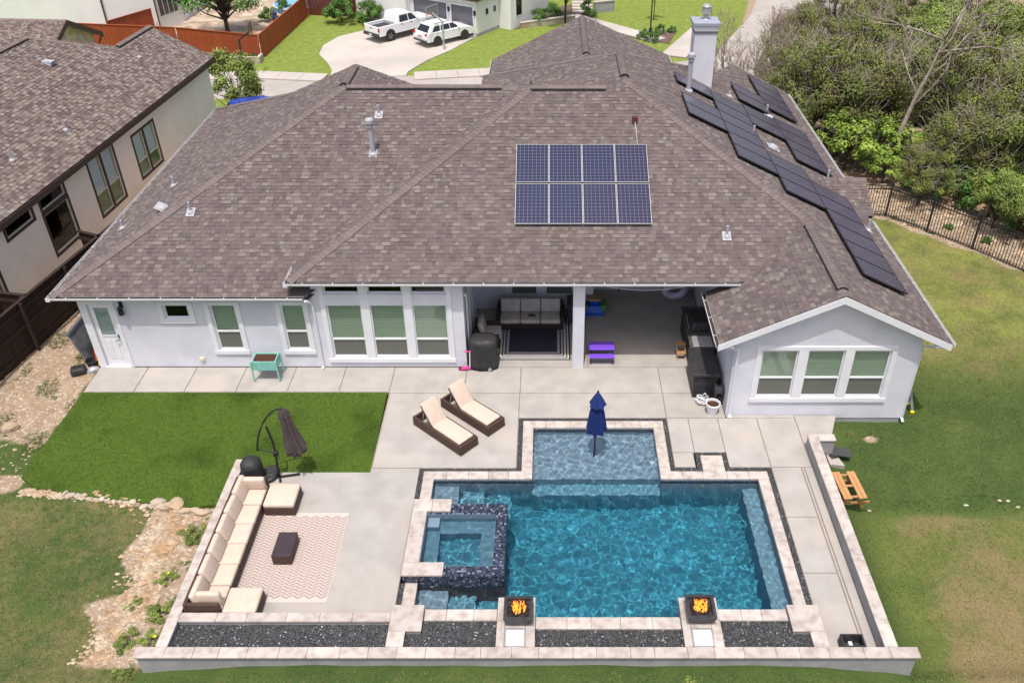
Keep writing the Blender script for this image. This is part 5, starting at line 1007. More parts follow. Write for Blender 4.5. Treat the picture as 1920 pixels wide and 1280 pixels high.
# ladder on the side lawn wall
t = thing('stepladder', 'grey folding ladder with yellow feet leaning on the bedroom side wall', 'ladder', (10.55, 20.4, -.3))
for y_ in (-.4, .0): MB().bar((.28, y_, .06), (-.18, y_ + .25, 1.9), .07, .03).build('side_rail', W_['steel'], t); MB().rbox(.22, .34, y_ - .05, y_ + .05, 0, .07, .015, 1).build('foot', W_['yellow'], t)
for k in range(6): q = .1 + k * .15; MB().bar((.28 - .46 * q, -.4 + .25 * q, .06 + 1.84 * q), (.28 - .46 * q, .0 + .25 * q, .06 + 1.84 * q), .03, .03).build('rung', W_['steel'], t)
# small picnic table on the lawn
t = thing('wooden_picnic_bench', 'small cedar picnic table standing on the lawn outside the terrace wall', 'table', (7.85, 16.45, float(hgt(8.0, 16.6))), math.radians(4))
for i, xx in enumerate((-.30, -.19, .10, .21)): MB().rbox(xx, xx + .105, -.5, .5, .42, .445, .004, 1).build('plank', W_['wood'], t)
for y_ in (-.4, 0, .4): MB().box(-.3, .32, y_ - .03, y_ + .03, .385, .42).build('cross_bar', W_['wood'], t)
for y_ in (-.4, .4):
    for s in (-1, 1): MB().bar((s * .32, y_ + .04, 0), (s * .1, y_ + .04, .4), .05, .08).build('leg', W_['wood'], t)
    MB().box(-.45, .45, y_ - .02, y_ + .02, .16, .22).build('cross_bar', W_['wood'], t)
t = thing('black_crate', 'black plastic box on the terrace floor by the front wall end', 'box', (6.55, 11.62, 0)); MB().box(-.24, .24, -.16, -.13, 0, .3).box(-.24, .24, .13, .16, 0, .3).box(-.24, -.21, -.13, .13, 0, .3).box(.21, .24, -.13, .13, 0, .3).box(-.21, .21, -.13, .13, 0, .03).build('body', W_['blackplastic'], t); MB().box(-.05, .03, -.05, .1, .031, .12).build('label_tag', W_['lid'], t)
t = thing('shingle_bundle', 'grey bundle of leftover roof shingles on the lawn at the wall end', 'shingles', (8.1, 18.05, -.2)); rr = random.Random(5)
for k in range(6): b = MB(); b.m = Matrix.Translation((rr.uniform(-.06, .06), rr.uniform(-.05, .05), k * .022)) @ Matrix.Rotation(rr.uniform(-.4, .4), 4, 'Z'); b.box(-.28, .28, -.15, .15, 0, .02); b.build('leftover_sheet', M('slate', (.05, .05, .055), rough=.9) if k == 0 else bpy.data.materials['slate'], t)
# things left beside the back door
t = thing('storage_board', 'grey plastic board leaning on the side wall near the back door', 'board', (-14.6, 22.7, -.1)); b = MB(); b.m = Matrix.Rotation(math.radians(-16), 4, 'Y'); b.rbox(-.03, .03, -.65, .65, 0, 1.25, .015, 1); b.build('panel', M('dusty_grey', (.14, .14, .15), (.22, .22, .23), scale=4, rough=.5), t); b = MB(); b.m = Matrix.Rotation(math.radians(-16), 4, 'Y'); b.box(-.06, .06, -.67, .67, 1.2, 1.27); b.build('rim', W_['grey'], t)
t = thing('black_bag', 'black bag lying on the dirt near the back door', 'bag', (-14.72, 21.62, -.08), .4); MB().rbox(-.22, .22, -.17, .17, 0, .26, .07, 3).build('body', W_['blackcover'], t, smooth=True); MB().tube([(-.12, 0, .25), (-.05, 0, .33), (.05, 0, .33), (.12, 0, .25)], .012).build('handle', W_['black'], t)
t = thing('black_tub', 'round black tub against the board by the back door', 'tub', (-14.45, 22.05, -.08)); MB().lathe([(.16, 0), (.2, .22), (.215, .22), (.215, .25), (.19, .25), (.15, .06)], 18).build('tub', W_['blackplastic'], t)
t = thing('plastic_sack', 'crumpled grey plastic sack at the house corner', 'sack', (-14.33, 21.72, -.08), .5); b = MB(); rr = random.Random(9); b.loft([[((.2 * s) * math.cos(6.283 * k / 10) * rr.uniform(.8, 1.2), (.13 * s) * math.sin(6.283 * k / 10) * rr.uniform(.8, 1.2), z_) for k in range(10)] for s, z_ in ((1, 0), (1.05, .06), (.85, .14), (.4, .19))]); b.build('sack', W_['steel'], t)
for i, (nm, mt, dx) in enumerate((('orange', 'orange', 0), ('yellow', 'yellow', .05))): t = thing('level_tool', f'{nm} levelling staff leaning by the back door corner', 'tool', (-14.3 + dx, 21.98, -.08)); b = MB(); b.bar((0, 0, 0), (.03, .22, 1.15), .035, .02); b.build('bar', W_[mt], t); MB().box(-.02, .02, -.02, .02, 0, .05).build('end_cap', W_['black'], t)
t = thing('paint_can', 'white plastic jug on the dirt beside the grey board', 'jug', (-14.98, 22.75, -.08)); MB().lathe([(.08, 0), (.085, .16), (.03, .22), (.03, .25), (.01, .26)], 12).build('jug', W_['trim'], t); MB().tube([(.05, 0, .2), (.09, 0, .15), (.085, 0, .08)], .012).build('handle', W_['trim'], t)
# ---------------------------------------------------------------- neighbour on the left
NY = math.radians(-4.31)
nb = thing('neighbour_house', 'beige stucco house with mottled brown shingle roof left of the white house', 'house', (-17.64, 24.93, 0), NY)
def nbp(name, mb, mat, parent=None, **k): return mb.build(name, mat, parent or nb, **k)
RN = Roof(PALN); q = .48; z5, z2n = 3.5 + q * 5.1, 3.5 + q * 2.85
nR = lambda x, y: 3.5 - q * x; nL = lambda x, y: z5 + q * (x + 5.1); nF = lambda x, y: z5 - q * (y - 11.7); n2 = lambda x, y: z2n + q * (x + 2.85)
RN.face([(0, -9), (0, 14.3), (-2.85, 14.3), (-5.1, 11.7), (-5.1, -9)], nR, (-1, 0)); RN.face([(0, 14.3), (0, 17.5), (-2.85, 17.5), (-2.85, 14.3)], nR, (-1, 0))
RN.face([(-5.1, -9), (-5.1, 11.7), (-10.2, 16.8), (-10.2, -9)], nL, (1, 0)); RN.face([(-2.85, 11.5), (-2.85, 17.5), (-5.7, 17.5), (-5.7, 11.5)], n2, (1, 0)); RN.face([(-5.1, 11.7), (-.9, 15.9), (-9.3, 15.9)], nF, (0, -1))
nroof = nbp('roof', RN.deck, W_['deck'])
RN.cap((-5.1, -2, z5), (-5.1, 11.5, z5), (-1, 0, -q), (1, 0, -q), True, .06); RN.cap((-2.85, 14.2, z2n), (-2.85, 17.5, z2n), (-1, 0, -q), (1, 0, -q), True, .06); RN.cap((-2.95, 13.9, nF(0, 13.9)), (-5.1, 11.7, z5), (-1, 1, -q), (1, -1, -q))
el = Matrix.Rotation(-NY, 4, 'Z') @ (EYE - Vector((-17.64, 24.93, 0)))
inv = Matrix.Rotation(NY, 4, 'Z')
def offscreen(pt):
    w = inv @ pt + Vector((-17.64, 24.93, 0)) - EYE; fw = w.y * math.cos(math.radians(35)) - w.z * math.sin(math.radians(35)); return 1031 + 1623 * w.x / fw < -170
RN.make(nroof, el, 300, offscreen); RN.make_caps(nroof, el, 120)
def wallX(mb, x, y0, y1, z0, z1, ops=(), th=.18):
    cy = sorted({y0, y1, *[v for o in ops for v in o[:2]]}); cz_ = sorted({z0, z1, *[v for o in ops for v in o[2:]]})
    for i in range(len(cy) - 1):
        for j in range(len(cz_) - 1):
            a, b, c, d = cy[i], cy[i + 1], cz_[j], cz_[j + 1]
            if any(o[0] - 1e-6 <= a and b <= o[1] + 1e-6 and o[2] - 1e-6 <= c and d <= o[3] + 1e-6 for o in ops): continue
            mb.box(x - th, x, a, b, c, d)
NW = [(9.22, 11.1, .9, 2.67, 2, True), (5.8, 7.66, .82, 3.12, 2, True), (2.55, 4.03, 2.62, 3.1, 1, False), (2.53, 4.05, .92, 2.43, 1, False), (.48, 2.0, 2.62, 3.06, 1, False), (-1.6, -.5, .9, 2.43, 1, False)]
mb = MB(); wallX(mb, -.35, -9, 17.3, -1.6, 3.52, [w_[:4] for w_ in NW]); nbp('wall', mb, W_['nstucco'])
nbp('wall', MB().box(-5.7, -.53, 17.12, 17.297, -3, 3.3), W_['nstucco']); nbp('wall', MB().box(-10, -.53, -9, -8.8, -1.6, 3.3), W_['nstucco'])
nbp('fascia', MB().box(-.03, .03, -9, 17.52, 3.24, 3.46), W_['nbrown']); nbp('soffit', MB().box(-.35, -.03, -9, 17.5, 3.25, 3.27), W_['nbrown'])
for s_, (xa, xb_) in ((1, (0.03, -2.85)), (2, (-2.85, -5.7))):
    f = lambda x: z2n - q * abs(x + 2.85) + .0
    nbp('rake_board', MB().add([(xa, 17.5, f(xa)), (xb_, 17.5, f(xb_)), (xb_, 17.5, f(xb_) - .2), (xa, 17.5, f(xa) - .2), (xa, 17.54, f(xa)), (xb_, 17.54, f(xb_)), (xb_, 17.54, f(xb_) - .2), (xa, 17.54, f(xa) - .2)], [(0, 1, 2, 3), (7, 6, 5, 4), (0, 4, 5, 1), (3, 2, 6, 7)]), W_['nbrown'])
NSH = M('bright_roller_shade', (.9, .9, .92), rough=.7); NP = glass_mat('neighbour_pane', (.88, .92, .90), .14)
for y0_, y1_, z0_, z1_, nn, bl in NW:
    mb = MB(); e = .1; X = -.33
    mb.box(-.36, X, y0_ - e, y0_, z0_ - e, z1_ + e); mb.box(-.36, X, y1_, y1_ + e, z0_ - e, z1_ + e); mb.box(-.36, X, y0_, y1_, z1_, z1_ + e); mb.box(-.36, X, y0_, y1_, z0_ - e, z0_)
    if nn == 2: m_ = (y0_ + y1_) / 2; mb.box(-.36, X, m_ - .05, m_ + .05, z0_, z1_)
    w_ = nbp('window', mb, W_['nbrown'])
    for i in range(nn):
        a = y0_ + .01 if i == 0 else (y0_ + y1_) / 2 + .06; b = y1_ - .01 if i == nn - 1 else (y0_ + y1_) / 2 - .06; f = .045
        fr = MB(); fr.box(-.43, -.37, a, a + f, z0_, z1_); fr.box(-.43, -.37, b - f, b, z0_, z1_); fr.box(-.43, -.37, a + f, b - f, z0_, z0_ + f); fr.box(-.43, -.37, a + f, b - f, z1_ - f, z1_)
        zm = z0_ + (z1_ - z0_) * .36
        if bl: fr.box(-.43, -.37, a + f, b - f, zm - .025, zm + .025)
        fr.build('frame', W_['cream'], w_)
        MB().box(-.41, -.405, a + f, b - f, z0_ + f, z1_ - f).build('pane', NP if bl else W_['pane_dark'], w_)
        if bl: MB().box(-.455, -.45, a + f, b - f, zm, z1_ - f).build('shade', NSH, w_); MB().box(-.455, -.45, a + f, b - f, z0_ + f, zm).build('shade', M('green_lower_shade', S(96, 138, 84, .8), rough=.8) if 'green_lower_shade' not in bpy.data.materials else bpy.data.materials['green_lower_shade'], w_)
        else: MB().box(-.6, -.59, a, b, z0_, z1_).build('curtain_lining', W_['dim'], w_)
def nvent(x, y, h=.4):
    z = nR(x, y); mb = MB(); mb.tube([(x, y, z - .1), (x, y, z + h)], .035, 8); mb.lathe([(.11, 0), (.1, .04), (.045, .1)], 10, (x, y, z)); nbp('vent_pipe', mb, W_['lead'], nroof)
nvent(-1.9, 14.2); nvent(-1.15, 6.4); nvent(-1.35, 3.3)
mb = MB(); mb.m = Matrix.Translation((-3.7, 10.4, nR(-3.7, 0) + .02)) @ Matrix.Rotation(math.atan(q), 4, 'Y'); mb.box(-.2, .2, -.18, .18, 0, .03); mb.add([(-.18, -.15, .03), (.18, -.15, .18), (.18, .15, .18), (-.18, .15, .03), (.18, -.15, .03), (.18, .15, .03)], [(0, 1, 2, 3), (0, 4, 1), (3, 2, 5), (1, 4, 5, 2)]); nbp('attic_vent', mb, W_['lead'], nroof)
t = thing('air_conditioner', 'cream air conditioning box against the neighbour wall behind the fence', 'air conditioner', (-17.55, 24.55, -.1), NY); MB().rbox(-.17, .17, -.45, .35, 0, .8, .03, 1).build('case', W_['cream'], t); MB().box(-.12, .1, .37, .6, 0, .55).build('control_box', W_['cream'], t)
t = thing('filter_tank', 'cream dome tank with black valve head beside the neighbour wall', 'tank', (-17.0, 25.55, -.1)); MB().lathe([(.3, 0), (.32, .1), (.32, .55), (.27, .7), (.12, .78), (.02, .8)], 18).build('tank', W_['cream'], t, smooth=True); MB().lathe([(.1, .78), (.12, .84), (.16, .9), (.16, 1.02), (.1, 1.08)], 12).build('valve_head', W_['blackplastic'], t); MB().tube([(-.14, 0, .9), (-.2, 0, .7), (-.2, 0, .3)], .03).build('pipe', W_['blackplastic'], t)
# ---------------------------------------------------------------- board fences
def board_fence(name, label, pts, h, mat, rails=True, step_=.145, side=1, zf=None, cap=True):
    t = thing(name, label, 'fence', (pts[0][0], pts[0][1], zf(*pts[0]) if zf else 0)); o = Vector(t.location); bm = None
    me = MB().rbox(-.068, .068, -.009, .009, 0, h, .004, 1).build('fence_board', mat); mesh = me.data; C.objects.unlink(me); bpy.data.objects.remove(me)
    for (xa, ya), (xb_, yb_) in zip(pts[:-1], pts[1:]):
        d = Vector((xb_ - xa, yb_ - ya)); L_ = d.length; d /= L_; ang_ = math.atan2(d.y, d.x); n_ = int(L_ / step_); nv = Vector((-d.y, d.x)) * side
        for i in range(n_):
            x_, y_ = xa + d.x * (i + .5) * step_, ya + d.y * (i + .5) * step_; ob = link('fence_board', mesh, t); ob.location = (x_ - o.x, y_ - o.y, (zf(x_, y_) if zf else 0) - o.z + random.uniform(-.012, .012)); ob.rotation_euler = (0, 0, ang_)
        za = lambda u: (zf(xa + d.x * u, ya + d.y * u) if zf else 0) - o.z
        if rails:
            for r_ in (.25, h * .55, h - .25):
                A = (xa - o.x + nv.x * .04, ya - o.y + nv.y * .04, za(0) + r_); B = (xb_ - o.x + nv.x * .04, yb_ - o.y + nv.y * .04, za(L_) + r_); MB().bar(A, B, .04, .09).build('rail', mat, t)
            for k in range(int(L_ / 2.3) + 1):
                u = min(L_, k * 2.3 + .1); MB().box(xa + d.x * u - o.x + nv.x * .1 - .045, xa + d.x * u - o.x + nv.x * .1 + .045, ya + d.y * u - o.y + nv.y * .1 - .045, ya + d.y * u - o.y + nv.y * .1 + .045, za(u), za(u) + h).build('post', mat, t)
        if cap: MB().bar((xa - o.x, ya - o.y, za(0) + h + .02), (xb_ - o.x, yb_ - o.y, za(L_) + h + .02), .12, .035).build('cap_rail', mat, t)
    return t
board_fence('wood_fence', 'dark stained wooden fence along the dirt strip by the back door', [(-17.35, 18.2), (-15.95, 27.6), (-15.5, 31)], 1.75, W_['fencedark'], side=-1)
board_fence('fence_gate_panel', 'short dark wooden fence panel joining the neighbour wall near the tank', [(-16.6, 23.3), (-17.95, 23.55)], 1.75, W_['fencedark'], side=1)
board_fence('fence_return', 'short dark wooden fence panel behind the roof corner under the neighbour windows', [(-15.95, 27.25), (-16.9, 27.65)], 1.75, W_['fencedark'], side=1)
zst = lambda x, y: ZS
board_fence('cedar_fence', 'orange cedar board fence around the garden across the street', [(-39.5, 70.6), (-29.1, 69.1), (-22.1, 67.0), (-21.4, 79.4), (-22.3, 86)], 1.75, W_['cedar'], rails=False, step_=.29 / 2, zf=zst)
board_fence('cedar_fence_return', 'short orange cedar fence running up to the far white wall', [(-34.9, 70.3), (-32.9, 74.2)], 1.9, W_['cedar'], rails=True, zf=zst)
board_fence('maroon_fence', 'maroon wooden fence behind the round shrubs by the far garage', [(-21.3, 79.6), (-16.6, 79.0)], 1.9, W_['redfence'], rails=False, zf=zst)
# raised bed in front of the cedar fence
t = thing('raised_bed', 'pale stone raised bed at the foot of the orange fence corner', 'planter', (-24, 66.2, ZS)); MB().box(-2.6, 2.1, -.5, -.3, 0, .5).box(1.9, 2.1, -.3, .5, 0, .5).build('wall', W_['rock'], t); MB().box(-2.6, 1.9, -.3, .5, 0, .42).build('soil', W_['soil'], t)
# ---------------------------------------------------------------- black railing
t = thing('railing_fence', 'black metal picket fence between the lawn and the rocky bank', 'fence', (13.3, 33.0, -.35))
RP = [(11.6, 33.05), (14.14, 32.92), (15.39, 31.55), (16.63, 30.04), (17.9, 28.27), (19.2, 26.6), (21, 24.2)]; o = Vector(t.location); hR = 1.5
pk = MB().box(-.011, .011, -.011, .011, 0, hR - .05).build('picket', W_['black']); pm = pk.data; C.objects.unlink(pk); bpy.data.objects.remove(pk)
for (xa, ya), (xb_, yb_) in zip(RP[:-1], RP[1:]):
    d = Vector((xb_ - xa, yb_ - ya)); L_ = d.length; n_ = int(L_ / .115)
    for i in range(1, n_): u = i / n_; ob = link('picket', pm, t); ob.location = (xa + d.x * u - o.x, ya + d.y * u - o.y, 0)
    for z_ in (.12, hR - .22, hR - .06): MB().bar((xa - o.x, ya - o.y, z_), (xb_ - o.x, yb_ - o.y, z_), .03, .035).build('rail', W_['black'], t)
    MB().box(xb_ - o.x - .035, xb_ - o.x + .035, yb_ - o.y - .035, yb_ - o.y + .035, 0, hR + .05).build('post', W_['black'], t)
# ---------------------------------------------------------------- rocks
ico = bmesh.new(); bmesh.ops.create_icosphere(ico, subdivisions=2, radius=1); IV = [v.co.copy() for v in ico.verts]; IF = [[v.index for v in f.verts] for f in ico.faces]; ico.free()
def rock_mesh(seed):
    r = random.Random(seed); dirs = [Vector((r.gauss(0, 1), r.gauss(0, 1), r.gauss(0, 1))).normalized() for _ in range(9)]; offs = [r.uniform(.55, .9) for _ in dirs]; mb = MB(); vs = []
    for v in IV:
        s = 1.0
        for d, of in zip(dirs, offs):
            dd = v.dot(d)
            if dd > of: s = min(s, of / dd)
        vs.append(tuple(v * s * (1 + r.uniform(-.03, .03))))
    mb.add(vs, IF); o = mb.build('rock', W_['rock']); m = o.data; C.objects.unlink(o); bpy.data.objects.remove(o); return m
_o = ['first', 'second', 'third', 'fourth', 'fifth', 'sixth', 'seventh', 'eighth', 'ninth']
ORDW = _o + ['tenth', 'eleventh', 'twelfth', 'thirteenth', 'fourteenth', 'fifteenth', 'sixteenth', 'seventeenth', 'eighteenth', 'nineteenth', 'twentieth'] + ['twenty-' + w for w in _o] + ['thirtieth']
RM = [rock_mesh(k) for k in range(5)]
def rock(x, y, sx, sy, sz, label, group, k, rz=0):
    ob = link('rock', RM[k % 5]); ob.location = (x, y, float(hgt(x, y)) + sz * .25); ob.scale = (sx, sy, sz); ob.rotation_euler = (0, 0, rz); tag(ob, label, 'rock', group); return ob
rock(-15.5, 18.95, .26, .2, .2, 'pale boulder on the dirt strip, farther from the camera of two', None, 0, .3); rock(-15.75, 18.2, .25, .25, .18, 'pale boulder at the picture edge on the dirt strip, nearer of two', None, 1, .8)
rr = random.Random(12); k = 0
for i in range(30):
    u = i / 29; x_ = -13.9 + 4.9 * u; y_ = 16.5 - .62 * u + .05 * math.sin(i * 2.1); s = rr.uniform(.07, .12) * (1.0 if u < .75 else 1.6)
    rock(x_, y_ - .06 + rr.uniform(-.05, .05), s * rr.uniform(1.1, 1.9), s * rr.uniform(.7, 1.2), s * rr.uniform(.5, .9), f'pale ledge stone, {ORDW[i]} from the left along the lower turf edge', 'ledge stones below the turf', i, rr.uniform(-1.2, 1.2))
for i in range(26):
    u = i / 25; rock(7.8 + 5.4 * u, 16.28 + .1 * math.sin(i * 1.7), rr.uniform(.05, .12), rr.uniform(.03, .06), rr.uniform(.03, .05), f'small pale stone, {ORDW[[0, 3, 15, 19, 20, 21, 22, 23, 24, 25].index(i)]} from the left in the low ledge across the right lawn', 'ledge stones across the right lawn', i, rr.uniform(-.4, .4)) if i in (0, 3, 15, 19, 20, 21, 22, 23, 24, 25) else None
def rubble(name, label, n_, fn, smin, smax, seed):
    r = random.Random(seed); mb = MB()
    for _ in range(n_):
        x_, y_ = fn(r); s = r.uniform(smin, smax) * (1 if r.random() < .9 else 1.8); z_ = float(hgt(x_, y_)); t_ = r.random() * 6.28; c_, s_ = math.cos(t_), math.sin(t_); v = r.uniform(.7, 1.1)
        base = [(0, 0, .6), (1, 0, .1), (.2, .9, .12), (-.9, .25, .15), (-.1, -1, .1), (.7, -.6, .3)]
        mb.add([(x_ + (a * c_ - b * s_) * s, y_ + (a * s_ + b * c_) * s * .8, z_ + c2 * s) for a, b, c2 in base], [(0, 1, 2), (0, 2, 3), (0, 3, 4), (0, 4, 5), (0, 5, 1)], (v, v, v))
    return tag(mb.build(name, M(name + '_mat', S(212, 194, 170, .72), S(190, 156, 120, .72), scale=2.5, rough=.95, attr=True, world=True)), label, 'rubble', kind='stuff')
def fnb(r):
    while True:
        u = r.uniform(0, 1); x_ = 12.6 + 7.5 * u + r.uniform(0, 5); y_ = 33.6 - 8.0 * u + r.uniform(.3, 6.5)
        if (x_ - 13.3) * .73 + (y_ - 32.4) * .68 > .8: return x_, y_
rubble('stone_rubble', 'loose pale limestone rubble on the bank beyond the black railing', 2600, fnb, .05, .17, 3)
rubble('rocky_strip', 'broken tan limestone strip between the lower left lawn and the terrace wall', 1700, lambda r: (lambda u: (-9.8 + .55 * math.sin(u * 3) * .3 + r.gauss(0, .28), 11.4 + 4.6 * u))(r.random()), .02, .075, 4)
rubble('ledge_rubble', 'broken pale rock chips along the lower turf edge', 420, lambda r: (lambda u: (-14.0 + 5.2 * u, 16.46 - .62 * u + r.gauss(0, .07)))(r.random()), .025, .08, 9)
rubble('gravel_scatter', 'small stones scattered over the dirt strip by the wooden fence', 900, lambda r: (r.uniform(-16.7, -14.3), r.uniform(17, 25)), .015, .05, 6)
# ---------------------------------------------------------------- vegetation
def leaves(mb, c, rad, n_, size, r, tint, up=.35, flat=1.0):
    for _ in range(n_):
        while True:
            v = Vector((r.uniform(-1, 1), r.uniform(-1, 1), r.uniform(-1, 1)))
            if v.length_squared <= 1: break
        v = v * (.55 + .45 * r.random()); pnt = c + Vector((v.x * rad, v.y * rad, v.z * rad * flat)); nrm = (v.normalized() + Vector((r.uniform(-.8, .8), r.uniform(-.8, .8), r.uniform(-.2, .9) + up))).normalized()
        a = nrm.cross(Vector((r.uniform(-1, 1), r.uniform(-1, 1), r.uniform(-1, 1)))).normalized(); b = nrm.cross(a); s = size * r.uniform(.6, 1.3); f = tint * r.uniform(.75, 1.25)
        mb.add([tuple(pnt + a * s), tuple(pnt + b * s * .55), tuple(pnt - a * s), tuple(pnt - b * s * .55)], [(0, 1, 2, 3)], (f, f, f))
def mk(mb, mat, name, smooth=False):
    o = mb.build(name, mat, smooth=smooth); m = o.data; C.objects.unlink(o); bpy.data.objects.remove(o); return m
def tree_proto(seed, H_, R_, nclump, nleaf, size, lm, crown0=.3, flat=.8, tr=.12, deadtwigs=0):
    r = random.Random(seed); tk = MB(); cr = MB(); top = Vector((r.uniform(-.3, .3), r.uniform(-.3, .3), H_ * .7)); tk.tube([(0, 0, -.6), (r.uniform(-.08, .08), r.uniform(-.08, .08), H_ * .25), tuple(top * .75), tuple(top)], [tr, tr * .8, tr * .5, tr * .25], 7)
    for k in range(nclump):
        a = r.random() * 6.283; e = r.uniform(-.35, 1); rad = R_ * math.sqrt(max(.05, 1 - max(0, e) ** 2)) * r.uniform(.35, .95); c = Vector((math.cos(a) * rad, math.sin(a) * rad, H_ * crown0 + (H_ * (1 - crown0)) * (.5 + .42 * e)))
        if crown0 < .1: c.z = H_ * (.14 + .6 * (e + .35) / 1.35)
        s0 = Vector((0, 0, min(c.z, H_ * r.uniform(.2, .55)))); mid = (s0 + c) / 2 + Vector((0, 0, r.uniform(-.2, .25))); tk.tube([tuple(s0), tuple(mid), tuple(c)], [tr * .4, tr * .25, tr * .08], 5)
        tint = r.uniform(.72, 1.2); leaves(cr, c, R_ * r.uniform(.16, .38), nleaf, size, r, tint, flat=flat)
        for _ in range(deadtwigs):
            v = Vector((r.uniform(-1, 1), r.uniform(-1, 1), r.uniform(-.1, 1))).normalized() * R_ * r.uniform(.4, .65); tk.tube([tuple(c * .85), tuple(c + v * .5 + Vector((r.uniform(-.1, .1), r.uniform(-.1, .1), 0))), tuple(c + v)], [.022, .014, .006], 3, mi=1)
    return mk(tk, [W_['bark'], W_['deadwood']], 'trunk', True), mk(cr, lm, 'crown')
def dead_proto(seed, H_, mat, spread=.5, depth=5, lean=(0, 0)):
    r = random.Random(seed); mb = MB()
    def grow(p_, d, L_, rad, lvl):
        pts = [p_]; q_ = p_; dd = d
        for i in range(3): dd = (dd + Vector((r.uniform(-.2, .2), r.uniform(-.2, .2), r.uniform(-.08, .14)))).normalized(); q_ = q_ + dd * L_ / 3; pts.append(q_)
        mb.tube([tuple(x) for x in pts], [max(rad * e, .007) for e in (1, .85, .7, .5)], 6 if lvl > 3 else 3)
        if lvl <= 0: return
        for k in range(r.choice((2, 3, 3)) + (1 if lvl == depth else 0)):
            nd = (dd + Vector((r.uniform(-1, 1), r.uniform(-1, 1), r.uniform(-.3, .7))) * spread * 1.3).normalized(); st = pts[-1] if k < 2 else pts[r.choice((1, 2))]
            grow(st, nd, L_ * r.uniform(.55, .8), rad * .58, lvl - 1)
    grow(Vector((0, 0, -.5)), Vector((lean[0], lean[1], 1)).normalized(), H_ * .42, .016 * H_ + .02, depth); return mk(mb, mat, 'trunk', True)
JP = [tree_proto(k, 4.8 + .4 * k, 2.3, 34 - 4 * (k == 2), 250, .062, W_['juniper'], .2, .9, .13, 4) for k in range(3)]
OP = [tree_proto(10 + k, 5.2, 2.6, 30, 280, .075, W_['oak'], .3, .75, .14, 0) for k in range(2)]
BP = [tree_proto(20 + k, 2.6, 1.5, 18, 220, .08, W_['bright'], .15, .8, .06) for k in range(2)]
SP = [tree_proto(30 + k, 1.5, .95, 18, 230, .05, W_['shrub'], .05, .9, .04) for k in range(2)]
WP = [tree_proto(34 + k, .8, 1.0, 16, 150, .055, W_['oak'], .05, .5, .02) for k in range(2)]
DP = [dead_proto(40, 6.5, W_['deadwood'], .42, 6, (.35, .0)), dead_proto(41, 5.2, W_['deadwood'], .42, 6), dead_proto(42, 4.6, M('twig_brown', S(160, 144, 132), S(128, 112, 102), scale=3, rough=.95), .5, 6), dead_proto(43, 4.2, bpy.data.materials['twig_brown'], .55, 6)]
def leaning(seed):
    r = random.Random(seed); mb = MB(); P_ = [(0, 0, -.3), (.2, 0, .8), (.5, 0, 2.2), (.78, .05, 3.5), (1.1, 0, 4.6), (1.35, .1, 5.6), (1.5, .1, 6.3)]; mb.tube(P_, [.15, .13, .11, .09, .065, .035, .012], 8)
    def br(p_, d, L_, rad, lvl):
        a = p_ + d * L_ * .5 + Vector((r.uniform(-.1, .1), r.uniform(-.1, .1), r.uniform(0, .1))) * L_; b = a + (d + Vector((r.uniform(-.3, .3), r.uniform(-.3, .3), r.uniform(-.05, .3)))).normalized() * L_ * .5; mb.tube([tuple(p_), tuple(a), tuple(b)], [max(rad * e, .009) for e in (1, .75, .45)], 4)
        if lvl:
            for k in range(3): br(a if k == 0 else a.lerp(b, r.uniform(.3, 1)), (d + Vector((r.uniform(-.9, .9), r.uniform(-.9, .9), r.uniform(-.3, .6)))).normalized(), L_ * r.uniform(.5, .75), rad * .5, lvl - 1)
    for i in (2, 3, 3, 4, 4, 4, 5, 5, 5): br(Vector(P_[i]).lerp(Vector(P_[i + 1]), r.random()), Vector((r.uniform(-.8, 1.3), r.uniform(-.9, .9), r.uniform(.1, .9))).normalized(), r.uniform(1.3, 2.4), .05, 3)
    return mk(mb, W_['deadwood'], 'trunk', True)
def plant(name, label, cat, proto, loc, sc_=1.0, rz=0.0, group=None, parts=('trunk', 'crown')):
    t = thing(name, label, cat, loc, rz, group); t.scale = (sc_, sc_, sc_ * random.uniform(.92, 1.1))
    for nm, me in zip(parts, proto if isinstance(proto, tuple) else (proto,)): link(nm, me, t)
    return t
def gpx(u, v, z):
    a, b = (u - 1031) / 1623, (v - 640) / 1623; c, s = math.cos(math.radians(35)), math.sin(math.radians(35)); d = (a, c - b * s, -s - b * c); t = (z - 16.3) / d[2]; return d[0] * t, d[1] * t
WOOD = [(1425, 58, 'b', .9), (1392, 95, 'b', .9), (1455, 95, 'b', 1.0), (1380, 130, 'b', .8), (1500, 20, 'j', 1), (1570, 15, 'j', 1.05), (1640, 10, 'j', 1), (1700, 5, 'o', 1), (1770, 0, 'o', 1.1), (1840, 10, 'o', 1), (1910, 30, 'j', 1),
        (1480, 80, 'j', 1), (1545, 75, 'j', 1.05), (1610, 70, 'j', 1), (1670, 65, 'j', 1), (1735, 60, 'o', 1.1), (1800, 70, 'o', 1.1), (1865, 80, 'o', 1),
        (1490, 150, 'j', .95), (1550, 145, 'j', 1), (1615, 150, 'j', 1.05), (1680, 140, 'j', 1), (1740, 140, 'o', .9), (1800, 150, 'j', 1), (1865, 150, 'j', 1), (1915, 140, 'o', 1),
        (1525, 215, 'j', .9), (1580, 225, 'j', .95), (1645, 220, 'j', .9), (1770, 215, 'j', 1), (1835, 225, 'j', 1), (1900, 230, 'j', 1),
        (1775, 280, 'j', .7), (1835, 285, 'j', .75), (1900, 285, 'o', .8), (1885, 345, 'o', .5), (1935, 365, 'o', .5), (1740, 305, 'j', .5), (1960, 200, 'o', 1), (1970, 300, 'o', 1), (1960, 80, 'o', 1), (1540, -50, 'j', 1), (1620, -50, 'j', 1), (1700, -55, 'o', 1), (1790, -60, 'o', 1), (1880, -50, 'o', 1)]
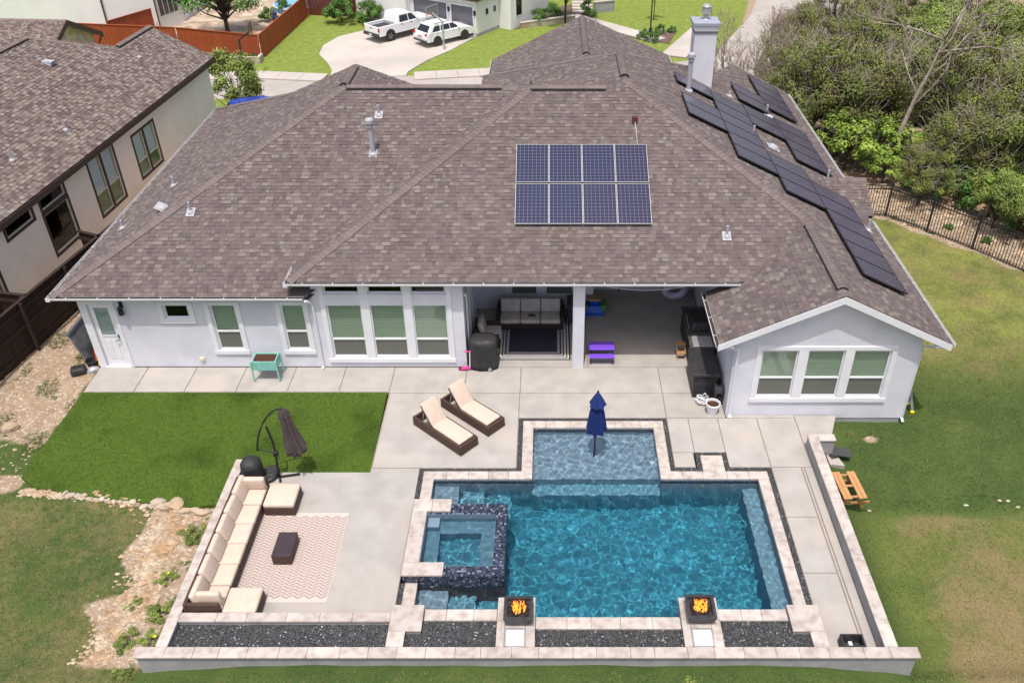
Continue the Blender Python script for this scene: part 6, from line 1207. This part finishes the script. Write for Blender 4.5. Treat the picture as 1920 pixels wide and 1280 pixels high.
for u in range(1480, 1960, 62): WOOD += [(u + 20, 45, 'j' if u < 1680 else 'o', 1.0), (u, 112, 'j' if u < 1720 or u > 1830 else 'o', .95)]
for u, v in ((1500, 185), (1560, 185), (1620, 185), (1690, 180), (1760, 180), (1820, 190), (1890, 190), (1820, 260), (1870, 265)): WOOD.append((u, v, 'j', .85))
for u, v in ((1350, 105), (1365, 60), (1410, 125), (1440, 60), (1470, 45), (1435, 130), (1480, 130)): WOOD.append((u, v, 'b', .9))
rr = random.Random(77); ORD = ['first', 'second', 'third', 'fourth', 'fifth', 'sixth', 'seventh', 'eighth', 'ninth', 'tenth', 'eleventh', 'twelfth', 'thirteenth', 'fourteenth', 'fifteenth', 'sixteenth', 'seventeenth', 'eighteenth']
def rowof(v): return 0 if v > 270 else 1 if v > 200 else 2 if v > 132 else 3 if v > 90 else 4 if v > 30 else 5
ROWN = ['front row by the railing', 'second row from the railing', 'third row from the railing', 'fourth row from the railing', 'fifth row from the railing', 'back row']
RANK = {}
for i, w_ in enumerate(WOOD): RANK[i] = sorted([k for k, x in enumerate(WOOD) if rowof(x[1]) == rowof(w_[1]) and x[2] == w_[2]], key=lambda k: WOOD[k][0]).index(i)
nmz = {'j': ('juniper_tree', '', JP), 'o': ('oak_tree', '', OP), 'b': ('bare_tree', '', DP[2:])}
for i, (u, v, ty, s_) in enumerate(WOOD):
    zc = 1.6 if v > 150 else .6 if v > 60 else -.6
    x_, y_ = gpx(u, v, zc); z_ = float(hgt(x_, y_)); nm, lb, pr_ = nmz[ty]; lb = {'j': 'olive green juniper', 'o': 'leafy light green oak', 'b': 'thin bare brown tree'}[ty] + f', {ORD[RANK[i]]} from the house in the {ROWN[rowof(v)]}'
    plant(nm, lb, 'tree', pr_[i % len(pr_)], (x_, y_, z_ - (0 if ty == 'b' else .4)), s_ * rr.uniform(.95, 1.1), rr.random() * 6.28, {'j': 'junipers in the wood', 'o': 'oaks in the wood', 'b': 'bare trees behind the chimney'}[ty], ('trunk', 'crown') if ty != 'b' else ('trunk',))
x_, y_ = gpx(1648, 338, -.7); plant('dead_tree', 'tall leaning dead grey tree rising above the railing fence', 'tree', leaning(5), (x_, y_, float(hgt(x_, y_))), 1.0, 0, parts=('trunk',))
x_, y_ = gpx(1640, 250, -1); plant('dead_sapling', 'pale upright dead tree behind the bright green bush', 'tree', DP[1], (x_, y_, float(hgt(x_, y_))), .95, 2.0, parts=('trunk',))
x_, y_ = gpx(1790, 290, -.9); plant('fallen_brush', 'tangle of dead grey branches in the wood right of the leaning tree', 'tree', DP[1], (x_, y_, float(hgt(x_, y_))), .75, 1.0, parts=('trunk',))
for u, v, s_, lb in ((1590, 285, 1.15, 'bright yellow-green bush against the right roof eave'), (1640, 285, 1.0, 'bright green bush at the foot of the leaning dead tree')):
    x_, y_ = gpx(u, v, .6); plant('leafy_bush', lb, 'bush', BP[0 if u < 1600 else 1], (x_, y_, float(hgt(x_, y_)) - .1), s_, u)
t = thing('fallen_log', 'fallen grey log lying behind the railing fence corner', 'log', (*gpx(1600, 330, -.7), -.8)); MB().tube([(-1.2, .5, .2), (-.2, 0, .15), (1.4, -.7, .2)], [.07, .1, .06], 7).build('log', W_['deadwood'], t, smooth=True); MB().tube([(.2, -.1, .2), (.6, .3, .6)], [.04, .015], 5).build('branch', W_['deadwood'], t)
t = thing('broken_trunk', 'short broken brown trunk leaning beside the dead tree', 'trunk', (*gpx(1675, 340, -.7), -.8)); MB().tube([(0, 0, 0), (.3, .1, .7), (.8, .3, 1.7)], [.11, .1, .07], 7).build('trunk', W_['bark'], t, smooth=True); MB().tube([(.4, .1, .8), (.6, -.2, 1.0)], [.04, .02], 5).build('branch', W_['bark'], t)
for i, (u, v, s_, lb) in enumerate(((1895, 412, .8, 'green shrub beyond the railing at the right picture edge'), (1830, 470, .3, 'small weed at the foot of the railing'), (1760, 440, .25, 'low weed by a railing post'))):
    x_, y_ = gpx(u, v, -.3); plant('bank_shrub', lb, 'bush', SP[i % 2], (x_ + .6, y_ + .6, float(hgt(x_, y_)) - .05), s_, i)
for i, (x_, y_, s_) in enumerate(((15.0, 36.2, 1.0), (16.6, 35.4, 1.15), (17.7, 34.4, 1.1), (18.6, 33.2, 1.2), (19.6, 32.0, 1.2), (20.4, 30.6, 1.2), (17.0, 37.4, 1.3), (18.6, 36.2, 1.3), (20.2, 34.6, 1.3))):
    plant('scrub_bush', f'dark green scrub bush, {ORDW[i]} along the bank behind the railing', 'bush', (SP if i % 3 else BP)[i % 2], (x_, y_, float(hgt(x_, y_)) - .1), s_ * (1.25 if i % 3 else .7), i * 1.7, 'scrub behind the railing')
# weeds by the left terrace wall
YF = M('yellow_flower', (.85, .65, .02), rough=.6)
for i, (x_, y_, s_, lb) in enumerate(((-8.95, 15.0, .5, 'leafy weed nearest the turf beside the terrace wall'), (-9.1, 13.6, .36, 'round weed with a yellow flower beside the wall'), (-9.6, 12.9, .3, 'small pale weed on the rocky strip'), (-8.85, 12.7, .5, 'broad dark weed against the terrace wall'), (-9.35, 11.95, .42, 'weed near the wall corner, left of a yellow-flowered one'), (-8.75, 11.9, .46, 'weed with a yellow flower overhanging the wall corner'), (-9.2, 11.05, .32, 'weed growing at the end of the front wall'), (2.95, 10.75, .2, 'single grass clump in front of the terrace wall'))):
    t = plant('leafy_weed', lb, 'weed', WP[i % 2], (x_, y_, float(hgt(x_, y_)) - .05), s_ * .85, i * 1.3)
    if 'yellow flower' in lb and 'left' not in lb: MB().lathe([(.01, .75), (.09, .8), (.02, .83)], 8, (.2, -.2, .1)).build('flower', YF, t)
# street trees
plant('street_tree', 'young green tree between the neighbour roof and the street', 'tree', tree_proto(50, 5.2, 2.3, 36, 260, .08, W_['oak'], .3, .85, .09), (-17.75, 48.0, -2.75), .86)
plant('garden_tree', 'large round green tree inside the orange fenced garden', 'tree', tree_proto(51, 5.5, 3.9, 44, 300, .1, W_['shrub'], .3, .75, .2), (-26.3, 72.5, ZS), 1.0)
plant('front_yard_tree', 'multi-stem tree in the bed right of the far white garage house', 'tree', tree_proto(52, 6.2, 2.8, 30, 220, .08, W_['oak'], .3, .75, .11), (1.3, 76.8, ZS), 1.0)
plant('staked_sapling', 'small staked sapling on the far round lawn', 'tree', tree_proto(53, 3.6, 1.0, 10, 160, .06, W_['shrub'], .5, .8, .05), (9.1, 78.3, ZS), 1.0)
for i, (x_, y_, s_, lb) in enumerate(((-17.9, 77.2, 1.75, 'left of two dark round shrubs by the far garage'), (-15.6, 76.9, 1.65, 'right of two dark round shrubs by the far garage'), (7.5, 72.2, .5, 'clipped shrub left of the lamp post'), (7.9, 73.1, .5, 'clipped shrub behind the lamp post base'), (8.3, 71.5, .7, 'largest clipped shrub in the bed before the lamp post'), (9.15, 73.6, .6, 'green shrub right of the lamp post'), (10.2, 74.0, .5, 'yellow-green shrub at the lawn edge right of the lamp post'), (-1.0, 76.6, 1.0, 'shrub at the side wall of the far white house'), (.2, 78.2, 1.1, 'shrub in the bed behind the multi-stem tree'), (3.4, 79.4, 1.0, 'shrub hanging over the stone steps'))): plant('round_shrub', lb, 'bush', SP[i % 2], (x_, y_, ZS), s_, i * 2.0)
for i in range(6): plant('bed_plant', ['first', 'second', 'third', 'fourth', 'fifth', 'sixth'][i] + ' small plant from the left in the raised stone bed', 'plant', SP[i % 2], (-26.2 + i * .75, 66.3, ZS + .4), .22, i)
for i, (x_, y_) in enumerate(((-24.3, 77.5), (-23.6, 80.2), (-28.8, 70.2))): plant('garden_shrub', ['dark garden shrub near the fence inside the orange fence', 'garden shrub by the far end of the orange fence', 'low garden shrub behind the long orange fence'][i], 'bush', SP[i % 2], (x_, y_, ZS), 1.0, i)
MT = M('bed_mulch', S(120, 100, 90, .8), S(96, 80, 70, .8), scale=3, rough=1, world=True)
sheet('mulch_bed', [(6.4, 72.8), (9.6, 70.8), (10.6, 74.4), (8.2, 74.6)], ZS + .05, MT); sheet('mulch_bed', [(-3, 75), (4, 79), (2, 83), (-4, 80)], ZS + .04, MT); sheet('garden_gravel', [(-38, 71), (-22.3, 67.3), (-21.7, 79.3), (-22.4, 90), (-38, 90)], ZS + .05, M('garden_path_mat', S(204, 184, 164, .85), S(150, 132, 112, .85), scale=1.2, rough=1, world=True))
# ---------------------------------------------------------------- far houses
def rotbox(mb, o, d, n, a0, a1, b0, b1, z0, z1): 
    pts = [o + d * a + n * b for a, b in ((a0, b0), (a1, b0), (a1, b1), (a0, b1))]; mb.prism([(p_.x, p_.y) for p_ in pts], z0, z1)
gh = thing('garage_house', 'far white house with grey garage doors across the street', 'house', (-6.0, 72.8, ZS)); O = Vector((0, 0)); d = Vector((-9.4, 5.95)).normalized(); n = Vector((d.y, -d.x)) * -1
n = Vector((.535, .845))
mb = MB(); rotbox(mb, O, d, n, 0, 6.9, 0, 9, 0, 2.85); mb.build('wall', W_['white'], gh); mb = MB(); rotbox(mb, O, d, n, 6.9, 18, -.6, 9, 0, 6); mb.build('wall', W_['white'], gh); mb = MB(); rotbox(mb, O, d, n, -1.2, 0, 3.2, 9, 0, 2.85); mb.build('wall', W_['white'], gh)
mb = MB(); rotbox(mb, O, d, n, -.35, 6.9, -.35, 9.2, 2.85, 3.05); mb.build('roof', W_['nbrown'], gh)
for a0, a1 in ((.3, 2.5), (3.0, 6.5)):
    mb = MB(); rotbox(mb, O, d, n, a0, a1, -.03, .0, 0, 2.3); g = mb.build('garage_door', W_['grey'], gh)
    for k in range(4): mb = MB(); rotbox(mb, O, d, n, a0 + .03, a1 - .03, -.05, -.03, .04 + k * .57, .57 + k * .57); mb.build('door_panel', W_['grey'], g)
    mb = MB(); rotbox(mb, O, d, n, a0 - .12, a0, -.06, 0, 0, 2.42); rotbox(mb, O, d, n, a1, a1 + .12, -.06, 0, 0, 2.42); rotbox(mb, O, d, n, a0, a1, -.06, 0, 2.3, 2.42); mb.build('door_frame', W_['trim'], gh)
mb = MB(); rotbox(mb, O, d, n, -.03, 18, -.62, 0, -.3, .0); 
for a_ in (.1, 2.75): mb = MB(); rotbox(mb, O, d, n, a_ - .07, a_ + .07, -.16, -.0, 1.7, 2.05); mb.build('wall_lantern', W_['black'], gh)
for b0 in (1.2, 2.3):
    mb = MB(); rotbox(mb, O, d, n, -.03, .0, b0, b0 + .55, 1.4, 2.05); w_ = mb.build('window', W_['trim'], gh); mb = MB(); rotbox(mb, O, d, n, -.045, -.03, b0 + .1, b0 + .45, 1.5, 1.95); mb.build('pane', W_['carglass'], w_)
mb = MB(); rotbox(mb, O, d, n, -1.23, -1.2, 3.9, 4.9, .9, 2.7); w_ = mb.build('window', W_['trim'], gh); mb = MB(); rotbox(mb, O, d, n, -1.245, -1.23, 4.0, 4.8, 1.0, 2.6); mb.build('pane', W_['carglass'], w_)
mb = MB(); rotbox(mb, O, d, n, 9.3, 10.4, -.64, -.6, 2.1, 3.4); w_ = mb.build('window', W_['trim'], gh); mb = MB(); rotbox(mb, O, d, n, 9.4, 10.3, -.66, -.64, 2.2, 3.3); mb.build('pane', W_['carglass'], w_)
mb = MB(); rotbox(mb, O, d, n, -.02, 6.9, -.02, 0, -.4, .25); mb.build('foundation', W_['stucco'], gh); mb = MB(); rotbox(mb, O, d, n, -.022, 0, 0, 3.2, -.4, .25); mb.build('foundation', W_['stucco'], gh)
wh = thing('tall_white_house', 'tall plain white stucco house behind the orange fence', 'house', (-40, 74, ZS)); MB().prism([(-16, -.95), (3.6, -.95), (7.3, .65), (8.3, 3.3), (8.3, 14), (-16, 14)], 0, 7).build('wall', W_['white'], wh)
MB().tube([(3.75, -1.02, 0), (3.75, -1.02, 7)], .06, 6).build('downspout', W_['nbrown'], wh); MB().tube([(7.34, .58, 0), (7.34, .58, 7)], .06, 6).build('downspout', W_['nbrown'], wh)
dd = Vector((1.0, 2.65)).normalized(); nn_ = Vector((dd.y, -dd.x)); O2 = Vector((7.3, .65))
mb = MB(); rotbox(mb, O2, dd, nn_, .25, 2.6, 0, .04, 1.0, 5.5); w_ = mb.build('window', W_['trim'], wh)
for k in range(4): mb = MB(); rotbox(mb, O2, dd, nn_, .33 + k * .56, .80 + k * .56, .04, .055, 1.1, 5.4); mb.build('pane', W_['carglass'], w_)
# stone gable house part beyond the neighbour
sg = thing('stone_gable_house', 'house end with stone gable and dark brown fascia beyond the neighbour roof', 'house', (-28.92, 53.2, -3.2), NY); mb = MB()
RS = Roof(PALN); zr = 5.6
RS.face([(-9, -3.6), (.1, -3.6), (.1, 0), (-9, 0)], lambda x, y: zr + .48 * y, (0, 1)); RS.face([(-9, 0), (.1, 0), (.1, 3.3), (-9, 3.3)], lambda x, y: zr - .48 * y, (0, -1)); srf = RS.deck.build('roof', W_['deck'], sg); RS.cap((-9, 0, zr), (.1, 0, zr), (0, -1, -.48), (0, 1, -.48)); RS.make(srf, Vector((29, -53, 19)), 300); RS.make_caps(srf, Vector((29, -53, 19)), 60)
STN = M('stone_veneer', S(226, 214, 196, .9), S(196, 160, 112, .9), scale=2.2, rough=.9, bump=.5, bscale=4, bdist=.04, c3=S(170, 168, 172, .9), scale3=1.6)
MB().add([(-.35, -3.2, -2), (-.35, 3.0, -2), (-.35, 3.0, zr - 1.5), (-.35, 0, zr - .12), (-.35, -3.2, zr - 1.6), (-.6, -3.2, -2), (-.6, 3.0, -2), (-.6, 3.0, zr - 1.5), (-.6, 0, zr - .12), (-.6, -3.2, zr - 1.6)], [(0, 1, 2, 3, 4), (9, 8, 7, 6, 5), (1, 6, 7, 2), (0, 4, 9, 5)]).build('wall', STN, sg)
for s_, e_ in ((1, 3.35), (-1, -3.6)): MB().add([(.1, 0, zr + .01), (.1, e_, zr - .48 * abs(e_) + .01), (.1, e_, zr - .48 * abs(e_) - .3), (.1, 0, zr - .3), (.16, 0, zr + .01), (.16, e_, zr - .48 * abs(e_) + .01), (.16, e_, zr - .48 * abs(e_) - .3), (.16, 0, zr - .3)], [(0, 1, 2, 3), (7, 6, 5, 4), (0, 4, 5, 1), (3, 2, 6, 7), (1, 5, 6, 2)]).build('rake_board', W_['nbrown'], sg)
MB().tube([(.05, 3.35, zr - 1.75), (-.15, 3.2, zr - 2.2), (-.3, 3.05, zr - 2.6), (-.3, 3.05, -1)], .05, 4).build('downspout', W_['nbrown'], sg)
# stone steps and low walls right of the garage house
t = thing('stone_steps', 'pale stone steps climbing beside the low wall across the street', 'steps', (2.9, 80.2, ZS))
for k in range(5): MB().box(-.9, .9, k * .5, k * .5 + .6, 0, .14 * (k + 1)).build('step', W_['drive'], t)
t = thing('low_stone_wall', 'low stone retaining wall at the edge of the far lawn', 'wall', (4.6, 80.6, ZS)); MB().prism([(-.6, -.5), (1.2, .3), (1.1, .6), (-.7, -.2)], 0, .9).build('wall', W_['stucco'], t); MB().prism([(-.65, -.55), (1.25, .25), (1.15, .65), (-.75, -.15)], .9, .98).build('cap', W_['drive'], t)
t = thing('bed_edge_wall', 'low pale stone edging around the bed by the far house', 'wall', (-2.4, 75.2, ZS)); MB().prism([(0, 0), (4.6, 2.4), (4.5, 2.65), (-.1, .25)], 0, .45).build('wall', W_['rock'], t); MB().prism([(-.05, -.05), (4.65, 2.35), (4.5, 2.7), (-.15, .3)], .45, .5).build('cap', W_['drive'], t)
# ---------------------------------------------------------------- cars
def wheel(t, x_, y_, r_, w_):
    b = MB(); b.m = Matrix.Translation((x_, y_, r_)) @ Matrix.Rotation(math.radians(90), 4, 'X'); b.lathe([(r_ * .62, -w_ / 2), (r_ * .95, -w_ / 2), (r_, -w_ * .3), (r_, w_ * .3), (r_ * .95, w_ / 2), (r_ * .62, w_ / 2)], 22, cap=False); wh_ = b.build('wheel', W_['tyre'], t, smooth=False)
    b = MB(); b.m = Matrix.Translation((x_, y_, r_)) @ Matrix.Rotation(math.radians(90), 4, 'X'); b.lathe([(r_ * .63, -w_ * .42), (r_ * .63, w_ * .42)], 18)
    for k in range(5):
        a = k * 6.283 / 5
        for s_ in (-1, 1): b.loft([[(r_ * q_ * math.cos(a + e), r_ * q_ * math.sin(a + e), s_ * w_ * z_) for e, z_ in ((-.16, .43), (.16, .43), (.16, .48), (-.16, .48))] for q_ in (.08, .6)])
    b.build('rim', W_['rim'], wh_)
def body(t, prof, w_, name, mat, taper=0.0, zt=(0, 1)):
    """side profile (x,z) swept across the width with slightly rounded, narrowing upper body"""
    mb = MB(); ks = (-1, -.96, -.8, 0, .8, .96, 1); rings = []
    for k in ks:
        a = abs(k); rings.append([(x_ * (1 - .012 * (a > .9)), k * w_ / 2 * (1 - taper * max(0, min(1, (z_ - zt[0]) / (zt[1] - zt[0])))), z_ - (.03 if a == 1 and z_ > .7 else .0)) for x_, z_ in prof])
    mb.loft(rings); return mb.build(name, mat, t)
def quadp(t, pts, name, mat):
    mb = MB(); mb.add(pts, [tuple(range(len(pts)))]); return mb.build(name, mat, t)
def truck(loc, yaw, label):
    t = thing('pickup_truck', label, 'truck', loc, yaw); P_ = W_['paint']
    body(t, [(-2.85, .55), (-1.35, .55), (-1.3, .95), (-1.55, 1.0), (-1.9, 1.0), (-2.2, .95), (-2.85, .9)], 1.96, 'lower_bed', P_) if False else None
    body(t, [(-2.88, .52), (2.75, .50), (2.86, .7), (2.86, 1.05), (2.7, 1.18), (1.25, 1.25), (-.9, 1.22), (-.9, .98), (-2.78, .98), (-2.88, .95)], 1.94, 'body', P_)
    for s_ in (-1, 1): MB().rbox(-2.88, -.9, s_ * .97 - (.1 if s_ > 0 else 0), s_ * .97 + (.1 if s_ < 0 else 0), .9, 1.26, .03, 2).build('bed_side', P_, t)
    MB().rbox(-2.9, -2.8, -.87, .87, .72, 1.25, .02, 1).build('tailgate', P_, t); MB().box(-2.78, -.92, -.86, .86, .98, 1.0).build('bed_liner', W_['blackplastic'], t)
    body(t, [(-.95, 1.2), (1.35, 1.22), (.72, 1.76), (.5, 1.88), (-.62, 1.9), (-.8, 1.84)], 1.86, 'cab', P_, .16, (1.2, 1.9))
    for s_ in (-1, 1):
        y1_, y2_ = s_ * .935, s_ * .815
        for xa, xb_, xc, xd in ((-.72, .18, .16, -.62), (.26, 1.08, .6, .24)): quadp(t, [(xa, y1_, 1.28), (xb_, y1_, 1.28), (xc, y2_, 1.76), (xd, y2_, 1.76)], 'side_window', W_['carglass'])
        for hx in (-.6, .36): MB().box(hx, hx + .2, s_ * .965, s_ * .985, 1.08, 1.13).build('door_handle', W_['black'], t)
        MB().rbox(1.0, 1.14, s_ * 1.0 - .1, s_ * 1.0 + .1, 1.25, 1.45, .03, 1).build('mirror', P_, t); MB().rbox(-2.91, -2.8, s_ * .91 - .07, s_ * .91 + .07, .88, 1.18, .02, 1).build('tail_light', W_['red'], t)
        MB().box(-.9, 1.5, s_ * .9 - .06, s_ * .9 + .06, .38, .46).build('running_board', W_['blackplastic'], t)
        for wx in (-1.75, 1.85):
            wheel(t, wx, s_ * .86, .41, .28); b = MB(); b.m = Matrix.Translation((wx, s_ * .975, .45)) @ Matrix.Rotation(math.radians(90), 4, 'X'); b.lathe([(.5, -.012), (.5, .012)], 22); b.build('wheel_arch', W_['blackplastic'], t)
    quadp(t, [(-.83, -.72, 1.32), (-.83, .72, 1.32), (-.74, .66, 1.76), (-.74, -.66, 1.76)][::-1], 'rear_window', W_['carglass']); quadp(t, [(1.28, -.84, 1.3), (1.28, .84, 1.3), (.76, .76, 1.76), (.76, -.76, 1.76)], 'windscreen', W_['carglass'])
    MB().rbox(-3.02, -2.86, -.98, .98, .48, .70, .03, 1).build('bumper', W_['blackplastic'], t); MB().box(-3.03, -3.02, -.17, .17, .55, .66).build('number_plate', W_['trim'], t); MB().box(-2.915, -2.9, -.12, .12, 1.05, 1.12).build('tailgate_handle', W_['black'], t)
    MB().rbox(2.8, 2.95, -.95, .95, .45, .72, .04, 1).build('front_bumper', W_['blackplastic'], t)
    return t
def suv(loc, yaw, label, paint, name='suv_car'):
    t = thing(name, label, 'car', loc, yaw)
    body(t, [(-2.32, .42), (2.3, .36), (2.38, .6), (2.3, .86), (1.95, .98), (1.15, 1.06), (-2.1, 1.12), (-2.34, 1.0), (-2.38, .7)], 1.86, 'body', paint)
    body(t, [(-2.15, 1.06), (1.2, 1.04), (.45, 1.52), (.1, 1.64), (-1.2, 1.66), (-1.75, 1.58)], 1.78, 'cabin', paint, .2, (1.05, 1.65))
    for s_ in (-1, 1):
        y1_, y2_ = s_ * .875, s_ * .76
        for xa, xb_, xc, xd in ((-1.75, -1.0, -.95, -1.45), (-.92, -.02, -.05, -.85), (.04, .86, .34, .02)): quadp(t, [(xa, y1_, 1.13), (xb_, y1_, 1.12), (xc, y2_, 1.52), (xd, y2_, 1.5)], 'side_window', W_['carglass'])
        MB().rbox(.72, .88, s_ * .96 - .1, s_ * .96 + .1, 1.05, 1.2, .03, 1).build('mirror', paint, t); MB().rbox(-2.38, -2.1, s_ * .76 - .14, s_ * .76 + .14, .93, 1.06, .02, 1).build('tail_light', W_['red'], t); MB().tube([(-1.5, s_ * .66, 1.68), (.1, s_ * .66, 1.68)], .02).build('roof_rail', W_['black'], t)
        for wx in (-1.36, 1.38):
            wheel(t, wx, s_ * .80, .36, .24); b = MB(); b.m = Matrix.Translation((wx, s_ * .93, .38)) @ Matrix.Rotation(math.radians(90), 4, 'X'); b.lathe([(.42, -.01), (.42, .01)], 22); b.build('wheel_arch', W_['blackplastic'], t)
        for hx in (-.75, .15): MB().box(hx, hx + .18, s_ * .925, s_ * .945, .97, 1.01).build('door_handle', W_['rim'], t)
    quadp(t, [(-2.14, -.72, 1.12), (-2.14, .72, 1.12), (-1.78, .62, 1.55), (-1.78, -.62, 1.55)][::-1], 'rear_window', W_['carglass']); quadp(t, [(1.12, -.8, 1.1), (1.12, .8, 1.1), (.48, .68, 1.5), (.48, -.68, 1.5)], 'windscreen', W_['carglass'])
    MB().rbox(-2.42, -2.3, -.85, .85, .4, .52, .02, 1).build('bumper', W_['blackplastic'], t); MB().box(-2.41, -2.38, -.26, .26, .74, .86).build('number_plate', W_['rim'], t)
    return t
truck((-12.35, 73.3, ZS + .08), math.radians(47), 'white crew-cab pickup truck parked on the far driveway')
suv((-8.55, 71.55, ZS + .08), math.radians(43), 'white sport utility car parked beside the pickup truck', W_['paint'])
suv((-15.4, 45.6, -1.42), math.radians(20), 'blue car of which only the roof shows above the roof edge', W_['bluepaint'], 'blue_car')
# basketball hoops, lamp post, garden ornaments
def hoop(loc, yaw, label, pole, h=3.0):
    t = thing('basketball_hoop', label, 'basketball hoop', loc, yaw); MB().tube([(0, 0, 0), (0, 0, h * .82)], .07, 8).build('pole', pole, t); MB().bar((0, 0, h * .8), (.9, 0, h), .08, .1).build('arm', pole, t)
    b = MB(); b.box(.9, .93, -.8, -.74, h - .35, h + .55); b.box(.9, .93, .74, .8, h - .35, h + .55); b.box(.9, .93, -.74, .74, h + .49, h + .55); b.box(.9, .93, -.74, .74, h - .35, h - .29); b.build('backboard_frame', pole, t); MB().box(.91, .92, -.74, .74, h - .29, h + .49).build('backboard', glass_mat('backboard_glass' + label[:3], (.9, .92, .94), .1), t)
    b = MB(); b.loft([[(1.2 + (.23 + .012 * math.cos(6.283 * j / 5)) * math.cos(6.283 * k / 14), (.23 + .012 * math.cos(6.283 * j / 5)) * math.sin(6.283 * k / 14), h - .1 + .012 * math.sin(6.283 * j / 5)) for j in range(5)] for k in range(15)], False); b.build('rim_ring', W_['orange'], t)
hoop((-8.33, 69.1, ZS), math.radians(152), 'grey in-ground basketball hoop with clear backboard by the white car', W_['steel'], 2.75)
hoop((-22.2, 62.9, ZS + .04), math.radians(10), 'black basketball hoop at the kerb before the orange fence', W_['frame_black'], 3.1)
t = thing('lamp_post', 'tall dark lamp post at the corner of the far round lawn', 'lamp post', (8.33, 73.5, ZS)); MB().tube([(0, 0, 0), (0, 0, 5)], [.06, .05], 8).build('pole', W_['frame_black'], t); MB().lathe([(.13, 0), (.12, .5), (.07, .6)], 10).build('base', W_['frame_black'], t); MB().lathe([(.06, 5), (.2, 5.1), (.22, 5.5), (.05, 5.7)], 10).build('lantern', W_['frame_black'], t)
t = thing('blue_pond_shelter', 'pale blue round cover beyond the garden tree', 'cover', (-22.9, 81.5, ZS)); MB().lathe([(2.0, 0), (2.0, .5), (1.6, .9), (.1, 1.2)], 20).build('cover', M('pale_blue_vinyl', S(110, 160, 200), rough=.5), t); MB().lathe([(2.05, .45), (2.05, .52)], 20).build('rim', W_['trim'], t)
t = thing('garden_statue', 'small dark garden figure near the orange fence', 'ornament', (-23.2, 75.6, ZS)); MB().lathe([(.3, 0), (.34, .3), (.2, .45), (.28, .8), (.16, 1.05), (.2, 1.25), (.05, 1.42)], 12).build('figure', M('statue_blue', S(60, 64, 110), rough=.6), t); MB().lathe([(.36, -.02), (.36, .1)], 12).build('base', W_['orange'], t)
